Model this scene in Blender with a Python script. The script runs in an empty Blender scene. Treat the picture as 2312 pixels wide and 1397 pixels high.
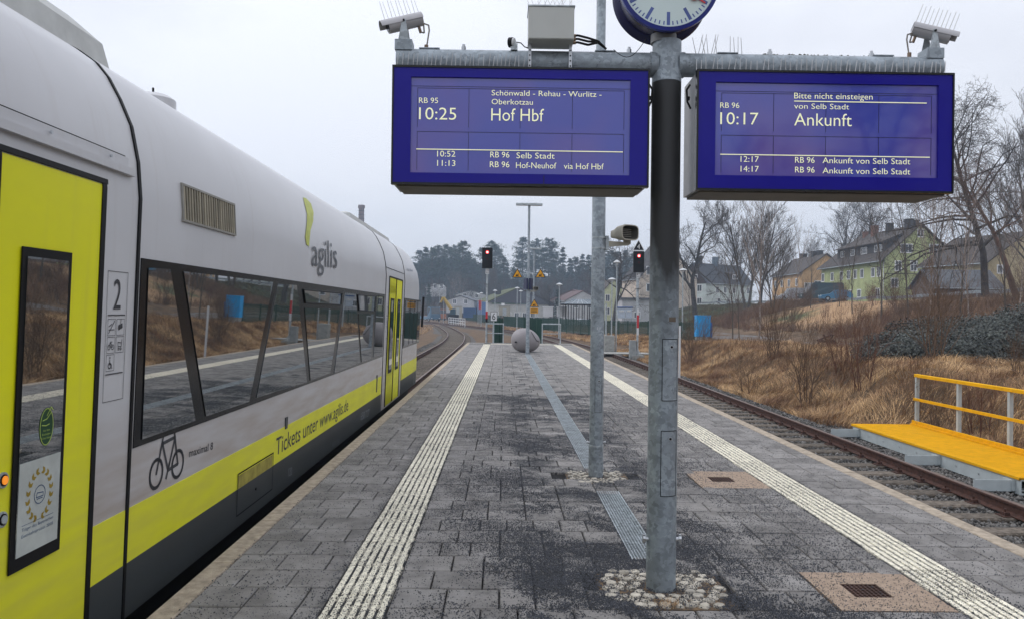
import bpy, math, random
import numpy as np
from mathutils import Vector, Matrix
from mathutils.geometry import tessellate_polygon
random.seed(7)
S = bpy.context.scene
COL = S.collection
R = math.radians
# ------------------------------------------------------------------ camera
F = 1740.0; CX, CY = 1156.0, 698.5; CAMH = 1.6
ROLL = R(0.7)
_a = np.array([-20/F, -5.5/F, -1.0]); _a /= np.linalg.norm(_a)
_z = np.array([math.sin(ROLL), math.cos(ROLL), 0.0]); _z -= _a*_z.dot(_a); _z /= np.linalg.norm(_z)
_x = np.cross(_a, _z)
W2C = np.stack([_x, _a, _z], axis=1)
C2W = W2C.T
cam = bpy.data.cameras.new('camera'); camo = bpy.data.objects.new('camera', cam); COL.objects.link(camo)
cam.sensor_width = 36; cam.lens = 36*F/2312; cam.clip_end = 5000; cam.clip_start = 0.05
camo.matrix_world = Matrix.Translation((0, 0, CAMH)) @ Matrix([list(r) for r in C2W]).to_4x4()
S.camera = camo
# ------------------------------------------------------------------ world, sun, exposure
world = bpy.data.worlds.new('World'); S.world = world; world.use_nodes = True
nt = world.node_tree; nt.nodes.clear()
N = nt.nodes.new; L = nt.links.new
out = N('ShaderNodeOutputWorld'); bg = N('ShaderNodeBackground'); L(bg.outputs[0], out.inputs[0])
SUN_EL, SUN_ROT = R(42), R(-60)
sky = N('ShaderNodeTexSky'); sky.sky_type = 'NISHITA'; sky.sun_disc = False
sky.sun_elevation = SUN_EL; sky.sun_rotation = SUN_ROT
tc = N('ShaderNodeTexCoord')
mp = N('ShaderNodeMapping'); mp.inputs['Scale'].default_value = (1.0, 1.0, 2.4); L(tc.outputs['Generated'], mp.inputs[0])
nz = N('ShaderNodeTexNoise'); nz.inputs['Scale'].default_value = 1.7; nz.inputs['Detail'].default_value = 5
nz.inputs['Roughness'].default_value = 0.5; L(mp.outputs[0], nz.inputs[0])
cr = N('ShaderNodeValToRGB'); L(nz.outputs[0], cr.inputs[0])
cr.color_ramp.elements[0].position = 0.40; cr.color_ramp.elements[0].color = (6.0, 6.2, 6.85, 1)
cr.color_ramp.elements[1].position = 0.60; cr.color_ramp.elements[1].color = (7.35, 7.58, 8.25, 1)
sep = N('ShaderNodeSeparateXYZ'); L(tc.outputs['Generated'], sep.inputs[0])
mr = N('ShaderNodeMapRange'); mr.inputs[1].default_value = 0.0; mr.inputs[2].default_value = 1.0
mr.inputs[3].default_value = 0.92; mr.inputs[4].default_value = 1.75; L(sep.outputs[2], mr.inputs[0])
mr2 = N('ShaderNodeMapRange'); mr2.inputs[1].default_value = -0.8; mr2.inputs[2].default_value = 0.6
mr2.inputs[3].default_value = 1.1; mr2.inputs[4].default_value = 0.95; L(sep.outputs[0], mr2.inputs[0])
mm = N('ShaderNodeMath'); mm.operation = 'MULTIPLY'; L(mr.outputs[0], mm.inputs[0]); L(mr2.outputs[0], mm.inputs[1])
vm = N('ShaderNodeVectorMath'); vm.operation = 'SCALE'; L(cr.outputs[0], vm.inputs[0]); L(mm.outputs[0], vm.inputs['Scale'])
mx = N('ShaderNodeMixRGB'); mx.inputs[0].default_value = 0.06; L(vm.outputs[0], mx.inputs[1]); L(sky.outputs[0], mx.inputs[2])
L(mx.outputs[0], bg.inputs[0]); bg.inputs[1].default_value = 0.105
sun = bpy.data.lights.new('sun', 'SUN'); sun.energy = 0.8; sun.angle = R(25); sun.color = (1, 0.97, 0.93)
suno = bpy.data.objects.new('sun', sun); COL.objects.link(suno)
suno.rotation_euler = (R(90)-SUN_EL, 0, -SUN_ROT + math.pi*0)
_d = Vector((math.sin(SUN_ROT)*math.cos(SUN_EL), math.cos(SUN_ROT)*math.cos(SUN_EL), math.sin(SUN_EL)))
suno.rotation_euler = _d.to_track_quat('Z', 'Y').to_euler()
S.cycles.volume_bounces = 2
S.view_settings.view_transform = 'Standard'; S.view_settings.look = 'None'
S.view_settings.exposure = 0.14; S.view_settings.gamma = 1; S.view_settings.use_curve_mapping = False
# ------------------------------------------------------------------ placing helpers
def ray(px, py):
    c = np.array([px-CX, -(py-CY), -F]); return C2W @ c
def at(px, py, Y):
    d = ray(px, py); t = Y/d[1]; return Vector((d[0]*t, Y, CAMH+d[2]*t))
def gd(px, py, z=0.0):
    d = ray(px, py); t = (z-CAMH)/d[2]; return Vector((d[0]*t, d[1]*t, z))
# ------------------------------------------------------------------ mesh builder
class MB:
    def __init__(s): s.v = []; s.f = []
    def add(s, vs, fs):
        o = len(s.v); s.v.extend([tuple(v) for v in vs]); s.f.extend([tuple(i+o for i in f) for f in fs]); return s
    def box(s, x0, x1, y0, y1, z0, z1, M=None):
        vs = [Vector((x, y, z)) for z in (z0, z1) for x, y in ((x0, y0), (x1, y0), (x1, y1), (x0, y1))]
        if M is not None: vs = [M @ v for v in vs]
        return s.add(vs, [(3, 2, 1, 0), (4, 5, 6, 7), (0, 1, 5, 4), (1, 2, 6, 5), (2, 3, 7, 6), (3, 0, 4, 7)])
    def cbox(s, x0, x1, y0, y1, z0, z1, b=0.005, M=None):   # chamfered top box
        vs = [(x0, y0, z0), (x1, y0, z0), (x1, y1, z0), (x0, y1, z0), (x0, y0, z1-b), (x1, y0, z1-b), (x1, y1, z1-b), (x0, y1, z1-b),
              (x0+b, y0+b, z1), (x1-b, y0+b, z1), (x1-b, y1-b, z1), (x0+b, y1-b, z1)]
        if M is not None: vs = [M @ Vector(v) for v in vs]
        fs = [(0, 1, 5, 4), (1, 2, 6, 5), (2, 3, 7, 6), (3, 0, 4, 7), (4, 5, 9, 8), (5, 6, 10, 9), (6, 7, 11, 10), (7, 4, 8, 11), (8, 9, 10, 11), (3, 2, 1, 0)]
        return s.add(vs, fs)
    def tube(s, p0, p1, r0, r1=None, n=10, cap=True):
        if r1 is None: r1 = r0
        p0 = Vector(p0); p1 = Vector(p1); d = (p1-p0)
        if d.length < 1e-6: return s
        d.normalize(); u = d.orthogonal().normalized(); w = d.cross(u)
        vs = []
        for p, r in ((p0, r0), (p1, r1)):
            for k in range(n):
                a = 2*math.pi*k/n; vs.append(p+u*math.cos(a)*r+w*math.sin(a)*r)
        fs = [(k, (k+1) % n, n+(k+1) % n, n+k) for k in range(n)]
        if cap: fs += [tuple(range(n-1, -1, -1)), tuple(range(n, 2*n))]
        return s.add(vs, fs)
    def path(s, pts, r, n=8):
        for a, b in zip(pts[:-1], pts[1:]): s.tube(a, b, r, r, n)
        return s
    def lathe(s, c, prof, n=24, axis='Z'):
        c = Vector(c); vs = []
        for r, h in prof:
            for k in range(n):
                a = 2*math.pi*k/n
                if axis == 'Z': vs.append(c+Vector((r*math.cos(a), r*math.sin(a), h)))
                elif axis == 'Y': vs.append(c+Vector((r*math.cos(a), h, r*math.sin(a))))
                else: vs.append(c+Vector((h, r*math.cos(a), r*math.sin(a))))
        fs = []
        for j in range(len(prof)-1):
            for k in range(n):
                fs.append((j*n+k, j*n+(k+1) % n, (j+1)*n+(k+1) % n, (j+1)*n+k))
        fs += [tuple(range(n)), tuple(range((len(prof)-1)*n, len(prof)*n))]
        return s.add(vs, fs)
    def prism(s, poly, fmap, t):        # 2D polygon -> two offset layers through fmap(u,v,off)
        n = len(poly)
        tri = tessellate_polygon([[Vector((u, v, 0)) for u, v in poly]])
        vs = [fmap(u, v, t) for u, v in poly]+[fmap(u, v, 0) for u, v in poly]
        fs = [tuple(q) for q in tri]+[(k, (k+1) % n, n+(k+1) % n, n+k) for k in range(n)]
        return s.add(vs, fs)
    def build(s, name, mat, parent=None, smooth=False, world=True, fixn=True):
        me = bpy.data.meshes.new(name)
        off = Vector((0, 0, 0))
        if parent is not None and world:
            q = parent
            while q is not None: off += q.location; q = q.parent
        me.from_pydata([(v[0]-off.x, v[1]-off.y, v[2]-off.z) for v in s.v], [], s.f)
        if fixn:
            import bmesh
            bm = bmesh.new(); bm.from_mesh(me); bmesh.ops.recalc_face_normals(bm, faces=bm.faces); bm.to_mesh(me); bm.free()
        if mat is not None: me.materials.append(mat)
        if smooth:
            me.polygons.foreach_set('use_smooth', [True]*len(me.polygons))
            try: me.set_sharp_from_angle(angle=R(40))
            except Exception: pass
        o = bpy.data.objects.new(name, me); COL.objects.link(o)
        if parent is not None: o.parent = parent
        return o
def npmesh(name, V, Fc, mat, parent=None):      # V (n,3), Fc (m,k) numpy
    me = bpy.data.meshes.new(name); k = Fc.shape[1]; m = len(Fc)
    me.vertices.add(len(V)); me.vertices.foreach_set('co', np.ascontiguousarray(V, dtype=np.float32).ravel())
    me.loops.add(m*k); me.loops.foreach_set('vertex_index', np.ascontiguousarray(Fc, dtype=np.int32).ravel())
    me.polygons.add(m); me.polygons.foreach_set('loop_start', np.arange(0, m*k, k, dtype=np.int32))
    me.polygons.foreach_set('loop_total', np.full(m, k, dtype=np.int32))
    me.update(calc_edges=True)
    if mat is not None: me.materials.append(mat)
    o = bpy.data.objects.new(name, me); COL.objects.link(o)
    if parent is not None: o.parent = parent
    return o
def tag(o, label=None, cat=None, group=None, kind=None):
    if label: o['label'] = label
    if cat: o['category'] = cat
    if group: o['group'] = group
    if kind: o['kind'] = kind
    return o
def thing(name, loc, label, cat, group=None, rotz=0, kind=None):
    o = bpy.data.objects.new(name, None); COL.objects.link(o); o.location = loc; o.rotation_euler = (0, 0, rotz)
    o.empty_display_size = 0.2
    return tag(o, label, cat, group, kind)
def kids(o): return [c for c in ALLK.get(o.name, [])]
ALLK = {}
def copy_tree(o, parent=None):
    c = o.copy(); COL.objects.link(c); c.parent = parent
    for ch in list(o.children): copy_tree(ch, c)
    return c
# ------------------------------------------------------------------ materials
def mat(name, col, rough=0.6, metal=0.0, var=0.15, scale=6.0, bump=0.0, bscale=40.0, spec=0.33, col2=None, emis=None, es=0.0, island=0.0, objr=0.0, coat=0.0, vfac=(0.35, 0.65), det=6):
    m = bpy.data.materials.new(name); m.use_nodes = True; t = m.node_tree; b = t.nodes['Principled BSDF']
    b.inputs['Roughness'].default_value = rough; b.inputs['Metallic'].default_value = metal
    b.inputs['Specular IOR Level'].default_value = spec; b.inputs['Coat Weight'].default_value = coat
    b.inputs['Coat Roughness'].default_value = 0.08
    col = tuple(col)+(1,) if len(col) == 3 else col
    if col2 is None: c2 = tuple(max(0, c*(1-var)) for c in col[:3])+(1,); c1 = tuple(min(1, c*(1+var*0.6)) for c in col[:3])+(1,)
    else: c1 = col; c2 = tuple(col2)+(1,)
    tcn = t.nodes.new('ShaderNodeNewGeometry'); n = t.nodes.new('ShaderNodeTexNoise')
    n.inputs['Scale'].default_value = scale; n.inputs['Detail'].default_value = det; n.inputs['Roughness'].default_value = 0.6
    t.links.new(tcn.outputs['Position'], n.inputs['Vector'])
    mrn = t.nodes.new('ShaderNodeMapRange'); mrn.inputs[1].default_value = vfac[0]; mrn.inputs[2].default_value = vfac[1]
    t.links.new(n.outputs[0], mrn.inputs[0])
    mixn = t.nodes.new('ShaderNodeMixRGB'); mixn.inputs[1].default_value = c1; mixn.inputs[2].default_value = c2
    t.links.new(mrn.outputs[0], mixn.inputs[0])
    last = mixn.outputs[0]
    if island or objr:
        add = t.nodes.new('ShaderNodeMath'); add.operation = 'ADD'
        oi = t.nodes.new('ShaderNodeObjectInfo')
        if island: t.links.new(tcn.outputs['Random Per Island'], add.inputs[0])
        else: add.inputs[0].default_value = 0
        if objr: t.links.new(oi.outputs['Random'], add.inputs[1])
        else: add.inputs[1].default_value = 0
        fr = t.nodes.new('ShaderNodeMath'); fr.operation = 'FRACT'; t.links.new(add.outputs[0], fr.inputs[0])
        m2 = t.nodes.new('ShaderNodeMapRange'); a = max(island, objr)
        m2.inputs[3].default_value = 1-a; m2.inputs[4].default_value = 1+a; t.links.new(fr.outputs[0], m2.inputs[0])
        sc = t.nodes.new('ShaderNodeVectorMath'); sc.operation = 'SCALE'; t.links.new(last, sc.inputs[0]); t.links.new(m2.outputs[0], sc.inputs['Scale'])
        last = sc.outputs[0]
    t.links.new(last, b.inputs['Base Color'])
    if bump:
        n2 = t.nodes.new('ShaderNodeTexNoise'); n2.inputs['Scale'].default_value = bscale; n2.inputs['Detail'].default_value = 4
        t.links.new(tcn.outputs['Position'], n2.inputs['Vector'])
        bp = t.nodes.new('ShaderNodeBump'); bp.inputs['Strength'].default_value = bump; bp.inputs['Distance'].default_value = 0.02
        t.links.new(n2.outputs[0], bp.inputs['Height']); t.links.new(bp.outputs[0], b.inputs['Normal'])
    if emis is not None:
        b.inputs['Emission Color'].default_value = tuple(emis)+(1,); b.inputs['Emission Strength'].default_value = es
    return m
def galv(name, base=(0.30, 0.34, 0.37), rough=0.5):
    m = mat(name, base, rough, 0.35, 0.2, 5.0)
    t = m.node_tree; b = t.nodes['Principled BSDF']
    src = b.inputs['Base Color'].links[0].from_socket
    g = [n for n in t.nodes if n.type == 'NEW_GEOMETRY'][0]
    v = t.nodes.new('ShaderNodeTexVoronoi'); v.inputs['Scale'].default_value = 38
    nn = t.nodes.new('ShaderNodeTexNoise'); nn.inputs['Scale'].default_value = 30; t.links.new(g.outputs['Position'], nn.inputs['Vector'])
    ad = t.nodes.new('ShaderNodeMixRGB'); ad.inputs[0].default_value = 0.06; t.links.new(g.outputs['Position'], ad.inputs[1]); t.links.new(nn.outputs['Color'], ad.inputs[2])
    t.links.new(ad.outputs[0], v.inputs['Vector'])
    sepc = t.nodes.new('ShaderNodeSeparateColor'); t.links.new(v.outputs['Color'], sepc.inputs[0])
    mr_ = t.nodes.new('ShaderNodeMapRange'); mr_.inputs[3].default_value = 0.78; mr_.inputs[4].default_value = 1.25; t.links.new(sepc.outputs[0], mr_.inputs[0])
    sc = t.nodes.new('ShaderNodeVectorMath'); sc.operation = 'SCALE'; t.links.new(src, sc.inputs[0]); t.links.new(mr_.outputs[0], sc.inputs['Scale'])
    t.links.new(sc.outputs[0], b.inputs['Base Color'])
    return m
M = {}
M['galv'] = galv('galvanised_steel')
M['galvlight'] = galv('light_galvanised_steel', (0.42, 0.46, 0.48))
M['bolt'] = mat('zinc_bolt', (0.5, 0.52, 0.54), 0.35, 0.8)
M['black'] = mat('black_rubber', (0.007, 0.007, 0.008), 0.55, var=0.3, spec=.2)
M['glossblack'] = mat('glossy_black', (0.01, 0.01, 0.012), 0.22, var=0.2)
M['white'] = mat('white_paint', (0.66, 0.67, 0.68), 0.5, var=0.05)
M['coping'] = mat('weathered_concrete', (0.42, 0.35, 0.27), 0.9, var=0.3, scale=14, bump=0.5, bscale=120, island=0.06, objr=0.06)
M['concrete'] = mat('grey_concrete', (0.33, 0.33, 0.31), 0.9, var=0.25, scale=5, bump=0.4, bscale=60)
M['tilebase'] = mat('grit_filled_groove', (0.50, 0.47, 0.39), 0.9, col2=(0.05, 0.05, 0.052), scale=7, vfac=(.44, .53), det=10, bump=.4, bscale=200)
M['cream'] = mat('tactile_cream', (0.80, 0.75, 0.61), 0.85, var=0.28, scale=22, bump=0.3, bscale=150, objr=0.07)
M['joint'] = mat('joint_sand', (0.028, 0.026, 0.026), 0.95, var=0.5, scale=60, bump=1, bscale=200)
M['grit'] = mat('dark_grit', (0.038, 0.041, 0.05), 0.5, var=0.2, island=0.9)
M['ballast'] = mat('ballast_stone', (0.135, 0.128, 0.12), 0.9, var=0.35, scale=9, island=0.6)
M['ballastbed'] = mat('ballast_ground', (0.13, 0.12, 0.11), 0.95, col2=(0.05, 0.046, 0.042), scale=18, bump=1.0, bscale=22, det=9)
M['rust'] = mat('rusty_rail', (0.075, 0.034, 0.024), 0.75, var=0.4, scale=15, bump=0.3)
M['railtop'] = mat('worn_rail_head', (0.15, 0.095, 0.075), 0.42, 0.4, var=0.3, scale=20)
M['sleeper'] = mat('sleeper_timber', (0.15, 0.125, 0.10), 0.9, var=0.5, scale=16, bump=0.8, bscale=50, objr=0.22)
M['yellow'] = mat('yellow_grp', (0.78, 0.40, 0.002), 0.75, var=0.12, scale=8, spec=.15)
M['palegrp'] = mat('pale_grp', (0.45, 0.50, 0.51), 0.6, var=0.1)
M['tan'] = mat('tan_cover_concrete', (0.36, 0.27, 0.20), 0.9, var=0.25, scale=20, bump=0.4, bscale=100)
M['rustgrate'] = mat('rusty_cast_iron', (0.06, 0.03, 0.022), 0.8, var=0.4)
M['cobble'] = mat('pale_cobble', (0.46, 0.42, 0.35), 0.85, var=0.3, scale=25, objr=0.25)
M['red'] = mat('signal_red', (0.55, 0.02, 0.025), 0.5)
M['pod'] = mat('grey_plastic', (0.27, 0.25, 0.255), 0.5, var=0.04, scale=3)
# pavers with a bloom in the middle of each stone
def paver_mat():
    m = mat('concrete_paver', (0.232, 0.219, 0.207), 0.8, var=0.25, scale=7, bump=0.5, bscale=160, island=0.2, objr=0.2)
    t = m.node_tree; b = t.nodes['Principled BSDF']; src = b.inputs['Base Color'].links[0].from_socket
    g = [n for n in t.nodes if n.type == 'NEW_GEOMETRY'][0]
    n = t.nodes.new('ShaderNodeTexNoise'); n.inputs['Scale'].default_value = 3.1; n.inputs['Detail'].default_value = 7; t.links.new(g.outputs['Position'], n.inputs['Vector'])
    q = t.nodes.new('ShaderNodeMapRange'); q.inputs[1].default_value = 0.5; q.inputs[2].default_value = 0.66; q.inputs[4].default_value = 0.6; t.links.new(n.outputs[0], q.inputs[0])
    mi = t.nodes.new('ShaderNodeMixRGB'); mi.inputs[2].default_value = (0.33, 0.315, 0.30, 1); t.links.new(q.outputs[0], mi.inputs[0]); t.links.new(src, mi.inputs[1])
    # spread of dark grit dust down the middle of the platform, with a ragged outline
    sp = t.nodes.new('ShaderNodeSeparateXYZ'); t.links.new(g.outputs['Position'], sp.inputs[0])
    ab = t.nodes.new('ShaderNodeMath'); ab.operation = 'SUBTRACT'; ab.inputs[1].default_value = 0.75; t.links.new(sp.outputs[0], ab.inputs[0])
    a2 = t.nodes.new('ShaderNodeMath'); a2.operation = 'ABSOLUTE'; t.links.new(ab.outputs[0], a2.inputs[0])
    m1 = t.nodes.new('ShaderNodeMapRange'); m1.inputs[1].default_value = 0.5; m1.inputs[2].default_value = 1.2; m1.inputs[3].default_value = 0.36; m1.inputs[4].default_value = 0.0; t.links.new(a2.outputs[0], m1.inputs[0])
    n3 = t.nodes.new('ShaderNodeTexNoise'); n3.inputs['Scale'].default_value = 1.7; n3.inputs['Detail'].default_value = 3; t.links.new(g.outputs['Position'], n3.inputs['Vector'])
    n4 = t.nodes.new('ShaderNodeTexNoise'); n4.inputs['Scale'].default_value = 55; n4.inputs['Detail'].default_value = 3; t.links.new(g.outputs['Position'], n4.inputs['Vector'])
    s1 = t.nodes.new('ShaderNodeMath'); s1.operation = 'MULTIPLY'; n3m = t.nodes.new('ShaderNodeMapRange'); n3m.inputs[1].default_value = .40; n3m.inputs[2].default_value = .62; t.links.new(n3.outputs[0], n3m.inputs[0]); t.links.new(m1.outputs[0], s1.inputs[0]); t.links.new(n3m.outputs[0], s1.inputs[1])
    s2 = t.nodes.new('ShaderNodeMath'); s2.operation = 'ADD'; t.links.new(s1.outputs[0], s2.inputs[0]); t.links.new(n4.outputs[0], s2.inputs[1])
    s3 = t.nodes.new('ShaderNodeMapRange'); s3.inputs[1].default_value = 0.70; s3.inputs[2].default_value = 0.86; s3.inputs[4].default_value = 0.9; t.links.new(s2.outputs[0], s3.inputs[0])
    mj = t.nodes.new('ShaderNodeMixRGB'); mj.inputs[2].default_value = (0.035, 0.037, 0.042, 1); t.links.new(s3.outputs[0], mj.inputs[0]); t.links.new(mi.outputs[0], mj.inputs[1])
    t.links.new(mj.outputs[0], b.inputs['Base Color'])
    return m
M['paver'] = paver_mat()
def text2d(s, bold=0.0):
    cu = bpy.data.curves.new('t', 'FONT'); cu.body = s; cu.offset = bold; cu.resolution_u = 3
    o = bpy.data.objects.new('t', cu); COL.objects.link(o)
    bpy.context.view_layer.update()
    me = o.to_mesh(); vs = [(v.co.x, v.co.y) for v in me.vertices]; fs = [tuple(p.vertices) for p in me.polygons]
    o.to_mesh_clear(); bpy.data.objects.remove(o); bpy.data.curves.remove(cu)
    return vs, fs
_capH = None
def cap():
    global _capH
    if _capH is None:
        v, f = text2d('H'); _capH = max(p[1] for p in v)
    return _capH
def text_on(s, fmap, width, capheight, name, material, parent, u0=0, v0=0, slant=-0.005):
    """lettering laid on a surface: (u,v) with u0,v0 baseline start, scaled to width x capheight"""
    vs, fs = text2d(s, slant); x0 = min(p[0] for p in vs); x1 = max(p[0] for p in vs)
    sx = width/(x1-x0); sy = capheight/cap()
    b = MB(); b.add([fmap(u0+(x-x0)*sx, v0+y*sy) for x, y in vs], fs)
    return b.build(name, material, parent, fixn=False)
def strokes(lines, w, fmap, b=None):
    b = b or MB()
    for ln in lines:
        for (x0, y0), (x1, y1) in zip(ln[:-1], ln[1:]):
            dx, dy = x1-x0, y1-y0; l = math.hypot(dx, dy) or 1; nx, ny = -dy/l*w/2, dx/l*w/2; ex, ey = dx/l*w*0.3, dy/l*w*0.3
            b.add([fmap(x0+nx-ex, y0+ny-ey), fmap(x1+nx+ex, y1+ny+ey), fmap(x1-nx+ex, y1-ny+ey), fmap(x0-nx-ex, y0-ny-ey)], [(0, 1, 2, 3)])
    return b
def ring2(cx, cy, r, w, n=28):
    return [(cx+r*math.cos(2*math.pi*k/n), cy+r*math.sin(2*math.pi*k/n)) for k in range(n+1)]
# ------------------------------------------------------------------ terrain
def sst(a, b, x):
    t = np.clip((np.asarray(x, dtype=float)-a)/(b-a), 0, 1); return t*t*(3-2*t)
def vnoise(x, y, s, seed=0):
    x = np.asarray(x, float)/s; y = np.asarray(y, float)/s
    return (np.sin(x*1.7+seed+1.3*np.sin(y*1.1+seed*2))+np.sin(y*1.9+seed*3+1.2*np.sin(x*1.3))+np.sin((x+y)*1.1+seed*5))/3
def terr(x, y):
    x = np.asarray(x, float); y = np.asarray(y, float)
    z = -0.85+0*x
    foot = 7.3+1.1*(1-sst(15.6, 17.5, y))
    plain = 1.2-0.15*sst(18, 30, y)-0.5*sst(35, 46, y)
    z = z+plain*sst(0, 2.8, x-foot)
    z = z+0.12*vnoise(x, y, 1.3)*sst(0.3, 1.5, x-foot)+0.10*vnoise(x, y, 0.45, 3)*sst(0.3, 1.5, x-foot)*(1-sst(45, 60, y))
    z = z+3.45*sst(23, 39, x+0.9*vnoise(x, y, 6, 2))*(1-sst(230, 300, y)) 
    z = z+0.25*vnoise(x, y, 3, 4)*sst(22, 27, x)*(1-sst(34, 39, x))
    z = z+9.5*sst(235, 400, y+vnoise(x, y, 60)*15)*(1-0.75*sst(10, 110, x))+0.8*vnoise(x, y, 25, 6)*sst(200, 260, y)
    z = z+0.12*vnoise(x, y, 4, 9)*sst(60, 90, y)*0.5
    return z
HAZE = 0.0008
# ================================================================== GROUND
def ground():
    xs = np.concatenate([np.linspace(-240, -40, 20), np.linspace(-38, 3, 35), np.arange(3.3, 26, 0.22), np.arange(26, 46, 0.5), np.linspace(47, 110, 50), np.linspace(115, 330, 28)])
    ys = np.concatenate([np.linspace(-160, -5, 22), np.arange(-3, 4, 0.6), np.arange(4, 34, 0.25), np.arange(34.5, 80, 0.7), np.arange(81, 200, 2.5), np.linspace(203, 520, 60)])
    X, Y = np.meshgrid(xs, ys); Z = terr(X, Y)
    V = np.stack([X, Y, Z], -1).reshape(-1, 3); nx, ny = len(xs), len(ys)
    i = np.arange(ny-1)[:, None]*nx+np.arange(nx-1)[None, :]; i = i.ravel()
    Fc = np.stack([i, i+1, i+1+nx, i+nx], 1)
    m = mat('dry_grass_ground', (0.17, 0.105, 0.055), 1.0, col2=(0.075, 0.05, 0.03), scale=1.3, bump=1.0, bscale=14, det=10)
    t = m.node_tree; b = t.nodes['Principled BSDF']; src = b.inputs['Base Color'].links[0].from_socket
    g = [n for n in t.nodes if n.type == 'NEW_GEOMETRY'][0]
    def patch(src, cx, cy, rx, ry, col, nscale, edge=0.5):
        mpn = t.nodes.new('ShaderNodeMapping'); mpn.vector_type = 'POINT'
        mpn.inputs['Location'].default_value = (-cx/rx, -cy/ry, 0); mpn.inputs['Scale'].default_value = (1/rx, 1/ry, 0)
        t.links.new(g.outputs['Position'], mpn.inputs[0])
        ln = t.nodes.new('ShaderNodeVectorMath'); ln.operation = 'LENGTH'; t.links.new(mpn.outputs[0], ln.inputs[0])
        n = t.nodes.new('ShaderNodeTexNoise'); n.inputs['Scale'].default_value = nscale; n.inputs['Detail'].default_value = 6; t.links.new(g.outputs['Position'], n.inputs['Vector'])
        ad = t.nodes.new('ShaderNodeMath'); ad.operation = 'MULTIPLY_ADD'; ad.inputs[1].default_value = 1.6; t.links.new(n.outputs[0], ad.inputs[0]); t.links.new(ln.outputs['Value'], ad.inputs[2])
        q = t.nodes.new('ShaderNodeMapRange'); q.inputs[1].default_value = 1.8; q.inputs[2].default_value = 1.8-edge; q.inputs[3].default_value = 0; q.inputs[4].default_value = 1; t.links.new(ad.outputs[0], q.inputs[0])
        mi = t.nodes.new('ShaderNodeMixRGB'); t.links.new(q.outputs[0], mi.inputs[0]); t.links.new(src, mi.inputs[1]); mi.inputs[2].default_value = tuple(col)+(1,)
        return mi.outputs[0]
    src = patch(src, 33, 135, 16, 50, (0.06, 0.075, 0.03), 0.3)      # green slope under the white house
    src = patch(src, 33, 77, 8, 15, (0.40, 0.25, 0.13), 0.35)         # bare sandy slip
    src = patch(src, 31.5, 83, 2.6, 5, (0.07, 0.10, 0.035), 0.5)
    src = patch(src, 0, 330, 90, 70, (0.05, 0.05, 0.03), 0.05)
    src = patch(src, 60, 150, 16, 60, (0.11, 0.105, 0.085), 0.2)
    t.links.new(src, b.inputs['Base Color'])
    o = npmesh('ground', V, Fc, m); tag(o, kind='structure', label='brown winter ground with dry grass, bare soil and a slope up to the houses')
    o.data.polygons.foreach_set('use_smooth', [True]*len(o.data.polygons))
ground()
# ------------------------------------------------------------------ tracks
def smooth_poly(ctrl, step=0.6):
    P = [Vector((x, y)) for x, y in ctrl]; P = [P[0]*2-P[1]]+P+[P[-1]*2-P[-2]]
    pts = []
    for i in range(1, len(P)-2):
        p0, p1, p2, p3 = P[i-1:i+3]; n = max(2, int((p2-p1).length/0.5))
        for k in range(n):
            t = k/n
            pts.append(0.5*((2*p1)+(-p0+p2)*t+(2*p0-5*p1+4*p2-p3)*t*t+(-p0+3*p1-3*p2+p3)*t**3))
    pts.append(P[-2]); out = [pts[0]]; acc = 0
    for a, b in zip(pts[:-1], pts[1:]):
        d = (b-a).length
        while acc+d >= step:
            r = (step-acc)/d; a = a+(b-a)*r; out.append(a.copy()); d = (b-a).length; acc = 0
        acc += d
    return out
RIGHT = [(5.38, -2), (5.38, 10), (5.38, 25), (5.36, 38), (5.0, 52), (4.1, 66), (2.3, 82), (-0.8, 100), (-6, 122), (-12, 145), (-20, 180), (-29, 230), (-36, 290)]
LEFT = [(-3.47, -8), (-3.47, 10), (-3.47, 30), (-3.5, 45), (-3.7, 58), (-4.6, 75), (-6.6, 95), (-9.6, 120), (-13.2, 145), (-20.4, 182), (-29, 230), (-36, 290)]
def rail_mesh(line, off, parent):
    prof = [(-.065, 0), (.065, 0), (.065, .012), (.012, .035), (.012, .115), (.036, .125), (.036, .15), (-.036, .15), (-.036, .125), (-.012, .115), (-.012, .035), (-.065, .012)]
    for nm, pr, mt in (('rail', prof, M['rust']), ('rail_head', [(-.03, .1505), (.03, .1505), (.026, .156), (-.026, .156)], M['railtop'])):
        b = MB(); n = len(pr); vs = []
        for i, p in enumerate(line):
            d = (line[min(i+1, len(line)-1)]-line[max(i-1, 0)]).normalized(); nr = Vector((d.y, -d.x))
            for u, h in pr: q = p+nr*(off+u); vs.append((q.x, q.y, -0.756+h))
        fs = []
        for i in range(len(line)-1):
            for k in range(n): fs.append((i*n+k, i*n+(k+1) % n, (i+1)*n+(k+1) % n, (i+1)*n+k))
        b.add(vs, fs); r = b.build(nm, mt, parent if nm == 'rail' else RL, smooth=False)
        if nm == 'rail': RL = r
def sheet_along(line, w0, w1, z, name, mt, wob=0.3, parent=None):
    vs = []; n = 9
    for i, p in enumerate(line):
        d = (line[min(i+1, len(line)-1)]-line[max(i-1, 0)]).normalized(); nr = Vector((d.y, -d.x))
        for k in range(n):
            u = w0+(w1-w0)*k/(n-1)
            if k in (0, n-1): u += random.uniform(-wob, wob)*0.5
            q = p+nr*u; vs.append((q.x, q.y, z-(0.06 if k in (0, n-1) else 0)))
    fs = [(i*n+k, i*n+k+1, (i+1)*n+k+1, (i+1)*n+k) for i in range(len(line)-1) for k in range(n-1)]
    o = MB().add(vs, fs).build(name, mt, parent, smooth=True, fixn=False); return o
slp = MB(); slp.cbox(-1.28, 1.28, -0.13, 0.13, -0.19, 0.0, 0.02)
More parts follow.
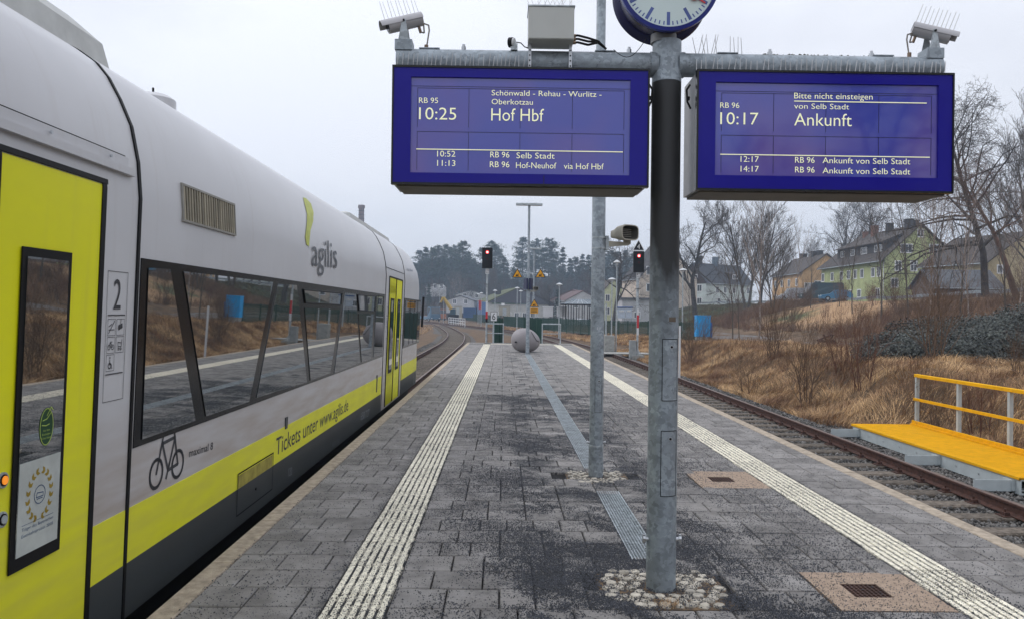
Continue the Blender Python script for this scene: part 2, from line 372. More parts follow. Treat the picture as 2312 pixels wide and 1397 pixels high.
sleeper_me = slp.build('sleeper', M['sleeper']); SLM = sleeper_me.data; bpy.data.objects.remove(sleeper_me)
def track(ctrl, label, ymin, ymax, nm):
    line = smooth_poly(ctrl, 0.62)
    root = thing('railway_track', (0, 0, 0), label, None, kind='structure')
    for s in (-0.7535, 0.7535): rail_mesh(line, s, root)
    cnt = 0; far = MB()
    for i, p in enumerate(line[1:-1], 1):
        if p.y < ymin or p.y > 210: continue
        d = (line[i+1]-line[i-1]).normalized()
        if p.y <= ymax and cnt < 150:
            o = bpy.data.objects.new('sleeper', SLM); COL.objects.link(o); o.parent = root; cnt += 1
            o.location = (p.x+random.uniform(-.03, .03), p.y, -0.762); o.rotation_euler = (0, random.uniform(-.006, .006), math.atan2(d.y, d.x)-math.pi/2+random.uniform(-.02, .02)); 
            
        else:
            Mx = Matrix.Translation((p.x, p.y, -0.762)) @ Matrix.Rotation(math.atan2(d.y, d.x)-math.pi/2, 4, 'Z')
            far.cbox(-1.28, 1.28, -.13, .13, -.19, 0, .02, Mx)
    if far.v: tag(far.build('distant_sleepers', M['sleeper'], root), kind='stuff')
    clips = MB()
    for i, p in enumerate(line):
        if p.y < ymin or p.y > 45: continue
        d = (line[min(i+1, len(line)-1)]-line[max(i-1, 0)]).normalized()
        Mx = Matrix.Translation((p.x, p.y, -0.762)) @ Matrix.Rotation(math.atan2(d.y, d.x)-math.pi/2, 4, 'Z')
        for s in (-.7535, .7535):
            clips.box(s-.17, s+.17, -.08, .08, 0.0, .012, Mx)
            for q in (-.1, .1): clips.box(s+q-.03, s+q+.03, -.045, .045, .012, .05, Mx); clips.tube(Mx @ Vector((s+q, 0, .05)), Mx @ Vector((s+q, 0, .09)), .013, n=6)
    tag(clips.build('rail_fastenings', M['rust'], root), kind='stuff')
    return line
RLINE = track(RIGHT, 'single rusty railway track on old timber sleepers right of the platform, curving left in the distance', 2.5, 95, 'r')
LLINE = track(LEFT, 'railway track under the train, curving away left behind its nose', 17, 110, 'l')
o = sheet_along(RLINE[::3], -1.75, 2.0, -0.815, 'ballast_bed', M['ballastbed']); tag(o, kind='structure', label='grey ballast bed of the right-hand track')
o = sheet_along(LLINE[::3], -2.1, 2.0, -0.825, 'ballast_bed', M['ballastbed']); tag(o, kind='structure', label='grey ballast bed of the left-hand track')
# ballast stones
def stones(n, xy, size, zf, name, mt, seed=1, flat=0.8, smin=0.55):
    rng = np.random.default_rng(seed)
    base = np.array([(1, 0, 0), (-1, 0, 0), (0, 1, 0), (0, -1, 0), (0, 0, 1), (0, 0, -1)], float)
    fc = np.array([(0, 2, 4), (2, 1, 4), (1, 3, 4), (3, 0, 4), (2, 0, 5), (1, 2, 5), (3, 1, 5), (0, 3, 5)])
    V = base[None]*rng.uniform(0.6, 1.15, (n, 6, 1))+rng.uniform(-.25, .25, (n, 6, 3))
    V = V*(size*rng.uniform(smin, 1.3, (n, 1, 1)))*np.array([1, 1, flat])
    a = rng.uniform(0, 6.28, n); c, s = np.cos(a), np.sin(a)
    X = V[..., 0]*c[:, None]-V[..., 1]*s[:, None]; Y = V[..., 0]*s[:, None]+V[..., 1]*c[:, None]
    V = np.stack([X+xy[:, 0:1], Y+xy[:, 1:2], V[..., 2]+zf[:, None]], -1).reshape(-1, 3)
    Fc = (fc[None]+(np.arange(n)*6)[:, None, None]).reshape(-1, 3)
    return npmesh(name, V, Fc, mt)
rng = np.random.default_rng(5)
n = 60000
u = rng.uniform(0, 1, n); yy = 4.6+(34-4.6)*u**1.7; xx = rng.uniform(3.7, 7.7, n)+np.where(yy < 17, rng.uniform(0, 1, n)*1.0, 0)
o = stones(n, np.stack([xx, yy], 1), 0.034, -0.808+rng.uniform(-.014, .02, n)-0.04*(xx > 7.0), 'ballast_stones', M['ballast'], 3)
tag(o, 'loose grey ballast stones between and beside the rails of the right-hand track', kind='stuff')
n = 14000
u = rng.uniform(0, 1, n); yy = 19+(60-19)*u**1.5; xx = rng.uniform(-5.5, -1.95, n)-(0.00015*np.clip(yy-40, 0, 99)**2.0)
o = stones(n, np.stack([xx, yy], 1), 0.045, -0.825+rng.uniform(-.012, .012, n), 'ballast_stones', M['ballast'], 4)
tag(o, 'grey ballast stones around the left-hand track beyond the train nose', kind='stuff')
# ================================================================== PLATFORM
XL, XR = -1.825, 3.65; PEND = 40.0
plat = thing('platform', (0.9, 20, 0), 'paved island platform with two ribbed white guide strips', None, kind='structure')
b = MB(); b.box(XL+.02, XR-.02, -6, PEND-.02, -0.9, -0.022)
b.build('platform_base', M['joint'], plat)
b = MB(); b.box(XL+.01, XL+.02, -6, PEND, -0.9, -0.05).box(XR-.02, XR-.01, -6, PEND, -0.9, -0.05)
b.build('platform_side_wall', M['concrete'], plat)
def me_of(mb, name, mt):
    o = mb.build(name, mt); me = o.data; bpy.data.objects.remove(o); return me
def inst(name, me, loc, parent, rz=0, ry=0, rx=0, sc=None):
    o = bpy.data.objects.new(name, me); COL.objects.link(o); o.parent = parent
    pl = Vector(parent.location) if parent else Vector((0, 0, 0))
    o.location = Vector(loc)-pl; o.rotation_euler = (rx, ry, rz)
    if sc: o.scale = sc
    return o
# coping stones, 1 m long
cope = me_of(MB().cbox(0, 0.135, 0.004, 0.996, -0.16, 0, 0.006), 'edge_stone', M['coping'])
for x in (XL, XR-0.135):
    y = -1.11+0.0
    while y < PEND-0.5:
        inst('edge_stone', cope, (x, y, random.uniform(-.002, .002)), plat); y += 1.0
# ribbed guide tiles
GW = 0.345
def guide_tile(L=0.5):
    b = MB(); b.cbox(0, GW, 0.002, L-0.002, -0.06, -0.004, 0.002)
    nr = 7; p = GW/nr
    for k in range(nr): 
        x0 = k*p+p*0.17; x1 = (k+1)*p-p*0.17
        b.cbox(x0, x1, 0.004, L-0.004, -0.0045, 0.003, 0.002)
    return b
GTM = me_of(guide_tile(), 'guide_tile', M['tilebase']); GTM.materials.append(M['cream'])
for p_ in GTM.polygons: p_.material_index = 0 if p_.index < 10 else 1
STR = (-0.95, 2.515)
for x in STR:
    y = 1.35
    while y < 38.3:
        inst('guide_tile', GTM, (x+random.uniform(-.002, .002), y, random.uniform(-.002, .001)), plat); y += 0.5
b = MB(); x = -0.95
cross = me_of(MB().cbox(0, .3, 0.0, .25, -.06, 0.001, .003), 'white_slab', M['cream'])
x = -0.60
while x < 2.5: inst('white_slab', cross, (x, 38.6, 0), plat); x += .302
# covers, cobbles, channel rectangles to keep clear (x0,x1,y0,y1)
COV = [(1.86, 2.505, 4.17, 4.80), (1.86, 2.505, 7.10, 7.86)]
COB = [(0.60, 1.30, 4.22, 4.84), (0.66, 1.22, 7.30, 7.86)]
CHX = (0.86, 1.06); CHY = [(5.02, 6.95), (7.95, 29.6)]
pav = {}
def paver_me(w, d, k):
    key = (round(w, 3), k)
    if key not in pav:
        j = 0.0048; pav[key] = me_of(MB().cbox(j, w-j, j, d-j, -0.04, 0, 0.006), 'paver', M['paver'])
    return pav[key]
PD = 0.297
pavers = []
y = 1.2
row = 0
while y < PEND-0.3:
    for lane, (a, c) in enumerate(((XL+.137, -0.952), (-0.603, CHX[0]), CHX, (CHX[1], 2.513), (2.862, XR-.137))):
        rects = [(a, c)]
        if lane == 2 and any(u < y+PD/2 < v for u, v in CHY): continue
        if lane == 3 and any(q[2] < y+PD/2 < q[3] for q in COV): rects = [(a, 1.857)]
        for a_, c_ in rects:
            x = a_; st = random.choice((0.3, 0.2, 0.15)) if row % 2 else 0.3
            first = True
            while x < c_-0.004:
                w = (st if first else random.choice((0.3, 0.3, 0.3, 0.2))); first = False
                if c_-(x+w) < 0.09: w = c_-x
                cx_, cy_ = x+w/2, y+PD/2
                if not any(q[0] < cx_ < q[1] and q[2] < cy_ < q[3] for q in COB): pavers.append((x, y, w))
                x += w
    y += PD; row += 1
    if 38.3 < y < 38.95: y = 38.95
vis = [p for p in pavers if p[1] > 3.3]; hid = [p for p in pavers if p[1] <= 3.3]
vis.sort(key=lambda p: p[1])
for (x, y, w) in vis[:300]:
    inst('paver', paver_me(w, PD, 0), (x, y, random.uniform(-.0025, .0015)), plat, rz=0, ry=random.uniform(-.004, .004), rx=random.uniform(-.004, .004))
b = MB()
for (x, y, w) in vis[300:]+hid:
    z = random.uniform(-.002, .0015); j = .0048; b.cbox(x+j, x+w-j, y+j, y+PD-j, -.04, z, .006)
tag(b.build('distant_pavers', M['paver'], plat, fixn=False), kind='stuff')
# inspection covers with iron grate
for q in COV:
    x0, x1, y0, y1 = q; cx_ = 2.14; cy_ = (y0+y1)/2
    b = MB(); g = 0.11
    for (a, c, d, e) in ((x0+.005, cx_-g, y0+.005, y1-.005), (cx_+g, x1-.005, y0+.005, y1-.005), (cx_-g, cx_+g, y0+.005, cy_-g), (cx_-g, cx_+g, cy_+g, y1-.005)): b.box(a, c, d, e, -.05, 0.001)
    cv = b.build('drain_cover', M['tan'], plat)
    b = MB()
    for k in range(9):
        t_ = -g+.004+k*(2*g-.008)/8; b.box(cx_+t_-.004, cx_+t_+.004, cy_-g, cy_+g, -.03, -.002); b.box(cx_-g, cx_+g, cy_+t_-.004, cy_+t_+.004, -.03, -.003)
    b.box(cx_-g, cx_+g, cy_-g, cy_+g, -.055, -.045)
    b.build('iron_grate', M['rustgrate'], cv)
# drainage channel gratings
def grate_me(L):
    b = MB(); w = CHX[1]-CHX[0]
    for k in range(10): x = .004+k*(w-.012)/9; b.box(x, x+.004, .003, L-.003, -.03, 0)
    n = int(L/.022)
    for k in range(n+1): yk = .004+k*(L-.012)/n; b.box(.002, w-.002, yk, yk+.0035, -.028, -.001)
    b.box(0, .004, 0, L, -.04, .002).box(w-.004, w, 0, L, -.04, .002)
    return me_of(b, 'channel_grating', M['galvlight'])
G1 = grate_me(0.965); G2 = grate_me(1.03)
for k in range(2): inst('channel_grating', G1, (CHX[0], CHY[0][0]+k*.965, 0), plat)
for k in range(21): inst('channel_grating', G2, (CHX[0], CHY[1][0]+k*1.03, 0), plat)
# cobbles round the post feet
cbm = []
for k in range(5):
    b = MB(); n = random.choice((5, 6, 7)); r0 = [random.uniform(.75, 1.1) for _ in range(n)]
    vs = [(math.cos(6.283*i/n)*r0[i], math.sin(6.283*i/n)*r0[i], -.4) for i in range(n)]+[(math.cos(6.283*i/n)*r0[i], math.sin(6.283*i/n)*r0[i], .0) for i in range(n)]+[(math.cos(6.283*i/n)*r0[i]*.72, math.sin(6.283*i/n)*r0[i]*.8, .12) for i in range(n)]
    b.add(vs, [(i, (i+1) % n, n+(i+1) % n, n+i) for i in range(n)]+[(n+i, n+(i+1) % n, 2*n+(i+1) % n, 2*n+i) for i in range(n)]+[tuple(range(2*n, 3*n))])
    cbm.append(me_of(b, 'cobble', M['cobble']))
for (x0, x1, y0, y1), (px_, py_, pr) in zip(COB, ((.947, 4.53, .095), (.933, 7.6, .075))):
    b = MB(); b.box(x0-.02, x1+.02, y0-.02, y1+.02, -.03, -.0105); b.build('sand_bed', mat('sandy_bed', (.24, .16, .09), .95, col2=(.06, .05, .045), scale=20), plat)
    s = .072; y = y0+.03; r = 0
    while y < y1:
        x = x0+.03+(s/2 if r % 2 else 0)
        while x < x1:
            if (x-px_)**2+(y-py_)**2 > (pr+.02)**2 and random.random() < .86 and ((x-(x0+x1)/2)/((x1-x0)/2))**2+((y-(y0+y1)/2)/((y1-y0)/2))**2 < 1.55:
                inst('cobble', random.choice(cbm), (x+random.uniform(-.008, .008), y+random.uniform(-.008, .008), random.uniform(-.011, -.005)), plat, rz=random.uniform(0, 6), sc=(.043, .038, .085))
            x += s
        y += s*.93; r += 1
# grit: tiny dark stones, thick down the middle
def gritfield(n, seed):
    rng = np.random.default_rng(seed)
    u = rng.uniform(0, 1, n*4); y = 3.6+(15-3.6)*u**1.9; x = rng.uniform(-1.7, 3.5, n*4)
    p = 0.5+0.55*vnoise(x*1.2, y*.8, .55, 2)+0.3*vnoise(x, y, .16, 5)+0.2*vnoise(x, y, .05, 8)
    mid = np.exp(-((x-0.75)/0.85)**2)
    dens = np.clip(mid*np.clip(p*2.2-.62, 0, 1.4), 0, 1)+0.03+0.10*((x > 1.8) & (x < 2.9))+0.09*((x > -1) & (x < -.58))
    cob = (((x-.95)/.34)**2+((y-4.53)/.30)**2 < 1.1) | (((x-.94)/.3)**2+((y-7.58)/.28)**2 < 1.1); dens = np.where(cob, .22, dens)
    cvr = (x > 1.86) & (x < 2.51) & (((y > 4.17) & (y < 4.8)) | ((y > 7.1) & (y < 7.86))); dens = np.where(cvr, dens*.4, dens)
    grt = (x > .86) & (x < 1.06) & (((y > 5.02) & (y < 6.95)) | (y > 7.95)); grt |= (np.abs(x-2.14) < .11) & ((np.abs(y-4.485) < .11) | (np.abs(y-7.48) < .11)); dens = np.where(grt, .012, dens)
    keep = rng.uniform(0, 1, n*4) < dens; x, y = x[keep][:n], y[keep][:n]; n = len(x)
    z = np.full(n, .002)
    base = np.array([(1, 0, -.5), (-.6, .8, -.5), (-.6, -.8, -.5), (0, 0, 1)], float)
    V = base[None]*rng.uniform(.6, 1.3, (n, 4, 1)); V = V*rng.uniform(.0022, .0068, (n, 1, 1))*np.array([1, 1, .7])
    a = rng.uniform(0, 6.28, n); c, s = np.cos(a)[:, None], np.sin(a)[:, None]
    W = np.stack([V[..., 0]*c-V[..., 1]*s+x[:, None], V[..., 0]*s+V[..., 1]*c+y[:, None], V[..., 2]+z[:, None]], -1).reshape(-1, 3)
    fc = np.array([(0, 1, 3), (1, 2, 3), (2, 0, 3)])
    Fc = (fc[None]+(np.arange(n)*4)[:, None, None]).reshape(-1, 3)
    return npmesh('spread_grit', W, Fc, M['grit'])
o = gritfield(330000, 11); tag(o, 'dark winter grit scattered over the platform paving, thickest down the middle', kind='stuff')
# end of platform: kerb, crossing path
b = MB(); b.cbox(XL, XR, PEND-.02, PEND+.13, -.9, .0, .01); b.build('end_kerb', M['concrete'], plat)
b = MB(); b.box(-2.0, 11.5, 42.0, 43.8, -.62, -.585); tag(b.build('crossing_path', M['concrete']), kind='structure', label='pale concrete footpath crossing the right-hand track past the platform end')
b = MB(); b.add([(-.2, 40.13, -.02), (3.6, 40.13, -.02), (3.6, 42.0, -.585), (-.2, 42.0, -.585)], [(0, 1, 2, 3)]); b.box(-.2, -.12, 40.13, 42, -.7, -.3)
tag(b.build('platform_ramp', M['concrete']), kind='structure')
# ================================================================== TRAIN
XC = -3.47
PROF = [(-.13, -2.089), (2.2, -2.02), (2.4, -2.035), (2.6, -2.075), (2.75, -2.14), (2.87, -2.205), (2.95, -2.27), (3.02, -2.37), (3.07, -2.47), (3.115, -2.6), (3.15, -2.8), (3.18, -3.1), (3.19, -3.47)]
PZ = np.array([p[0] for p in PROF]); PX = np.array([p[1] for p in PROF])
def px_at(z): return float(np.interp(z, PZ, PX))
def sfun(off=0.0):
    return lambda u, v, o=0.0: Vector((px_at(v)+off+o, u, v))
def side(px, py):            # point of the train's flank seen in the photograph at px,py -> (y, z)
    d = ray(px, py); x = -2.02
    for _ in range(12):
        t = x/d[0]; z = CAMH+d[2]*t; x = px_at(z)
    return (d[1]*x/d[0], CAMH+d[2]*x/d[0])
T = thing('regional_train', (XC, 8, -0.6), 'grey-white and lime-yellow diesel railcar standing at the left platform edge', 'train')
def paint(name, c, rough=0.32, var=0.1, dirt=.4):
    m = mat(name, c, rough, var=var, scale=1.2, coat=0.06, spec=.3, bump=0.03, bscale=3)
    t = m.node_tree; b_ = t.nodes['Principled BSDF']; src = b_.inputs['Base Color'].links[0].from_socket
    g = [n for n in t.nodes if n.type == 'NEW_GEOMETRY'][0]      # road dirt in horizontal smears, heavier low down
    mp_ = t.nodes.new('ShaderNodeMapping'); mp_.inputs['Scale'].default_value = (1, 1.2, 9); t.links.new(g.outputs['Position'], mp_.inputs[0])
    n_ = t.nodes.new('ShaderNodeTexNoise'); n_.inputs['Scale'].default_value = 1.6; n_.inputs['Detail'].default_value = 7; t.links.new(mp_.outputs[0], n_.inputs[0])
    sp = t.nodes.new('ShaderNodeSeparateXYZ'); t.links.new(g.outputs['Position'], sp.inputs[0])
    q = t.nodes.new('ShaderNodeMapRange'); q.inputs[1].default_value = 1.25; q.inputs[2].default_value = 0.6; q.inputs[3].default_value = 0.05; q.inputs[4].default_value = dirt; t.links.new(sp.outputs[2], q.inputs[0])
    q2 = t.nodes.new('ShaderNodeMapRange'); q2.inputs[1].default_value = .3; q2.inputs[3].default_value = .35; q2.inputs[2].default_value = .75; t.links.new(n_.outputs[0], q2.inputs[0])
    mu = t.nodes.new('ShaderNodeMath'); mu.operation = 'MULTIPLY'; t.links.new(q.outputs[0], mu.inputs[0]); t.links.new(q2.outputs[0], mu.inputs[1])
    mp3 = t.nodes.new('ShaderNodeMapping'); mp3.inputs['Scale'].default_value = (1, 14, .7); t.links.new(g.outputs['Position'], mp3.inputs[0])
    n3 = t.nodes.new('ShaderNodeTexNoise'); n3.inputs['Scale'].default_value = 1.3; n3.inputs['Detail'].default_value = 5; t.links.new(mp3.outputs[0], n3.inputs[0])
    q3 = t.nodes.new('ShaderNodeMapRange'); q3.inputs[1].default_value = .5; q3.inputs[2].default_value = .8; q3.inputs[4].default_value = .15; t.links.new(n3.outputs[0], q3.inputs[0])
    mx3 = t.nodes.new('ShaderNodeMath'); mx3.operation = 'MAXIMUM'; t.links.new(mu.outputs[0], mx3.inputs[0]); t.links.new(q3.outputs[0], mx3.inputs[1]); mu = mx3
    mi = t.nodes.new('ShaderNodeMixRGB'); mi.inputs[2].default_value = (.33, .25, .19, 1) if dirt > .2 else (.10, .09, .08, 1); t.links.new(mu.outputs[0], mi.inputs[0]); t.links.new(src, mi.inputs[1]); t.links.new(mi.outputs[0], b_.inputs['Base Color'])
    return m
M['twhite'] = paint('train_silver_white', (.58, .585, .60), 0.34, .04, .75)
M['tyellow'] = paint('train_lime_yellow', (.86, .85, .003), 0.5, .06, .3)
M['tdark'] = paint('train_dark_grey', (.050, .058, .062), 0.42, .1, .15)
M['tblack'] = mat('window_band_black', (.008, .008, .009), .2, var=.2, spec=.25)
M['ink'] = mat('dark_print', (.05, .052, .058), .5)
def glass(name, col=(.012, .014, .015), ior=3.1):
    m = mat(name, (.02, .03, .032), .015, var=.2); bb = m.node_tree.nodes['Principled BSDF']; bb.inputs['IOR'].default_value = ior
    bb.inputs['Specular IOR Level'].default_value = 0.85
    return m
M['tglass'] = glass('train_window_glass')
# body shell as stations along Y
YT = 19.55
def shell():
    st = [(-5.4, 1, 0), (-2, 1, 0), (4.28, 1, 0), (8, 1, 0), (12, 1, 0), (16, 1, 0), (17.6, 1, 0), (18.2, .998, .03), (18.7, .985, .12), (19.05, .96, .28), (19.3, .91, .5), (19.45, .85, .72), (19.55, .76, .95)]
    prof = PROF; b = MB(); n = 2*len(prof)-1; vs = []
    for (y, w, drop) in st:
        ring = []
        for z, x in prof: ring.append((x, z))
        for z, x in reversed(prof[:-1]): ring.append((2*XC-x, z))
        for x, z in ring:
            zz = z-drop*max(0, (z-1.4)/1.8)**1.6*1.15
            vs.append((XC+(x-XC)*w, y, zz))
    fs = []
    for i in range(len(st)-1):
        for k in range(n-1): fs.append((i*n+k, i*n+k+1, (i+1)*n+k+1, (i+1)*n+k))
        fs.append((i*n+n-1, i*n, (i+1)*n, (i+1)*n+n-1))
    fs.append(tuple(range(n-1, -1, -1))); fs.append(tuple(range((len(st)-1)*n, len(st)*n)))
    b.add(vs, fs); return b
shell().build('body_shell', M['twhite'], T, smooth=True)
def band(y0, y1, z0, z1, off, name, m, parent=T, nz=8, thick=True, ny=1):
    b = MB(); zs = [z0+(z1-z0)*k/nz for k in range(nz+1)]
    zs = sorted(set(zs+[p[0] for p in PROF if z0 < p[0] < z1]))
    nzz = len(zs); vs = []
    for y in (y0, y1):
        for z in zs: vs.append((px_at(z)+off, y, z))
        for z in zs: vs.append((px_at(z)-.02, y, z))
    N2 = 2*nzz; fs = []
    for k in range(nzz-1):
        fs.append((k, N2+k, N2+k+1, k+1)); fs.append((nzz+k, nzz+k+1, k+1, k)); fs.append((N2+k, N2+k+1, N2+nzz+k+1, N2+nzz+k))
    fs.append((nzz-1, N2+nzz-1, N2+2*nzz-1, 2*nzz-1)); fs.append((0, nzz, N2+nzz, N2))
    b.add(vs, fs); return b.build(name, m, parent)
def poly(pts, off, name, m, parent=T, t=.004):
    b = MB(); b.prism(pts, sfun(off), t); return b.build(name, m, parent)
YD = (4.28, 13.35)      # plain coach section between the two door modules
ZY0, ZY1 = .18, .485
for (a, c) in ((3.92, 4.27), (4.31, 13.2), (15.75, 18.1)):
    band(a, c, ZY0, ZY1, .004, 'yellow_stripe', M['tyellow'])
    band(a, c, -.128, ZY0-.001, .006, 'skirt', M['tdark'])
# nose part of stripe and skirt: follow the shell roughly
for (z0, z1, off, nm, mt) in ((ZY0, ZY1, .006, 'yellow_stripe', M['tyellow']), (-.14, ZY0-.001, .008, 'skirt', M['tdark']), (.83, 1.86, .006, 'cab_side_window', M['tglass'])):
    b = MB(); vs = []; ys = [(18.1, 1), (18.7, .985), (19.05, .96), (19.3, .91), (19.45, .85), (19.56, .76), (19.57, .3)]
    if nm == 'cab_side_window': ys = [(18.95, .969), (19.05, .96), (19.3, .91), (19.45, .85), (19.56, .76), (19.57, .3)]
    for y, w in ys:
        for z in (z0, (z0+z1)/2, z1): vs.append((XC+(px_at(z)-XC)*w+off, y+off, z))
    b.add(vs, [(i*3+k, (i+1)*3+k, (i+1)*3+k+1, i*3+k+1) for i in range(len(ys)-1) for k in (0, 1)])
    b.build(nm, mt, T, smooth=True)
# window band and panes
wb = band(4.33, 13.2, .815, 1.875, .005, 'window_band', M['tblack'])
wb2 = band(15.85, 18.95, .83, 1.86, .005, 'window_band', M['tblack'])
panes = [[(332, 605), (381, 608), (438, 949), (317, 991)],
         [(411, 613), (614, 637), (560, 906), (462, 939)],
         [(625, 641), (668, 644), (691, 862), (577, 897)],
         [(686, 695), (766, 699), (744, 841), (699, 858)],
         [(777, 661), (802, 664), (811, 818), (753, 842)],
         [(808, 708), (842, 709), (836, 809), (815, 817)],
         [(850, 667), (865, 669), (862, 799), (842, 806)]]
hop = [[(683, 654), (770, 662), (767, 688), (687, 683)], [(806, 666), (846, 669), (844, 703), (809, 700)]]
for P_ in panes+hop: poly([side(*p) for p in P_], .008, 'window_pane', M['tglass'], t=.003)
for P_ in hop:
    q = [side(*p) for p in P_]; b = MB(); q.append(q[0])
    for (u0, v0), (u1, v1) in zip(q[:-1], q[1:]): b.tube((px_at(v0)+.012, u0, v0), (px_at(v1)+.012, u1, v1), .008, n=6)
    b.build('hopper_frame', M['black'], T)
for (y0, y1) in ((16.0, 16.75), (16.85, 17.5), (17.6, 18.2), (18.3, 18.85)): poly([(y0, .87), (y1, .87), (y1, 1.82), (y0, 1.82)], .008, 'window_pane', M['tglass'], t=.003)
# lettering mapping: u grows with +Y (reads left to right seen from the platform)
def tmap(off=.0085): return lambda u, v: Vector((px_at(v)+off, u, v))
def train_text(s, p0, p1, hpx, name, m=None, off=.0055, bold=None):
    (y0, z0), (y1, z1) = side(*p0), side(*p1)
    h = side(p0[0], p0[1]-hpx)[1]-z0
    vs, fs = text2d(s, bold if bold is not None else .004 if hpx > 20 else 0); a0 = min(p[0] for p in vs); a1 = max(p[0] for p in vs); sx = (y1-y0)/(a1-a0); sy = h/cap()
    b = MB(); f = tmap(off); b.add([f(y0+(x-a0)*sx, z0+y*sy+(z1-z0)*(x-a0)/(a1-a0)) for x, y in vs], fs)
    return b.build(name, m or M['ink'], T, fixn=False)
train_text('Tickets unter www.agilis.de', (621, 1028), (785, 925), 38, 'lettering')
train_text('maximal 8', (426, 1031), (480, 1013), 17, 'lettering', off=.002, bold=.008)
train_text('agilis', (702, 600), (759, 606), 66, 'lettering', mat('logo_grey_print', (.13, .14, .155), .5), off=.012, bold=-.003)
train_text('650 727', (813, 948), (832, 938), 16, 'lettering', mat('pale_print', (.25, .26, .27), .6), off=.0075)
train_text('120', (649, 1075), (657, 1071), 18, 'lettering', mat('pale_print', (.25, .26, .27), .6), off=.0075)
train_text('REV  650', (749, 1008), (765, 999), 10, 'lettering', mat('pale_print', (.16, .17, .18), .6), off=.0075)
# swoosh of the logo
sw = [(684, 446), (700, 458), (707, 480), (705, 500), (698, 525), (697, 556), (691, 553), (689, 530), (692, 505), (693, 485), (688, 465)]
_l = [(683, 446), (687, 462), (692, 482), (692, 500), (690, 520), (688, 535), (691, 553)]; _r = [(690, 448), (701, 460), (707, 480), (706, 500), (700, 520), (698, 540), (697, 557)]
_v = [tmap(.006)(*side(*p)) for ab in zip(_l, _r) for p in ab]
MB().add(_v, [(2*k, 2*k+1, 2*k+3, 2*k+2) for k in range(6)]).build('logo_swoosh', mat('pale_lime_print', (.50, .54, .10), .5), T, fixn=False)
# bicycle mark
def bike(cy, cz, s, parent, m, name='bicycle_mark', w=.022):
    f = lambda u, v: tmap(.0022)(cy+u*s, cz+v*s)
    W = w
    L_ = [ring2(-.27, 0, .15, 0), ring2(.27, 0, .15, 0), [(-.27, 0), (-.12, .42), (-.1, .5), (-.2, .5)], [(-.15, .3), (.17, .32), (.02, -.02), (-.15, .3)], [(.27, 0), (.13, .42)], [(.06, .43), (.22, .43)], [(.27, 0), (.02, -.02)], [(-.02, -.1), (.05, .06)]]
    strokes(L_, W/s*1.0, f).build(name, m, parent, fixn=False)
y0, z0 = side(352, 1075); y1, z1 = side(401, 1040)
bike((y0+y1)/2, (z0+z1)/2-.0, (y1-y0)/.54, T, M['ink'], w=.022)
# class panel
def cls(yc, w, z0, z1):
    f = lambda u, v: tmap(.003)(yc+(u-.5)*w, z0+v*(z1-z0))
    a = w; asp = (z1-z0)/w
    L_ = [[(0, 0), (1, 0), (1, 1), (0, 1), (0, 0)]]; strokes(L_, .018, f)
    b = MB(); q = lambda u, v: Vector((px_at(z0+v*w)+.003, yc+(u-.5)*w, z0+v*w))
    H = asp
    strokes([[(0, 0), (1, 0), (1, H), (0, H), (0, 0)]], .015, q, b)
    strokes([[(.08, H*.665), (.92, H*.665)], [(.08, H*.21), (.92, H*.21)]], .03, q, b)
    for i, j in ((0, 0), (1, 0), (0, 1), (1, 1), (0, 2)):
        x, y = .09+i*.44, H*.64-.44*(j+1)+.02; strokes([[(x, y), (x+.38, y), (x+.38, y+.4), (x, y+.4), (x, y)]], .012, q, b)
        c = (x+.19, y+.2)
        if (i, j) == (0, 0): strokes([[(x+.06, y+.14), (x+.32, y+.14)], [(x+.05, y+.05), (x+.33, y+.36)], [(x+.06, y+.22), (x+.2, y+.28)]], .022, q, b)
        if (i, j) == (1, 0): b.add([q(x+.1, y+.12), q(x+.3, y+.18), q(x+.28, y+.3), q(x+.08, y+.25)], [(0, 1, 2, 3)]); strokes([[(x+.2, y+.28), (x+.2, y+.4)]], .02, q, b)
        if (i, j) == (0, 1): strokes([ring2(c[0]-.09, c[1]-.05, .06, 0, 10), ring2(c[0]+.09, c[1]-.05, .06, 0, 10), [(c[0]-.09, c[1]-.05), (c[0]-.03, c[1]+.08), (c[0]+.09, c[1]-.05), (c[0], c[1]-.05), (c[0]-.03, c[1]+.08), (c[0]+.06, c[1]+.08)]], .018, q, b)
        if (i, j) == (1, 1): strokes([ring2(c[0]-.05, c[1]-.11, .03, 0, 8), ring2(c[0]+.06, c[1]-.11, .03, 0, 8), [(c[0]+.1, c[1]+.12), (c[0]+.08, c[1]-.05), (c[0]-.08, c[1]-.05), (c[0]-.1, c[1]+.06), (c[0]+.08, c[1]+.04)]], .02, q, b)
        if (i, j) == (0, 2): strokes([ring2(c[0]-.02, c[1]-.07, .07, 0, 10), ring2(c[0]-.02, c[1]+.13, .012, 0, 6), [(c[0]-.02, c[1]+.08), (c[0]-.02, c[1]-.04), (c[0]+.06, c[1]-.04), (c[0]+.09, c[1]-.14)]], .025, q, b)
    b.build('passenger_symbols', M['ink'], T, fixn=False)
    vs, fs = text2d('2'); hh = H*.23; x0_ = min(p[0] for p in vs); x1_ = max(p[0] for p in vs)
    b = MB(); b.add([q(.32+(x-x0_)/(x1_-x0_)*.36, H*.71+y/cap()*hh) for x, y in vs], fs)
    b.build('class_number', M['ink'], T, fixn=False)
cls(4.085, .21, 1.11, 1.785)
cls(13.55, .17, .95, 1.72); cls(15.66, .15, .95, 1.72)
# joints between modules (rubber lines), from skirt to roof
def joint(y, w=.012, z0=-.13, z1=3.18, name='module_joint'):
    band(y-w, y+w, z0, z1, .009, name, M['black'], nz=20)
joint(4.29, .014)
joint(13.28, .006); joint(15.78, .006); joint(3.905, .02, -.12, 2.24, 'door_seal')
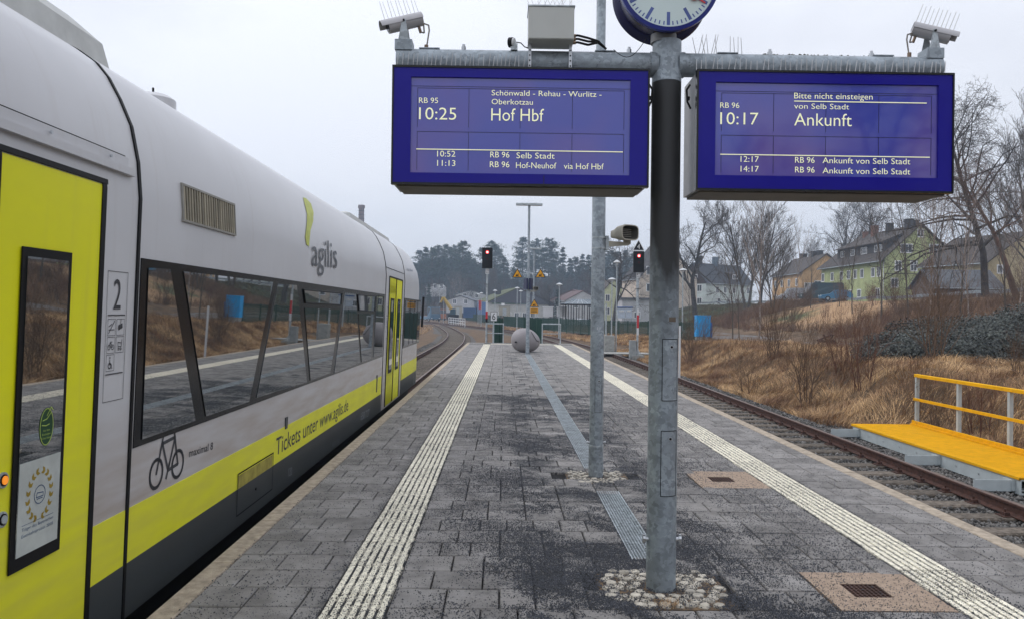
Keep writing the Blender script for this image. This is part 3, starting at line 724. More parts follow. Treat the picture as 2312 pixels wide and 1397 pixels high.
# doors
def door(y0, y1, z0, z1, wy0, wy1, wz0, wz1, seal=.018):
    d = band(y0, y1, z0, z1, .003, 'door', M['tyellow'], nz=6)
    fr = poly([(wy0, wz0), (wy1, wz0), (wy1, wz1), (wy0, wz1)], .008, 'door_window_frame', M['black'], parent=d, t=.006)
    g = .03*(wy1-wy0)/.37
    poly([(wy0+g, wz0+.06), (wy1-g, wz0+.06), (wy1-g, wz1-.04), (wy0+g, wz1-.04)], .015, 'door_glass', M['tglass'], parent=d, t=.003)
    return d
d1 = door(3.10, 3.885, -.10, 2.215, 3.255, 3.625, .47, 1.85)
d0 = door(2.27, 3.06, -.10, 2.215, 2.53, 2.9, .47, 1.85)
band(3.0605, 3.0995, -.1, 2.215, .012, 'door_seal', M['black'])
band(2.25, 3.93, 2.22, 2.245, .012, 'door_seal', M['black'])
band(13.68, 14.55, -.1, 2.2, .003, 'door', M['tyellow']); 
for (a, c, wa, wb_) in ((13.70, 14.53, 13.9, 14.33), (14.6, 15.4, 14.8, 15.2)):
    dd = door(a, c, -.10, 2.18, wa, wb_, .47, 1.82)
band(14.54, 14.59, -.1, 2.18, .012, 'door_seal', M['black']); band(13.66, 13.70, -.1, 2.2, .012, 'door_seal', M['black']); band(15.4, 15.44, -.1, 2.2, .012, 'door_seal', M['black'])
band(13.68, 15.42, 2.185, 2.21, .012, 'door_seal', M['black'])
band(13.32, 15.74, 2.34, 2.352, .007, 'rain_gutter', M['tdark'])
# buttons on the door leaf
def sidecyl(y, z, r, x0, x1, name, m, parent):
    b = MB(); b.tube((px_at(z)+x0, y, z), (px_at(z)+x1, y, z), r, r, 20); return b.build(name, m, parent, smooth=True)
for (px_, py_, mt) in ((2, 1083, mat('amber_button', (.8, .25, .02), .4, emis=(1, .3, .03), es=.5)), (0, 1172, M['galvlight'])):
    y, z = side(px_, py_); sidecyl(y, z, .033, 0, .012, 'button_ring', M['galvlight'], T); sidecyl(y, z, .024, .012, .016, 'button_gasket', M['black'], T); sidecyl(y, z, .018, .016, .02, 'door_button', mt, T)
# door stickers
y, z = side(95, 962)
b = MB(); b.prism([(y+.052*math.cos(a*.2618), z+.085*math.sin(a*.2618)) for a in range(24)], sfun(.0185), .001)
b.build('round_sticker', mat('green_sticker', (.012, .06, .025), .5), T)
def pr(b): return b
lime = mat('lime_print', (.45, .6, .12), .5)
f = lambda u, v: tmap(.0205)(y+u, z+v)
strokes([[(.049*math.cos(a*.2618), .081*math.sin(a*.2618)) for a in range(25)], [(-.03, .03), (0, .035), (.03, .06), (.04, .05)], [(-.035, .01), (-.005, .005), (.02, .01)], [(.0, .05), (.03, .085), (.045, .07)]], .004, f).build('sticker_outline', lime, T, fixn=False)
for k, s in enumerate(('Vor dem', 'Einsteigen', 'Ticket lösen!')):
    w = (.05, .062, .078)[k]; text_on(s, f, w, .009, 'sticker_lettering', lime, T, -w/2, -.02-.017*k)
ya, yb = 3.29, 3.59; 
poly([(ya, .53), (yb, .53), (yb, .93), (ya, .93)], .0185, 'award_poster', mat('poster_paper', (.50, .53, .50), .4), t=.001)
f = lambda u, v: tmap(.0205)((ya+yb)/2+u, .53+v)
gold = mat('gold_print', (.34, .24, .03), .5)
b = MB()
for s in (-1, 1):
    for k in range(8):
        a = R(-80+k*21); cx_, cy_ = s*.085*math.cos(a), .24+.105*math.sin(a)
        for q in (-1, 1):
            t_ = a+math.pi/2+q*.5; dx, dy = s*math.cos(t_)*.026, math.sin(t_)*.026; nx, ny = -dy*.33, dx*.33
            b.add([f(cx_, cy_), f(cx_+dx*.5+nx, cy_+dy*.5+ny), f(cx_+dx*1.2, cy_+dy*1.2), f(cx_+dx*.5-nx, cy_+dy*.5-ny)], [(0, 1, 2, 3)])
b.build('laurel_wreath', gold, T, fixn=False)
blue = mat('blue_print', (.05, .1, .2), .5)
strokes([ring2(0, .24, .04, 0, 20), [(-.025, .23), (.025, .23), (.025, .245), (-.02, .25), (-.025, .23)], [(-.02, .222), (.02, .222)]], .004, f).build('engine_emblem', blue, T, fixn=False)
for k, s in enumerate(('Träger des Bayerischen', 'Eisenbahnpreises 2018')): text_on(s, f, .23, .014, 'poster_lettering', blue, T, -.12, .105-.028*k)
strokes([[(-.12, .13), (.11, .13)]], .002, f).build('poster_rule', blue, T, fixn=False)
# gutter rail above the door
b = MB(); (ya, za), (yb, zb) = (1.0, 2.33), (4.22, 2.33)
b.box(px_at(2.32)-.02, px_at(2.32)+.03, 0.5, 4.2, 2.305, 2.345); b.box(px_at(2.38)-.03, px_at(2.38)+.012, .5, 4.16, 2.345, 2.40)
b.build('rain_gutter', M['twhite'], T)
b = MB(); b.box(px_at(2.40)-.01, px_at(2.40)+.006, .5, 4.14, 2.402, 2.408); b.build('gutter_gap', M['black'], T)
for y in (3.43, 3.95): sidecyl(y, 2.37, .008, .02, .03, 'gutter_bolt', M['bolt'], T)
# ventilation grille
G_ = [side(*p) for p in ((412, 420), (528, 465), (526, 526), (409, 497))]
ya, yb = 4.96-.13, 5.9
ya = (G_[0][0]+G_[3][0])/2; yb = (G_[1][0]+G_[2][0])/2; za = (G_[2][1]+G_[3][1])/2; zb = (G_[0][1]+G_[1][1])/2
gr = poly([(ya, za), (yb, za), (yb, zb), (ya, zb)], .001, 'vent_grille', mat('vent_dark', (.05, .045, .035), .8), t=.003)
b = MB(); w = .014
for (a, c, d, e) in ((ya-w, yb+w, za-w, za), (ya-w, yb+w, zb, zb+w), (ya-w, ya, za, zb), (yb, yb+w, za, zb)): b.prism([(a, d), (c, d), (c, e), (a, e)], sfun(.0), .014)
b.build('grille_frame', mat('dirty_grille_frame', (.30, .29, .26), .6), gr)
sl = None
for k in range(22):
    y = ya+(k+.5)*(yb-ya)/22; b = MB(); b.prism([(y-.011, za), (y+.011, za), (y+.011, zb), (y-.011, zb)], sfun(.004), .007); b.build('slat', mat('grille_slat', (.30, .27, .20), .6, objr=.3) if sl is None else sl, gr)
    sl = bpy.data.materials['grille_slat']
# flap low on the side, small catches
F_ = [side(*p) for p in ((535, 1075), (615, 1027), (612, 1105), (530, 1175))]
fy0, fy1 = F_[0][0], F_[1][0]
strokes([[(fy0, -.03), (fy0, .30), (fy1, .30), (fy1, -.03), (fy0, -.03)]], .012, tmap(.0095)).build('flap_outline', M['black'], T, fixn=False)
band(fy0+.02, fy1-.02, ZY0, .285, .007, 'service_flap', mat('dirty_yellow', (.35, .30, .06), .6, var=.3, scale=8))
sidecyl((fy0+fy1)/2, .08, .012, 0, .012, 'flap_lock', M['black'], T)
y, z = side(645, 955); poly([(y-.035, z-.05), (y+.035, z-.05), (y+.035, z+.06), (y-.035, z+.06)], .003, 'side_catch', M['tdark'], t=.008)
y, z = side(850, 865); poly([(y-.04, z-.14), (y+.04, z-.14), (y+.04, z+.14), (y-.04, z+.14)], .003, 'side_catch', M['tdark'], t=.008)
# roof gear
def roofbox(y0, y1, x0, x1, h, name):
    b = MB(); zt = 3.1; pts = []
    vs = [(x0, y0, 3.0), (x1, y0, 3.0), (x1, y1, 3.0), (x0, y1, 3.0), (x0-.12, y0+.2, zt+h), (x1+.12, y0+.2, zt+h), (x1+.12, y1-.32, zt+h), (x0-.12, y1-.32, zt+h), (x0-.03, y0+.05, zt+h*.7), (x1+.03, y0+.05, zt+h*.7), (x1+.03, y1-.1, zt+h*.6), (x0-.03, y1-.1, zt+h*.6)]
    b.add(vs, [(0, 1, 9, 8), (8, 9, 5, 4), (1, 2, 10, 9), (9, 10, 6, 5), (2, 3, 11, 10), (10, 11, 7, 6), (3, 0, 8, 11), (11, 8, 4, 7), (4, 5, 6, 7)])
    return b.build(name, mat('roof_unit_white', (.50, .51, .49), .5, var=.12), T)
roofbox(1.6, 4.95, -2.50, -4.4, .24, 'roof_unit')
roofbox(12.6, 17.0, -2.5, -4.4, .13, 'roof_unit')
b = MB(); b.lathe((-2.62, 5.75, 3.07), [(.16, 0), (.16, .07), (.12, .10), (.04, .115)], 18); b.build('roof_antenna', M['twhite'], T, smooth=True)
b = MB(); b.tube((-2.62, 5.75, 3.18), (-2.62, 5.75, 3.23), .008); b.build('roof_antenna', M['black'], T)
# running gear below
b = MB(); b.box(XC-1.2, XC+1.15, -5, 18.6, -.55, -.14); b.build('underframe', M['black'], T)
for yc in (16.0, 13.6):
    for s in (-1, 1):
        b = MB(); b.lathe((XC+s*.75, yc, -.2), [(.38, -.065), (.40, -.06), (.38, .0), (.36, .065)], 24, 'X'); b.build('wheel', M['rust'], T, smooth=True)
b = MB(); b.box(XC-1.1, XC+1.12, 18.6, 19.3, -.45, -.12); b.build('bogie_fairing', M['black'], T)
b = MB(); b.tube((-2.05, 19.5, 1.2), (-2.03, 19.62, 1.95), .03, n=8); b.build('wing_mirror', M['black'], T)
train_text('ics ber', (918, 611), (932, 614), 6, 'lettering', mat('blue_grey_print', (.1, .14, .2), .5), off=.012)
# ================================================================== DISPLAY POST
PX0, PY0 = .947, 4.53
post = thing('display_post', (PX0, PY0, 0), 'thick galvanised post with dark upper sleeve carrying the clock and departure boards', 'post')
b = MB(); b.tube((PX0, PY0, -.3), (PX0, PY0, 2.955), .0865, .0855, 40); b.build('pole', None, post, smooth=True)
pole = post.children[0]
# coating worn from dark to bare zinc, with a ragged edge
m = galv('coated_post', (.27, .31, .34)); t = m.node_tree; bb = t.nodes['Principled BSDF']; src = bb.inputs['Base Color'].links[0].from_socket
g = [n for n in t.nodes if n.type == 'NEW_GEOMETRY'][0]; sp = t.nodes.new('ShaderNodeSeparateXYZ'); t.links.new(g.outputs['Position'], sp.inputs[0])
n_ = t.nodes.new('ShaderNodeTexNoise'); n_.inputs['Scale'].default_value = 5; n_.inputs['Detail'].default_value = 8
mp_ = t.nodes.new('ShaderNodeMapping'); mp_.inputs['Scale'].default_value = (1.4, 1.4, .5); t.links.new(g.outputs['Position'], mp_.inputs[0]); t.links.new(mp_.outputs[0], n_.inputs[0])
ad = t.nodes.new('ShaderNodeMath'); ad.operation = 'MULTIPLY_ADD'; ad.inputs[1].default_value = 1.3; t.links.new(n_.outputs[0], ad.inputs[0]); t.links.new(sp.outputs[2], ad.inputs[2])
q = t.nodes.new('ShaderNodeMapRange'); q.inputs[1].default_value = 2.08; q.inputs[2].default_value = 2.55; t.links.new(ad.outputs[0], q.inputs[0])
mi = t.nodes.new('ShaderNodeMixRGB'); mi.inputs[2].default_value = (.045, .046, .047, 1); t.links.new(q.outputs[0], mi.inputs[0]); t.links.new(src, mi.inputs[1]); t.links.new(mi.outputs[0], bb.inputs['Base Color'])
pole.data.materials.clear(); pole.data.materials.append(m)
b = MB(); b.tube((PX0, PY0, 2.957), (PX0, PY0, 3.20), .086, .084, 40); b.build('pole_head', M['galv'], post, smooth=True)
BZ = 3.065
b = MB(); b.tube((-.64, PY0, BZ), (PX0-.07, PY0, BZ), .068, .068, 28); b.tube((PX0-.1, PY0, BZ), (PX0-.06, PY0, BZ), .074, .074, 28); b.build('beam', M['galv'], post, smooth=True)
b = MB(); b.tube((PX0+.07, PY0, BZ), (2.56, PY0, BZ), .068, .068, 28); b.tube((PX0+.06, PY0, BZ), (PX0+.1, PY0, BZ), .074, .074, 28); b.build('beam', M['galv'], post, smooth=True)
for x in (-.25, .72, 1.55, 2.15):
    b = MB(); b.tube((x, PY0-.02, BZ+.06), (x, PY0-.02, BZ+.082), .014, n=6); b.tube((x, PY0-.02, BZ+.082), (x, PY0-.02, BZ+.095), .009, n=8); b.build('beam_bolt', M['bolt'], post)
for x in (-.45, .58, 1.30, 2.22):
    b = MB(); b.box(x-.06, x+.06, PY0-.03, PY0+.03, BZ+.066, BZ+.072); b.build('beam_plate', M['galv'], post)
# curved service hatches: outlines standing on the tube
def on_tube(cx, cy, r):
    return lambda u, v: Vector((cx+r*math.sin(u/r), cy-r*math.cos(u/r), v))
def hatch(parent, cx, cy, r, u0, u1, z0, z1, name='service_hatch', rr=.004):
    f = on_tube(cx, cy, r+.0022); k = 8; b = MB()
    vs = []; us = [u0+(u1-u0)*i/k for i in range(k+1)]
    b.add([f(u, z) for z in (z0, z1) for u in us], [(i, i+1, k+2+i, k+1+i) for i in range(k)])
    h = b.build(name, M['galv'], parent, smooth=True, fixn=False)
    pts = [(u, z0) for u in us]+[(u, z1) for u in reversed(us)]+[(u0, z0)]
    strokes([pts], rr, on_tube(cx, cy, r+.0032)).build('hatch_gap', M['black'], h, fixn=False)
    c = f((u0+u1)/2+.003, z1-.045); b = MB(); b.tube(c, c-Vector((0, .004, 0)), .011, n=16); lk = b.build('hatch_lock', M['bolt'], h)
    c = c-Vector((0, .0042, 0)); b = MB(); b.tube(c, c-Vector((0, .001, 0)), .007, n=12); b.build('lock_core', M['black'], h)
hatch(post, PX0, PY0, .0865, -.024, .079, 1.10, 1.455)
hatch(post, PX0, PY0, .0865, -.026, .077, .548, .925)
f = on_tube(PX0, PY0, .0885); b = MB(); b.add([f(.012, 1.555), f(.036, 1.555), f(.036, 1.582), f(.012, 1.582), f(.06, 1.555), f(.06, 1.582)], [(0, 1, 2, 3), (1, 4, 5, 2)]); b.build('rating_plate', mat('bronze_plate', (.18, .15, .12), .4, .5), post, fixn=False)
for s in (-1, 1):
    b = MB(); b.tube((PX0+s*.08, PY0-.02, .285), (PX0+s*.105, PY0-.02, .285), .011, n=8); b.tube((PX0+s*.098, PY0-.02, .285), (PX0+s*.112, PY0-.02, .285), .019, n=6); b.tube((PX0+s*.106, PY0-.02, .31), (PX0+s*.106, PY0-.02, .255), .008, n=6); b.build('earthing_bolt', M['bolt'], post)
# bird spikes along the beam
def spikes(parent, x0, x1, dx, z, h, y, lean=.0, jit=.012, name='bird_spike', zl=0):
    ms = [me_of(MB().tube((0, 0, 0), (random.uniform(-jit, jit), random.uniform(-.02, .0), h*random.uniform(.85, 1.08)), .0026, .0018, 4, False), 'bird_spike', M['spike']) for _ in range(6)]
    x = x0
    while x < x1: inst(name, random.choice(ms), (x, y+random.uniform(-.006, .006), z), parent); x += dx*random.uniform(.8, 1.2)
M['spike'] = mat('steel_wire', (.62, .62, .62), .4, .3)
spikes(post, -.63, .13, .027, 2.99, .085, 4.44, jit=.014)
spikes(post, 1.10, 2.55, .031, 2.992, .085, 4.44)
spikes(post, 1.12, 1.25, .018, BZ+.068, .105, PY0, jit=.03)
spikes(post, 1.32, 1.42, .024, BZ+.068, .11, PY0, jit=.02)
# moss crumbs on the right beam
b = MB()
for _ in range(70):
    x = random.uniform(1.5, 2.3); r_ = random.uniform(.003, .007); b.tube((x, PY0+random.uniform(-.02, .02), BZ+.066), (x+.002, PY0, BZ+.066+r_*1.6), r_, r_*.4, 5)
tag(b.build('moss_crumbs', mat('moss', (.06, .06, .03), 1), post), kind='stuff')
# ---------------------------------------------------------------- departure boards
M['blueframe'] = mat('ultramarine_frame', (.010, .006, .26), .12, var=.05, spec=.22)
M['screen'] = mat('display_glass', (.050, .065, .42), .05, col2=(.12, .075, .36), scale=1.3, vfac=(.4, .6), spec=1.0, det=2)  # blue-to-purple drift in the colour stands in for backlight and reflections
M['lcd'] = mat('lcd_pale_yellow', (.72, .72, .46), .6, emis=(.85, .86, .58), es=.45, var=.02)
M['boardside'] = mat('board_side_grey', (.36, .36, .37), .5)
M['boardunder'] = mat('board_underside', (.16, .145, .125), .6)
M['cell'] = mat('display_cell_line', (.012, .010, .07), .5)
YF = 4.36
def board(x0, x1, z0, z1, inner, label, lines, cells, rules, extra):
    t = thing('departure_board', ((x0+x1)/2, YF+.16, z0), label, 'display board', 'departure boards under the beam')
    b = MB(); b.box(x0+.008, x1-.008, YF+.02, YF+.33, z0+.006, z1-.006); b.build('housing', M['boardside'], t)
    b = MB(); b.box(x0+.03, x1-.03, YF+.03, YF+.335, z0-.006, z0+.0055); b.build('underside_panel', M['boardunder'], t)
    b = MB()
    for (a, c, d, e) in ((x0, x1, z0, z0+.012), (x0, x1, z1-.012, z1), (x0, x0+.01, z0+.012, z1-.012), (x1-.01, x1, z0+.012, z1-.012)): b.box(a, c, YF-.012, YF+.03, d, e)
    b.build('outer_edge', M['glossblack'], t)
    (ix0, iz1, ix1, iz0) = inner
    b = MB()
    for (a, c, d, e) in ((x0+.01, ix0, z0+.012, z1-.012), (ix1, x1-.01, z0+.012, z1-.012), (ix0, ix1, z0+.012, iz0), (ix0, ix1, iz1, z1-.012)): b.box(a, c, YF-.006, YF+.02, d, e)
    b.build('front_frame', M['blueframe'], t)
    b = MB(); b.box(ix0, ix1, YF+.006, YF+.02, iz0, iz1); b.build('screen', M['screen'], t)
    b = MB(); w = ix1-ix0; H = iz1-iz0; yl = YF+.0045
    def bar(a, d, c, e): b.box(a, c, yl, YF+.006, d, e)
    lw = .0022
    xs = [ix0+w*k for k in (.028, .262, .497, .735, .972)]
    for (za, zb) in cells:
        zt, zb_ = iz1-H*za, iz1-H*zb
        for x in xs: bar(x, zb_, x+lw, zt)
        bar(xs[0], zt-lw, xs[-1]+lw, zt)
    bar(ix0, iz1-H*.09-lw, ix1, iz1-H*.09); 
    b.build('cell_grid', M['cell'], t)
    for (s, pl, pr_, pb, ph) in lines:
        p = at(pl, pb, YF+.004); q = at(pr_, pb+(pr_-pl)*.0122, YF+.004); hh = ph*YF/F
        f = lambda u, v: Vector((p.x+u, YF+.003, p.z+v))
        text_on(s, f, q.x-p.x, hh, 'display_lettering', M['lcd'], t)
    for (pl, pr_, py) in rules:
        p = at(pl, py, YF+.004); q = at(pr_, py+(pr_-pl)*.0122, YF+.004)
        b = MB(); b.box(p.x, q.x, YF+.0015, YF+.0043, p.z-.0022, p.z+.0022); b.build('display_rule', M['lcd'], t)
    return t
def pxr(l, tt, r, bt): a = at(l, tt, YF); c = at(r, bt, YF); return (a.x, a.z, c.x, c.z)
B1 = board(-.642, .815, 2.312, 2.985, pxr(929, 174, 1421, 397), 'left blue departure board reading Hof Hbf 10:25', [
    ('RB 95', 946, 989, 233, 12), ('10:25', 946, 1030, 270, 27), ('Schönwald - Rehau - Wurlitz -', 1110, 1358, 216, 12), ('Oberkotzau', 1110, 1203, 236, 12), ('Hof Hbf', 1109, 1228, 273, 28),
    ('10:52', 987, 1028, 354, 13), ('RB 96', 1107, 1150, 356, 13), ('Selb Stadt', 1166, 1252, 358, 13), ('11:13', 987, 1028, 375, 13), ('RB 96', 1106, 1150, 378, 13), ('Hof-Neuhof', 1165, 1256, 380, 13), ('via Hof Hbf', 1273, 1363, 382, 13)],
    ((.11, .52), (.565, .97)), [(940, 1406, 337)], None)
B2 = board(1.083, 2.552, 2.302, 2.988, pxr(1616, 186, 2116, 403), 'right blue board reading Ankunft 10:17', [
    ('RB 96', 1626, 1669, 244, 12), ('10:17', 1626, 1712, 281, 27), ('Bitte nicht einsteigen', 1793, 1970, 223, 13), ('von Selb Stadt', 1793, 1917, 246, 12), ('Ankunft', 1793, 1923, 284, 28),
    ('12:17', 1672, 1713, 366, 13), ('RB 96', 1795, 1839, 368, 13), ('Ankunft von Selb Stadt', 1857, 2055, 369, 13), ('14:17', 1672, 1713, 388, 13), ('RB 96', 1795, 1839, 390, 13), ('Ankunft von Selb Stadt', 1857, 2055, 392, 13)],
    ((.11, .52), (.565, .97)), [(1626, 2099, 349), (1793, 2092, 229)], None)
b = MB(); b.box(.218, .224, YF-.0065, YF-.0055, 2.324, 2.372); b.build('frame_scratch_gap', M['cell'], B1)
for s_, x in ((B1, .83), (B2, 1.07)):
    b = MB(); sg = -1 if s_ is B1 else 1; b.path([(x, YF+.1, 2.93), (x-sg*.02, YF+.1, 2.90), (x-sg*.015, YF+.1, 2.83), (x+sg*.005, YF+.1, 2.79)], .006); b.tube((x-sg*.01, YF+.1, 2.86), (x-sg*.012, YF+.1, 2.84), .010, n=8); b.build('supply_cable', M['black'], s_)
# ---------------------------------------------------------------- clock
cc = at(1510, -43, 4.40); CR = .288
clk = thing('station_clock', (cc.x, 4.47, cc.z-CR), 'round white-faced station clock with blue rim above the post', 'clock')
b = MB(); b.lathe((cc.x, 4.53, cc.z), [(CR-.03, -.13), (CR, -.125), (CR, -.09), (CR-.02, -.07), (CR-.03, .07), (CR-.01, .09), (CR, .125), (CR-.03, .13)], 72, 'Y'); b.build('case', mat('dark_blue_case', (.012, .012, .06), .25), clk, smooth=True)
b = MB(); b.lathe((cc.x, 4.53, cc.z), [(CR-.022, -.145), (CR+.004, -.142), (CR+.004, -.10), (CR-.022, -.10)], 72, 'Y')
vs = []
b = MB(); n = 72
for r_, y in ((CR-.02, -.131), (CR-.018, -.147), (CR+.004, -.142), (CR+.004, -.115)):
    for k in range(n): a = 2*math.pi*k/n; vs.append((cc.x+r_*math.cos(a), 4.53+y, cc.z+r_*math.sin(a)))
b.add(vs, [(j*n+k, j*n+(k+1) % n, (j+1)*n+(k+1) % n, (j+1)*n+k) for j in range(3) for k in range(n)]); b.build('rim', mat('rim_blue', (.02, .03, .20), .25), clk, smooth=True)
b = MB(); b.tube((cc.x, 4.53-.1325, cc.z), (cc.x, 4.53-.131, cc.z), CR-.02, n=72); b.build('dial', mat('dial_white', (.62, .72, .70), .4, var=.02), clk)
def dial(a, r0, r1, w0, w1, y): # a clockwise from 12
    d = Vector((math.sin(a), 0, math.cos(a))); nn = Vector((math.cos(a), 0, -math.sin(a))); c = Vector((cc.x, 4.53-y, cc.z))
    return [c+d*r0+nn*w0, c+d*r1+nn*w1, c+d*r1-nn*w1, c+d*r0-nn*w0]
ink = mat('dial_blue_ink', (.09, .13, .34), .5)
for k in range(60):
    b = MB(); r1 = CR-.032
    if k % 5 == 0: b.add(dial(k*math.pi/30, r1-.075, r1, .0095, .0095, .1332), [(0, 1, 2, 3)]); b.build('hour_mark', ink, clk, fixn=False)
    else: b.add(dial(k*math.pi/30, r1-.022, r1, .0035, .0035, .1332), [(0, 1, 2, 3)]); b.build('minute_mark', ink, clk, fixn=False)
b = MB(); b.add(dial(2*math.pi*(10.27/12), -.04, .15, .012, .009, .137), [(0, 1, 2, 3)]); b.build('hour_hand', M['black'], clk, fixn=False)
b = MB(); b.add(dial(2*math.pi*(15.8/60), -.05, .23, .010, .007, .139), [(0, 1, 2, 3)]); b.build('minute_hand', M['black'], clk, fixn=False)
sa = 2*math.pi*20.3/60
b = MB(); b.add(dial(sa, -.06, .245, .006, .005, .142), [(0, 1, 2, 3)]); c = Vector((cc.x, 4.53-.1425, cc.z))+Vector((math.sin(sa), 0, math.cos(sa)))*.17; b.tube(c, c-Vector((0, .002, 0)), .026, n=20); b.build('second_hand', mat('hand_red', (.6, .06, .05), .4), clk, fixn=False)
b = MB(); b.tube((cc.x, 4.53, 3.19), (cc.x, 4.53, cc.z-CR+.02), .075, .075, 24); b.build('clock_neck', mat('neck_grey', (.2, .2, .2), .5, .3), clk, smooth=True)
# ---------------------------------------------------------------- equipment box on the beam
p0 = at(1193, 88, 4.36); p1 = at(1297, 17, 4.36)
ebx = thing('equipment_box', ((p0.x+p1.x)/2, 4.45, p0.z), 'light grey steel equipment box strapped on the beam left of the clock', 'box')
b = MB(); b.cbox(p0.x, p1.x, 4.36, 4.53, p0.z, p1.z, .004); b.build('cabinet_body', mat('cabinet_grey', (.48, .49, .46), .45, var=.06), ebx)
b = MB(); b.cbox(p0.x-.004, p1.x+.004, 4.352, 4.54, p1.z+.001, p1.z+.010, .003); b.build('cabinet_lid', M['galvlight'], ebx)
b = MB(); b.box(p0.x+.002, p1.x-.002, 4.356, 4.36, p0.z+.004, p1.z-.002); b.build('cabinet_door', mat('cabinet_door_grey', (.50, .51, .48), .45, var=.04), ebx)
for x in (p0.x+.012, p1.x-.012):
    b = MB(); b.box(x-.008, x+.008, 4.44, 4.46, BZ+.05, p0.z+.01); b.path([(x, PY0-.07*math.cos(a), BZ+.07*math.sin(a)) for a in [R(k) for k in range(-60, 121, 20)]], .006, 6)
    b.box(x-.009, x+.009, 4.452, 4.462, BZ-.07, BZ+.05); b.build('clamp_strap', M['bolt'], ebx)
    for k in range(3):
        b = MB(); b.tube((x, 4.452, BZ-.04+k*.03), (x, 4.4505, BZ-.04+k*.03), .005, n=8); b.build('strap_hole', M['black'], ebx)
for k in range(3):
    b = MB(); z = p0.z+.015+k*.02; x = p1.x
    b.path([(x, 4.46, z), (x+.03, 4.46, z+.004), (x+.09, 4.46, z-.01), (x+.15, 4.47, BZ+.105+.004*k), (x+.2, 4.49, BZ+.075)], .007, 8); b.build('cable', M['black'], ebx, smooth=True)
    b = MB(); b.tube((x, 4.46, z), (x+.018, 4.46, z+.002), .010, n=8); b.build('cable_gland', mat('brass', (.25, .18, .12), .4, .6), ebx)
ms_ = [me_of(MB().tube((0, 0, 0), (random.uniform(-.05, .05), 0, random.uniform(.05, .1)), .002, .0014, 4, False), 'bird_spike', M['spike']) for _ in range(6)]
for k in range(22): inst('bird_spike', random.choice(ms_), (p0.x+.01+(p1.x-p0.x-.02)*(k % 11)/10, 4.4+.08*(k//11), p1.z+.01), ebx)
# thin antenna cable hanging to the clock, photocell
b = MB(); A_ = Vector((.62, 4.44, 3.12)); B_ = at(1458, 90, 4.44); b.path([A_+(B_-A_)*(k/10)+Vector((0, 0, -.07*math.sin(math.pi*k/10))) for k in range(11)], .0022, 5)
tag(b.build('thin_cable', M['black']), 'thin black cable sagging between the beam and the clock', 'cable')
c = at(1157, 97, 4.5)
ps = thing('light_sensor', (c.x, 4.5, c.z-.03), 'small round black and white sensor on the beam left of the equipment box', 'sensor')
b = MB(); b.tube((c.x-.018, 4.5, c.z), (c.x+.004, 4.49, c.z-.002), .029, n=20); b.build('sensor_housing', M['black'], ps, smooth=True)
b = MB(); b.tube((c.x+.004, 4.49, c.z-.002), (c.x+.012, 4.487, c.z-.003), .027, .024, n=20); b.build('sensor_dome', M['white'], ps, smooth=True)
b = MB(); b.box(c.x-.01, c.x+.03, 4.48, 4.52, BZ+.06, c.z-.01); b.build('sensor_bracket', M['galvlight'], ps)
b = MB(); b.path([(c.x+.02, 4.49, c.z), (c.x+.05, 4.49, c.z-.005), (c.x+.07, 4.48, c.z-.03), (c.x+.1, 4.48, c.z-.04)], .003, 6); b.build('sensor_cable', M['black'], ps)
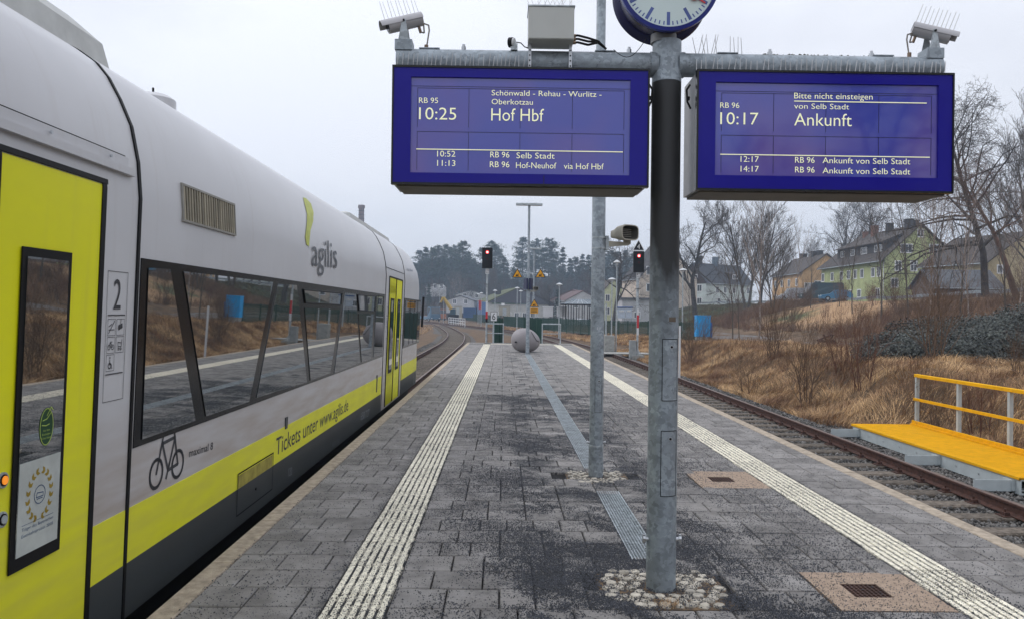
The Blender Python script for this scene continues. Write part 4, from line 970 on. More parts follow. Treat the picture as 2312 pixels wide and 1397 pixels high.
# ---------------------------------------------------------------- surveillance cameras
def cctv(px_, py_, s, label):
    c = at(px_, py_, PY0)
    t = thing('surveillance_camera', (c.x, PY0, BZ+.07), label, 'camera', 'surveillance cameras on the beam ends')
    ax = Vector((-s*.095, -.03, -s*0+(-.035 if s > 0 else -.035)));  # forward end points outward and down
    f = c+ax; bk = c-ax; d = (f-bk).normalized(); up = Vector((0, 0, 1)); up = (up-d*up.dot(d)).normalized()
    b = MB(); b.tube(bk, f, .038, .040, 24); b.build('camera_tube', mat('camera_grey', (.42, .41, .42), .4, .2, var=.06), t, smooth=True)
    b = MB(); sd = d.cross(up); n = 12; vs = []
    for (p, r_) in ((bk-d*.003, .044), (f+d*.04, .044)):
        for k in range(n+1): a = math.pi*k/n; vs.append(p+sd*math.cos(a)*r_+up*math.sin(a)*r_)
    for (p, r_) in ((bk-d*.003, .041), (f+d*.04, .041)):
        for k in range(n+1): a = math.pi*k/n; vs.append(p+sd*math.cos(a)*r_+up*math.sin(a)*r_)
    m1 = n+1; fs = []
    for k in range(n): fs += [(k, k+1, m1+k+1, m1+k), (2*m1+k, 3*m1+k, 3*m1+k+1, 2*m1+k+1), (k, 2*m1+k, 2*m1+k+1, k+1), (m1+k, m1+k+1, 3*m1+k+1, 3*m1+k)]
    b.add(vs, fs); b.build('sun_shield', mat('camera_hood_grey', (.45, .44, .45), .4, .2, var=.06), t, smooth=True)
    b = MB(); b.tube(f, f+d*.003, .032, n=20); b.build('lens_glass', M['glossblack'], t)
    base = Vector((c.x, PY0, BZ+.105)); b = MB()
    for q in (-.045, .045):
        b.add([(c.x-.032, PY0+q, base.z), (c.x+.032, PY0+q, base.z), (c.x+.010, PY0+q, c.z+.01), (c.x-.010, PY0+q, c.z+.01), (c.x-.032, PY0+q+.004, base.z), (c.x+.032, PY0+q+.004, base.z), (c.x+.010, PY0+q+.004, c.z+.01), (c.x-.010, PY0+q+.004, c.z+.01)], [(0, 1, 2, 3), (4, 5, 6, 7), (0, 1, 5, 4), (1, 2, 6, 5), (2, 3, 7, 6), (3, 0, 4, 7)])
        b.build('bracket_plate', M['galvlight'], t); b = MB()
    b = MB(); b.tube((c.x, PY0-.055, c.z), (c.x, PY0-.045, c.z), .006, n=8); b.build('bracket_screw', M['black'], t)
    b = MB(); b.box(c.x-.05, c.x+.05, PY0-.055, PY0+.055, BZ+.05, BZ+.11); b.build('mounting_block', M['galv'], t)
    b = MB(); g_ = bk+d*.03-up*.04; e = c.x+s*.14
    b.path([g_, g_-up*.03, g_-up*.035+Vector((s*.02, 0, 0)), Vector((e-s*.03, PY0, c.z+.0)), Vector((e, PY0, c.z-.01)), Vector((e+s*.004, PY0, c.z-.04)), Vector((e-s*.012, PY0, BZ+.07))], .0045, 8); b.build('camera_cable', mat('cable_grey', (.25, .23, .21), .5), t, smooth=True)
    b = MB(); b.tube(g_, g_-up*.035, .009, n=8); b.tube((e-s*.012, PY0, BZ+.065), (e-s*.012, PY0, BZ+.095), .012, n=8); b.build('cable_gland', mat('brown_gland', (.2, .14, .1), .4, .5), t)
    for k in range(10):
        p = bk+d*(.005+.21*k/9)+up*.043; b = MB(); q = sd*((-1)**k)*.012; b.tube(p, p+up*(.10+.01*random.random())+q, .0021, .0016, 4, False); b.build('bird_spike', M['spike'], t)
cctv(914, 53, 1, 'grey surveillance camera on the left end of the beam, tilted down')
cctv(2102, 76, -1, 'grey surveillance camera on the right end of the beam, tilted down')
# ================================================================== LAMP POSTS AND SPEAKERS
def lamp_post(x, y, h, r0, r1, label, luminaire=True, sleeve=True, z0=0, hatch_=None):
    t = thing('lamp_post', (x, y, z0), label, 'lamp post', 'platform lamp posts')
    b = MB(); b.lathe((x, y, 0), [(r0, z0-.3), (r0*.995, z0+.30), (r0*.93, z0+.302), (r0*.90, z0+3.2), (r1, z0+3.28), (r1, z0+h)], 32); b.build('pole', M['galv'], t, smooth=True)
    if sleeve: b = MB(); b.tube((x, y, z0+.29), (x, y, z0+.305), r0*1.03, n=32); b.build('collar', M['galvlight'], t, smooth=True)
    if luminaire:
        b = MB(); b.cbox(x-.51, x+.51, y-.11, y+.11, z0+h, z0+h+.085, .02); b.build('luminaire', M['galvlight'], t)
        b = MB(); b.box(x-.46, x+.46, y-.09, y+.09, z0+h-.006, z0+h-.001); b.build('diffuser', mat('diffuser', (.5, .5, .48), .4), t)
    return t
LP2 = lamp_post(.933, 7.6, 6.2, .073, .046, 'nearer slim galvanised lamp post with a loudspeaker arm, behind the display post')
hatch(LP2, .933, 7.6, .066, -.025, .045, .63, .98, rr=.003)
f = on_tube(.933, 7.6, .068); b = MB(); b.add([f(-.01, 1.44), f(.02, 1.44), f(.02, 1.465), f(-.01, 1.465)], [(0, 1, 2, 3)]); b.build('number_plate', M['white'], LP2, fixn=False)
for s in (-1, 1):
    b = MB(); b.tube((.933+s*.062, 7.59, .33), (.933+s*.095, 7.59, .33), .009, n=8); b.tube((.933+s*.08, 7.59, .33), (.933+s*.09, 7.59, .33), .016, n=6); b.build('earthing_bolt', M['bolt'], LP2)
LP3 = lamp_post(.96, 29.8, 5.72, .075, .046, 'lamp post with flat head standing beside the grey rounded grit bin')
c = at(1206, 563, 51.5)
LP4 = lamp_post(c.x, 51.5, 6.4, .09, .06, 'distant flat-headed lamp post seen just right of the grit bin lamp', z0=-.6)
def speaker(x, y, z, ang, r_pole, s, label):
    t = thing('loudspeaker', (x, y, z), label, 'loudspeaker')
    beige = mat('speaker_beige', (.38, .36, .30), .5) if 'speaker_beige' not in bpy.data.materials else bpy.data.materials['speaker_beige']
    b = MB(); b.tube((x, y, z-.06), (x, y, z-.045), r_pole+.004, n=24); b.tube((x, y, z+.045), (x, y, z+.06), r_pole+.004, n=24); b.box(x+r_pole, x+r_pole+.03, y-.03, y+.03, z-.07, z+.07); b.build('pole_clamp', M['galvlight'], t)
    b = MB(); b.add([(x+r_pole+.03, y-.02, z-.035), (x+.30, y-.02, z-.02), (x+.30, y-.02, z+.005), (x+r_pole+.03, y-.02, z+.02), (x+r_pole+.03, y+.02, z-.035), (x+.30, y+.02, z-.02), (x+.30, y+.02, z+.005), (x+r_pole+.03, y+.02, z+.02)], [(0, 1, 2, 3), (4, 5, 6, 7), (0, 1, 5, 4), (2, 3, 7, 6), (1, 2, 6, 5), (0, 3, 7, 4)]); b.build('arm', beige, t)
    hc = Vector((x+.255*s, y, z+.10*s)); Mx = Matrix.Translation(hc) @ Matrix.Rotation(ang, 4, 'Z') @ Matrix.Scale(s, 4)
    def rr(w, h, yy, k=.35, n=24):
        out_ = []
        for i in range(n):
            a = 2*math.pi*i/n; c_, s_ = math.cos(a), math.sin(a); e = .5
            out_.append(Mx @ Vector((w*math.copysign(abs(c_)**e, c_), yy, h*math.copysign(abs(s_)**e, s_))))
        return out_
    n = 24; rings = [rr(.105, .075, -.09), rr(.108, .078, -.08), rr(.098, .07, .02), rr(.06, .05, .10), rr(.05, .04, .16)]
    vs = [v for r_ in rings for v in r_]; fs = [(j*n+k, j*n+(k+1) % n, (j+1)*n+(k+1) % n, (j+1)*n+k) for j in range(4) for k in range(n)]+[tuple(range(4*n, 5*n))]
    inn = [rr(.096, .066, -.09), rr(.07, .05, -.02), rr(.05, .035, .0)]; o_ = len(vs); vs += [v for r_ in inn for v in r_]
    fs += [(k, (k+1) % n, o_+(k+1) % n, o_+k) for k in range(n)]
    b = MB(); b.add(vs, fs); b.build('horn', beige, t, smooth=True)
    b = MB(); vs = [v for r_ in inn for v in r_]; b.add(vs, [(j*n+k, j*n+(k+1) % n, (j+1)*n+(k+1) % n, (j+1)*n+k) for j in range(2) for k in range(n)]+[tuple(range(2*n, 3*n))]); b.build('horn_mouth', mat('horn_dark', (.06, .058, .05), .6) if 'horn_dark' not in bpy.data.materials else bpy.data.materials['horn_dark'], t, smooth=True)
    for k in range(5):
        b = MB(); zz = -.035+k*.0175; b.box(-.055, .055, -.035, -.03, zz-.002, zz+.002, Mx); b.build('grille_bar', beige, t)
    b = MB(); b.box(hc.x-.012, hc.x+.06*s, y-.015, y+.015, z-.01, hc.z-.06*s); b.build('speaker_bracket', beige, t)
    return t
c = at(1352, 549, 7.6); speaker(.936, 7.6, c.z, R(30), .066, 1.0, 'beige horn loudspeaker on an arm of the nearer lamp post')
c = at(1195, 657, 29.8); speaker(.96, 29.8, c.z, R(30), .066, 1.0, 'small beige loudspeaker on the lamp post beside the grit bin')
# small blue info displays seen edge on + warning triangles on cross arms
c = at(1193, 641, 29.7)
t = thing('small_display', (c.x, 29.7, c.z-.2), 'pair of small dark blue panels clamped back to back on the grit bin lamp post', 'display')
for s in (-1, 1):
    b = MB(); Mx = Matrix.Translation((c.x+s*.10, 29.7, c.z)) @ Matrix.Rotation(s*R(70), 4, 'Z'); b.cbox(-.16, .16, -.03, .03, -.21, .21, .008, Mx); b.build('panel', mat('navy', (.01, .015, .06), .4), t)
b = MB(); b.box(c.x-.1, c.x+.1, 29.72, 29.76, c.z-.02, c.z+.02); b.build('bracket', M['galv'], t)
M['warny'] = mat('warning_yellow', (.72, .34, .01), .5, var=.03)
def tri_sign(x, y, z, a, label, armto=None, parent=None, sub=False):
    t = thing('warning_sign', (x, y, z), label, 'warning sign', 'yellow warning triangles on the platform end')
    h = a*.866
    def T_(k, yy): 
        return [Vector((x-a/2*k, y+yy, z+h/3-h/3*k)), Vector((x+a/2*k, y+yy, z+h/3-h/3*k)), Vector((x, y+yy, z+h/3+2*h/3*k))]
    b = MB(); v = T_(1, -.004)+T_(1, .004); b.add(v, [(0, 1, 2), (5, 4, 3), (0, 1, 4, 3), (1, 2, 5, 4), (2, 0, 3, 5)]); b.build('sign_plate', M['glossblack'], t)
    b = MB(); b.add(T_(.80, -.0052), [(0, 1, 2)]); b.build('yellow_field', M['warny'], t, fixn=False)
    q = lambda u, v: Vector((x+u*a, y-.0062, z+v*a)); b = MB()
    b.add([q(-.16, .14), q(.04, .14), q(.04, .28), q(-.12, .28)], [(0, 1, 2, 3)]); b.add([q(-.18, .1), q(.18, .1), q(.18, .125), q(-.18, .125)], [(0, 1, 2, 3)])
    strokes([[(.06, .16), (.1, .24), (.05, .3)], [(.1, .24), (.17, .26)], [(.06, .16), (.14, .15)]], .03, q, b); strokes([ring2(.08, .34, .02, 0, 8)], .03, q, b)
    b.build('train_pictogram', M['black'], t, fixn=False)
    b = MB(); b.box(min(x, armto), max(x, armto), y+.004, y+.016, z+h*.38, z+h*.43); b.build('cross_arm', M['galvlight'], t)
    return t
for px_, lb in ((1168, 'yellow warning triangle on the left arm of the grit bin lamp post'), (1220, 'yellow warning triangle on the right arm of the grit bin lamp post')):
    c = at(px_, 627, 29.68); tri_sign(c.x, 29.68, c.z, .40, lb, .96)
c = at(1206, 693, 51.3); t = tri_sign(c.x, 51.2, c.z, .62, 'yellow warning triangle with a text plate on the distant lamp post behind the bin', c.x+.05)
b = MB(); b.box(c.x-.26, c.x+.26, 51.19, 51.21, c.z-.42, c.z-.06); pl_ = b.build('text_plate', M['warny'], t)
q = lambda u, v: Vector((c.x+u, 51.187, c.z+v)); strokes([[(-.2, -.15), (.2, -.15)], [(-.2, -.24), (.16, -.24)], [(-.2, -.33), (.18, -.33)]], .035, q).build('plate_text', M['black'], t, fixn=False)
# ================================================================== GRIT BIN (big rounded pod)
gc = gd(1187, 797, 0); gc = Vector((gc.x, 31.0, 0))
gb = thing('grit_bin', gc, 'big grey egg-shaped plastic grit bin near the platform end', 'grit bin')
def egg(n=40, mrg=26):
    vs = []; Hh = .98
    for j in range(mrg+1):
        v = j/mrg; th = math.pi*v; z = .49-.49*math.cos(th)
        r_ = .575*math.sin(th)**.78
        for k in range(n):
            a = 2*math.pi*k/n
            ex = 1.0+.06*math.sin(th)*max(0, math.cos(a))
            sk = .10*max(0, math.cos(a))*max(0, 1-v)*0
            zz = z+.0; x_ = r_*math.cos(a)*ex
            if x_ > 0: zz = z*(1-.17*(x_/.6)**1.5) if z > .5 else z
            vs.append(gc+Vector((x_, r_*math.sin(a), zz*.985)))
    fs = [(j*n+k, j*n+(k+1) % n, (j+1)*n+(k+1) % n, (j+1)*n+k) for j in range(mrg) for k in range(n)]
    return MB().add(vs, fs)
egg().build('bin_body', M['pod'], gb, smooth=True)
_sp = []
for k in range(10):
    x_ = .22+.30*k/9; z_ = .86-.44*k/9; r_ = .575*math.sin(math.acos(1-z_/.49))**.78 if z_ < .97 else .1
    _sp.append(gc+Vector((x_, -math.sqrt(max(.0, r_*r_-(x_/1.06)**2))-.012, z_*(1-.17*(x_/.6)**1.5 if z_ > .5 else 1)+.01)))
b = MB(); b.path(_sp, .010, 6); b.build('lid_seam', M['black'], gb)
b = MB(); b.box(gc.x-.43, gc.x-.35, gc.y-.50, gc.y-.40, .40, .45); b.build('lock_recess', M['black'], gb)
# ================================================================== PLATFORM END: rails, number sign, signals
def railing(x0, x1, y, z0, h, label):
    t = thing('end_railing', ((x0+x1)/2, y, z0), label, 'railing', 'low galvanised railings at the platform end')
    for x in (x0, x1):
        b = MB(); b.tube((x, y, z0-.2), (x, y, z0+h), .03, n=10); b.build('rail_post', M['galvlight'], t)
    b = MB(); b.tube((x0-.03, y, z0+h), (x1+.03, y, z0+h), .03, n=10); b.build('top_rail', M['galvlight'], t)
    b = MB(); b.tube((x0, y, z0+h*.5), (x1, y, z0+h*.5), .022, n=10); b.build('mid_rail', M['galvlight'], t)
a_ = at(1113, 770, 40.3); c_ = at(1136, 770, 40.3); railing(a_.x, c_.x, 40.3, 0, .98, 'narrow grey end railing left of the grit bin, beside the number 6 sign')
a0 = at(1100, 770, 40.3)
b = MB(); b.tube((a0.x, 40.3, .98), (a_.x, 40.3, .98), .03, n=10).tube((a0.x, 40.3, .49), (a_.x, 40.3, .49), .022, n=10); tag(b.build('short_handrail', M['galvlight']), 'short pair of grey handrails between signal pole and end railing', 'handrail')
a_ = at(1224, 770, 40.3); c_ = at(1265, 770, 40.3); railing(a_.x, c_.x, 40.3, 0, 1.0, 'grey end railing right of the grit bin')
c = at(1115, 714, 40.2)
t = thing('number_sign', (c.x, 40.2, c.z-.25), 'white square sign with a black 6 above the end railing', 'sign')
b = MB(); b.box(c.x-.17, c.x+.17, 40.19, 40.2, c.z-.245, c.z+.245); b.build('sign_plate', M['white'], t)
strokes([[(-.165, -.24), (.165, -.24), (.165, .24), (-.165, .24), (-.165, -.24)]], .018, lambda u, v: Vector((c.x+u, 40.188, c.z+v))).build('sign_border', M['black'], t, fixn=False)
vs, fs = text2d('6'); w_ = max(p[0] for p in vs)-min(p[0] for p in vs); x0_ = min(p[0] for p in vs)
b = MB(); b.add([Vector((c.x-.085+(x-x0_)/w_*.17, 40.187, c.z-.17+y/cap()*.34)) for x, y in vs], fs); b.build('numeral', M['black'], t, fixn=False)
b = MB(); b.tube((c.x, 40.22, 0), (c.x, 40.22, c.z), .025, n=8); b.build('sign_post', M['galvlight'], t)
def signal(px_, pbase, Y, ztop, label, zb, stripe, tri=False, plate=('13', 'N1')):
    c = at(px_, pbase, Y); x = c.x
    t = thing('railway_signal', (x, Y, zb), label, 'signal', 'red light signals past the platform end')
    b = MB(); b.tube((x, Y, zb), (x, Y, ztop-1.1), .058, .05, 16); b.build('mast', M['galvlight'], t, smooth=True)
    b = MB(); b.cbox(x-.28, x+.28, Y-.17, Y+.03, ztop-1.12, ztop, .02); hd = b.build('signal_head', M['black'], t)
    lz = ztop-.25
    b = MB(); b.tube((x, Y-.171, lz), (x, Y-.176, lz), .085, n=20); b.build('red_lamp', mat('red_lamp_glow', (.9, .05, .05), .3, emis=(1, .035, .045), es=2.2) if 'red_lamp_glow' not in bpy.data.materials else bpy.data.materials['red_lamp_glow'], hd)
    b = MB(); b.tube((x, Y-.177, lz), (x, Y-.179, lz), .045, n=16); b.build('lamp_core', mat('lamp_core_glow', (1, .6, .55), .3, emis=(1, .62, .58), es=3.5) if 'lamp_core_glow' not in bpy.data.materials else bpy.data.materials['lamp_core_glow'], hd)
    b = MB()
    for k in range(9):
        a = R(10+k*20); p = Vector((x+.11*math.cos(a), Y-.17, lz+.11*math.sin(a))); a2 = R(10+(k+1)*20); p2 = Vector((x+.11*math.cos(a2), Y-.17, lz+.11*math.sin(a2)))
        if k < 8: b.add([p, p2, p2+Vector((0, -.18, 0)), p+Vector((0, -.18, 0))], [(0, 1, 2, 3)])
    b.build('lamp_hood', M['black'], hd, fixn=False)
    b = MB(); b.tube((x, Y-.171, ztop-.6), (x, Y-.175, ztop-.6), .06, n=16); b.build('unlit_lamp', mat('dark_red_lens', (.05, .008, .008), .2), hd)
    b = MB(); b.box(x-.10, x+.10, Y-.07, Y-.06, ztop-1.42, ztop-1.15); b.build('signal_name_plate', M['white'], t)
    for k, s in enumerate(plate): text_on(s, lambda u, v: Vector((x+u, Y-.072, ztop-1.42+v)), .15, .09, 'plate_lettering', M['black'], t, -.075, .15-.125*k)
    b = MB(); b.tube((x, Y, ztop-2.0), (x, Y, ztop-1.97), .16, .16, n=16); b.build('mast_collar', mat('collar_grey', (.12, .12, .12), .6) if 'collar_grey' not in bpy.data.materials else bpy.data.materials['collar_grey'], t)
    z1, z2, z3, z4 = stripe
    for (q0, q1, mt) in ((z1, z2, M['white']), (z2, z3, M['red']), (z3, z4, M['white'])):
        b = MB(); b.box(x-.055, x+.055, Y-.075, Y-.066, q0, q1); b.build('mast_band', mt, t)
    b = MB(); b.box(x-.42, x-.1, Y-.2, Y+.2, zb-.05, zb+.9); b.build('cable_cabinet', mat('cabinet_steel', (.3, .32, .32), .6), t) if tri else None
    b = MB(); b.box(x-.32, x+.32, Y-.32, Y+.32, zb-.3, zb+.12); b.build('foundation', M['concrete'], t)
    for k in range(6):
        a = k*math.pi/3; b = MB(); b.tube((x+.22*math.cos(a), Y+.22*math.sin(a), zb+.12), (x+.03*math.cos(a), Y+.03*math.sin(a), zb+.42), .015, n=6); b.build('base_rib', M['galvlight'], t)
    if tri:
        z0 = ztop+.03; a = .66; h = .6
        b = MB(); b.add([(x-a/2, Y-.02, z0), (x+a/2, Y-.02, z0), (x, Y-.02, z0+h), (x-a/2, Y, z0), (x+a/2, Y, z0), (x, Y, z0+h)], [(0, 1, 2), (5, 4, 3), (0, 1, 4, 3), (1, 2, 5, 4), (2, 0, 3, 5)]); b.build('speed_triangle', M['white'], t)
        b = MB(); b.add([(x-a*.42, Y-.024, z0+.04), (x+a*.42, Y-.024, z0+.04), (x, Y-.024, z0+h*.9)], [(0, 1, 2)]); b.build('speed_field', M['glossblack'], t, fixn=False)
        vs, fs = text2d('4'); w_ = max(p[0] for p in vs); b = MB(); b.add([Vector((x-.07+xx/w_*.14, Y-.028, z0+.09+yy/cap()*.26)) for xx, yy in vs], fs); b.build('speed_numeral', M['white'], t, fixn=False)
    return t
zt = at(1101, 560, 42).z; signal(1099, 700, 42, zt, 'red signal on a striped mast just left of the number 6 sign', -.8, (at(0, 706, 42).z, at(1099, 727, 42).z, at(1099, 703, 42).z, at(1099, 680, 42).z), plate=('13', 'N1'))
zt = at(1441, 568, 41).z; signal(1440, 700, 41, zt, 'red signal with black speed triangle 4 right of the right-hand track', -.72, (at(1440, 756, 41).z, at(1440, 740, 41).z, at(1440, 711, 41).z, at(1440, 697, 41).z), True, ('P', 'N2'))
# ================================================================== YELLOW SERVICE PLATFORM
sv = thing('service_walkway', (7.6, 13, -.85), 'yellow grating service walkway with handrail beside the right-hand track', 'walkway')
DZ = -.56; X0, X1, Y0, Y1 = 7.04, 8.28, 10.4, 15.45
b = MB(); b.box(X0, X1, Y0, Y1, DZ-.03, DZ-.012)
n = int((Y1-Y0)/.04)
b.build('deck_base', mat('deck_base_yellow', (.40, .22, .01), .7), sv)
k = 0; bar = me_of(MB().cbox(0, X1-X0, 0, .022, -.012, 0, .003), 'deck_bar', M['yellow'])
for k in range(n): inst('deck_bar', bar, (X0, Y0+k*.04+.01, DZ), sv)
b = MB(); b.box(X0-.004, X0+.02, Y0, Y1, DZ-.035, DZ+.003).box(X0, X1, Y1-.02, Y1+.003, DZ-.035, DZ+.003); b.build('deck_edge', M['yellow'], sv)
b = MB(); b.cbox(X1-.02, X1+.01, Y0, Y1, DZ, DZ+.09, .005); b.box(X1-.05, X1-.02, Y0, Y1, DZ+.001, DZ+.03); b.build('toe_board', M['yellow'], sv)
b = MB(); b.box(X0+.02, X0+.035, Y0, Y1-.02, DZ-.24, DZ-.035); b.box(X0+.036, X0+.09, Y0, Y1-.02, DZ-.05, DZ-.036).box(X0+.036, X0+.09, Y0, Y1-.02, DZ-.24, DZ-.225); b.build('side_beam', M['palegrp'], sv)
b = MB(); b.box(X1-.03, X1-.015, Y0, Y1-.02, DZ-.24, DZ-.035); b.build('side_beam', M['palegrp'], sv)
for k in range(9):
    b = MB(); y = Y0+.35+k*.57; b.tube((X0+.0195, y, DZ-.14), (X0+.008, y, DZ-.14), .011, n=6); b.build('beam_bolt', M['bolt'], sv)
for y in (10.6, 12.4, 15.2):
    b = MB(); b.box(X0-.55, X0+.02, y-.08, y-.065, DZ-.2, DZ-.06).box(X0-.6, X0+.25, y-.08, y+.08, DZ-.215, DZ-.2).box(X0-.03, X0+.018, y-.1, y+.1, DZ-.2, DZ-.06); b.build('support_foot', M['palegrp'], sv)
    for q in (-.06, .06):
        b = MB(); b.tube((X0-.031, y+q, DZ-.13), (X0-.04, y+q, DZ-.13), .011, n=6); b.build('foot_bolt', M['bolt'], sv)
yp = Y1-.08
while yp > Y0-1:
    b = MB(); b.box(X1+.012, X1+.075, yp-.03, yp+.03, DZ-.2, DZ+.96); b.build('rail_post', M['palegrp'], sv); yp -= 1.42
b = MB(); b.cbox(X1+.002, X1+.085, Y0-.8, Y1-.03, DZ+.96, DZ+1.02, .008); b.build('top_rail', M['yellow'], sv)
b = MB(); b.cbox(X1-.012, X1+.011, Y0-.8, Y1-.03, DZ+.49, DZ+.545, .006); b.build('mid_rail', M['yellow'], sv)
# ================================================================== BLUE CABINET, FENCES
c = gd(1590, 770, -.25); bx0 = at(1573, 740, 46).x; bx1 = at(1604, 740, 46).x
t = thing('blue_cabinet', ((bx0+bx1)/2, 46, -.3), 'bright blue electrical cabinet at the end of the green fence', 'cabinet')
zt = at(1590, 713, 46).z; zb = at(1590, 765, 46).z
b = MB(); b.cbox(bx0, bx1, 46, 46.6, zb+.15, zt, .02); b.build('cabinet_body', mat('cyan_blue', (.01, .36, .80), .5, var=.05), t)
b = MB(); b.cbox(bx0-.03, bx1+.03, 45.97, 46.63, zt+.001, zt+.04, .02); b.build('cabinet_roof', mat('cyan_blue_roof', (.02, .33, .68), .5, var=.05), t)
b = MB(); b.box(bx0+.04, bx1-.04, 46.03, 46.57, -.7, zb+.149); b.build('cabinet_plinth', M['concrete'], t)
b = MB(); b.box(bx1+.002, bx1+.14, 46.1, 46.6, zb+.1, zb+1.0); b.build('side_box', mat('deep_blue', (.01, .13, .45), .5), t)
M['gfence'] = mat('fence_green', (.006, .045, .03), .5, var=.1)
def mesh_fence(pts, h, zf, label, step=2.5, vsp=.10, wires=True, rows=7):
    t = thing('mesh_fence', (pts[0][0], pts[0][1], 0), label, 'fence')
    for (x0, y0), (x1, y1) in zip(pts[:-1], pts[1:]):
        Lg = math.hypot(x1-x0, y1-y0); n = max(1, round(Lg/step))
        for k in range(n):
            a = Vector((x0+(x1-x0)*k/n, y0+(y1-y0)*k/n, 0)); c = Vector((x0+(x1-x0)*(k+1)/n, y0+(y1-y0)*(k+1)/n, 0)); za = zf(a.x, a.y); zc = zf(c.x, c.y)
            b = MB(); b.tube((a.x, a.y, za-.3), (a.x, a.y, za+h+.05), .045, n=6); b.build('fence_post', M['gfence'], t)
            b = MB(); m_ = max(3, int((c-a).length/vsp))
            for q in range(1, m_):
                p = a+(c-a)*q/m_; z_ = za+(zc-za)*q/m_; b.tube((p.x, p.y, z_+.03), (p.x, p.y, z_+h), .011, n=3, cap=False)
            for q in range(rows+1):
                zz = .04+(h-.06)*q/rows; b.tube((a.x, a.y, za+zz), (c.x, c.y, zc+zz), .012, n=3, cap=False)
            b.build('mesh_panel', M['gfence'], t, fixn=False)
    return t
zt_ = lambda x, y: float(terr(x, y))
fp = [(at(1568, 770, 47).x, 47), (at(1463, 761, 58).x, 58), (at(1329, 748, 75).x, 75), (at(1226, 739, 94).x, 94), (at(1137, 732, 118).x, 118)]
mesh_fence(fp, 1.45, lambda x, y: -.35-.15*min(1, (y-47)/20), 'long green mesh fence running from the blue cabinet into the distance', 2.6, .075)
fp2 = [(at(1137, 732, 118).x, 118), (at(1095, 725, 150).x, 150), (at(1052, 719, 215).x, 215)]
mesh_fence(fp2, 1.6, lambda x, y: -.6, 'far stretch of green mesh fence behind the left signal', 4, .25)
for (pa, ya, pb, yb, lb) in ((1184, 49, 1225, 41.2, 'dense green mesh fence panel behind the grit bin'), (1118, 41.6, 1136, 46, 'green mesh fence panel behind the left end railing')):
    mesh_fence([(at(pa, 700, ya).x, ya), (at(pb, 700, yb).x, yb)], 1.85, lambda x, y: -.6, lb, 2.0, .03, rows=24)
# path behind the fence
vs = []; b = MB()
for (x, y) in fp: vs += [(x+.5, y+.3, zt_(x+.5, y)+.0), (x+2.0, y+.9, 0)]
vs = [Vector((v[0], v[1], -.33-.15*min(1, (v[1]-47)/20))) for v in vs]; b.add(vs, [(2*i, 2*i+1, 2*i+3, 2*i+2) for i in range(len(fp)-1)]); tag(b.build('footpath', M['concrete'], fixn=False), kind='structure')
# slim white post beside the display post, concrete box near second post line
c = gd(1535, 855, -.8); b = MB(); x_ = at(1534.5, 800, 27).x; b.tube((x_, 27, -.9), (x_, 27, at(1534, 735, 27).z), .035, n=10); tag(b.build('white_marker_post', M['white']), 'slim white marker post just right of the display post, beyond the track', 'post')
x0_, x1_ = at(1366, 760, 44).x, at(1388, 760, 44).x; b = MB(); b.cbox(x0_, x1_, 44, 44.7, -.62, at(1370, 757, 44).z, .02); tag(b.build('concrete_box', M['concrete']), 'low pale concrete box by the fence right of the slim lamp post', 'box')
b = MB(); x_ = at(1370, 760, 44.5).x; b.tube((x_, 44.9, -.6), (x_, 44.9, at(1370, 684, 44.5).z), .05, n=10); tag(b.build('plain_post', M['galvlight']), 'plain short grey post rising behind the low concrete box', 'post')
# ================================================================== HOUSES
M['pane'] = mat('house_window_glass', (.07, .08, .09), .08, var=.3, spec=.8)
M['frame'] = mat('white_window_frame', (.80, .80, .80), .5, var=.05)
M['roofdark'] = mat('dark_roof_tiles', (.075, .062, .055), .85, var=.35, scale=2.5, bump=.8, bscale=9)
M['roofgrey'] = mat('grey_slate', (.12, .125, .135), .75, var=.25, scale=2, bump=.6, bscale=8)
M['chim'] = mat('chimney_cladding', (.05, .048, .05), .8)
M['brick'] = mat('chimney_brick', (.22, .11, .08), .9, var=.3)
def wall_mat(n, c): return mat(n, c, .9, var=.16, scale=.8, bump=.2, bscale=30)
def window(parent, face, u, z, w, h, D, sill=True, mull=1, name='window', fw=.14, cross=False, fm=None):
    """face(u,off,z)->point; off>0 is out of the wall"""
    b = MB()
    def bx(a, c, d, e, o0, o1):
        v = [face(x, o, zz) for o in (o0, o1) for x, zz in ((a, d), (c, d), (c, e), (a, e))]
        b.add(v, [(0, 1, 2, 3), (4, 5, 6, 7), (0, 1, 5, 4), (1, 2, 6, 5), (2, 3, 7, 6), (3, 0, 4, 7)])
    bx(u-w/2-fw, u-w/2, z-fw, z+h+fw, -.02, .05); bx(u+w/2, u+w/2+fw, z-fw, z+h+fw, -.02, .05); bx(u-w/2, u+w/2, z+h, z+h+fw, -.02, .05); bx(u-w/2, u+w/2, z-fw, z, -.02, .07)
    for k in range(mull): x = u-w/2+w*(k+1)/(mull+1); bx(x-.03, x+.03, z, z+h, -.01, .035)
    if cross: bx(u-w/2, u+w/2, z+h*.62, z+h*.62+.06, -.01, .034)
    wn = b.build(name, fm or M['frame'], parent)
    b = MB(); v = [face(x, .012, zz) for x, zz in ((u-w/2, z), (u+w/2, z), (u+w/2, z+h), (u-w/2, z+h))]; b.add(v, [(0, 1, 2, 3)]); b.build('pane', M['pane'], wn, fixn=False)
    return wn
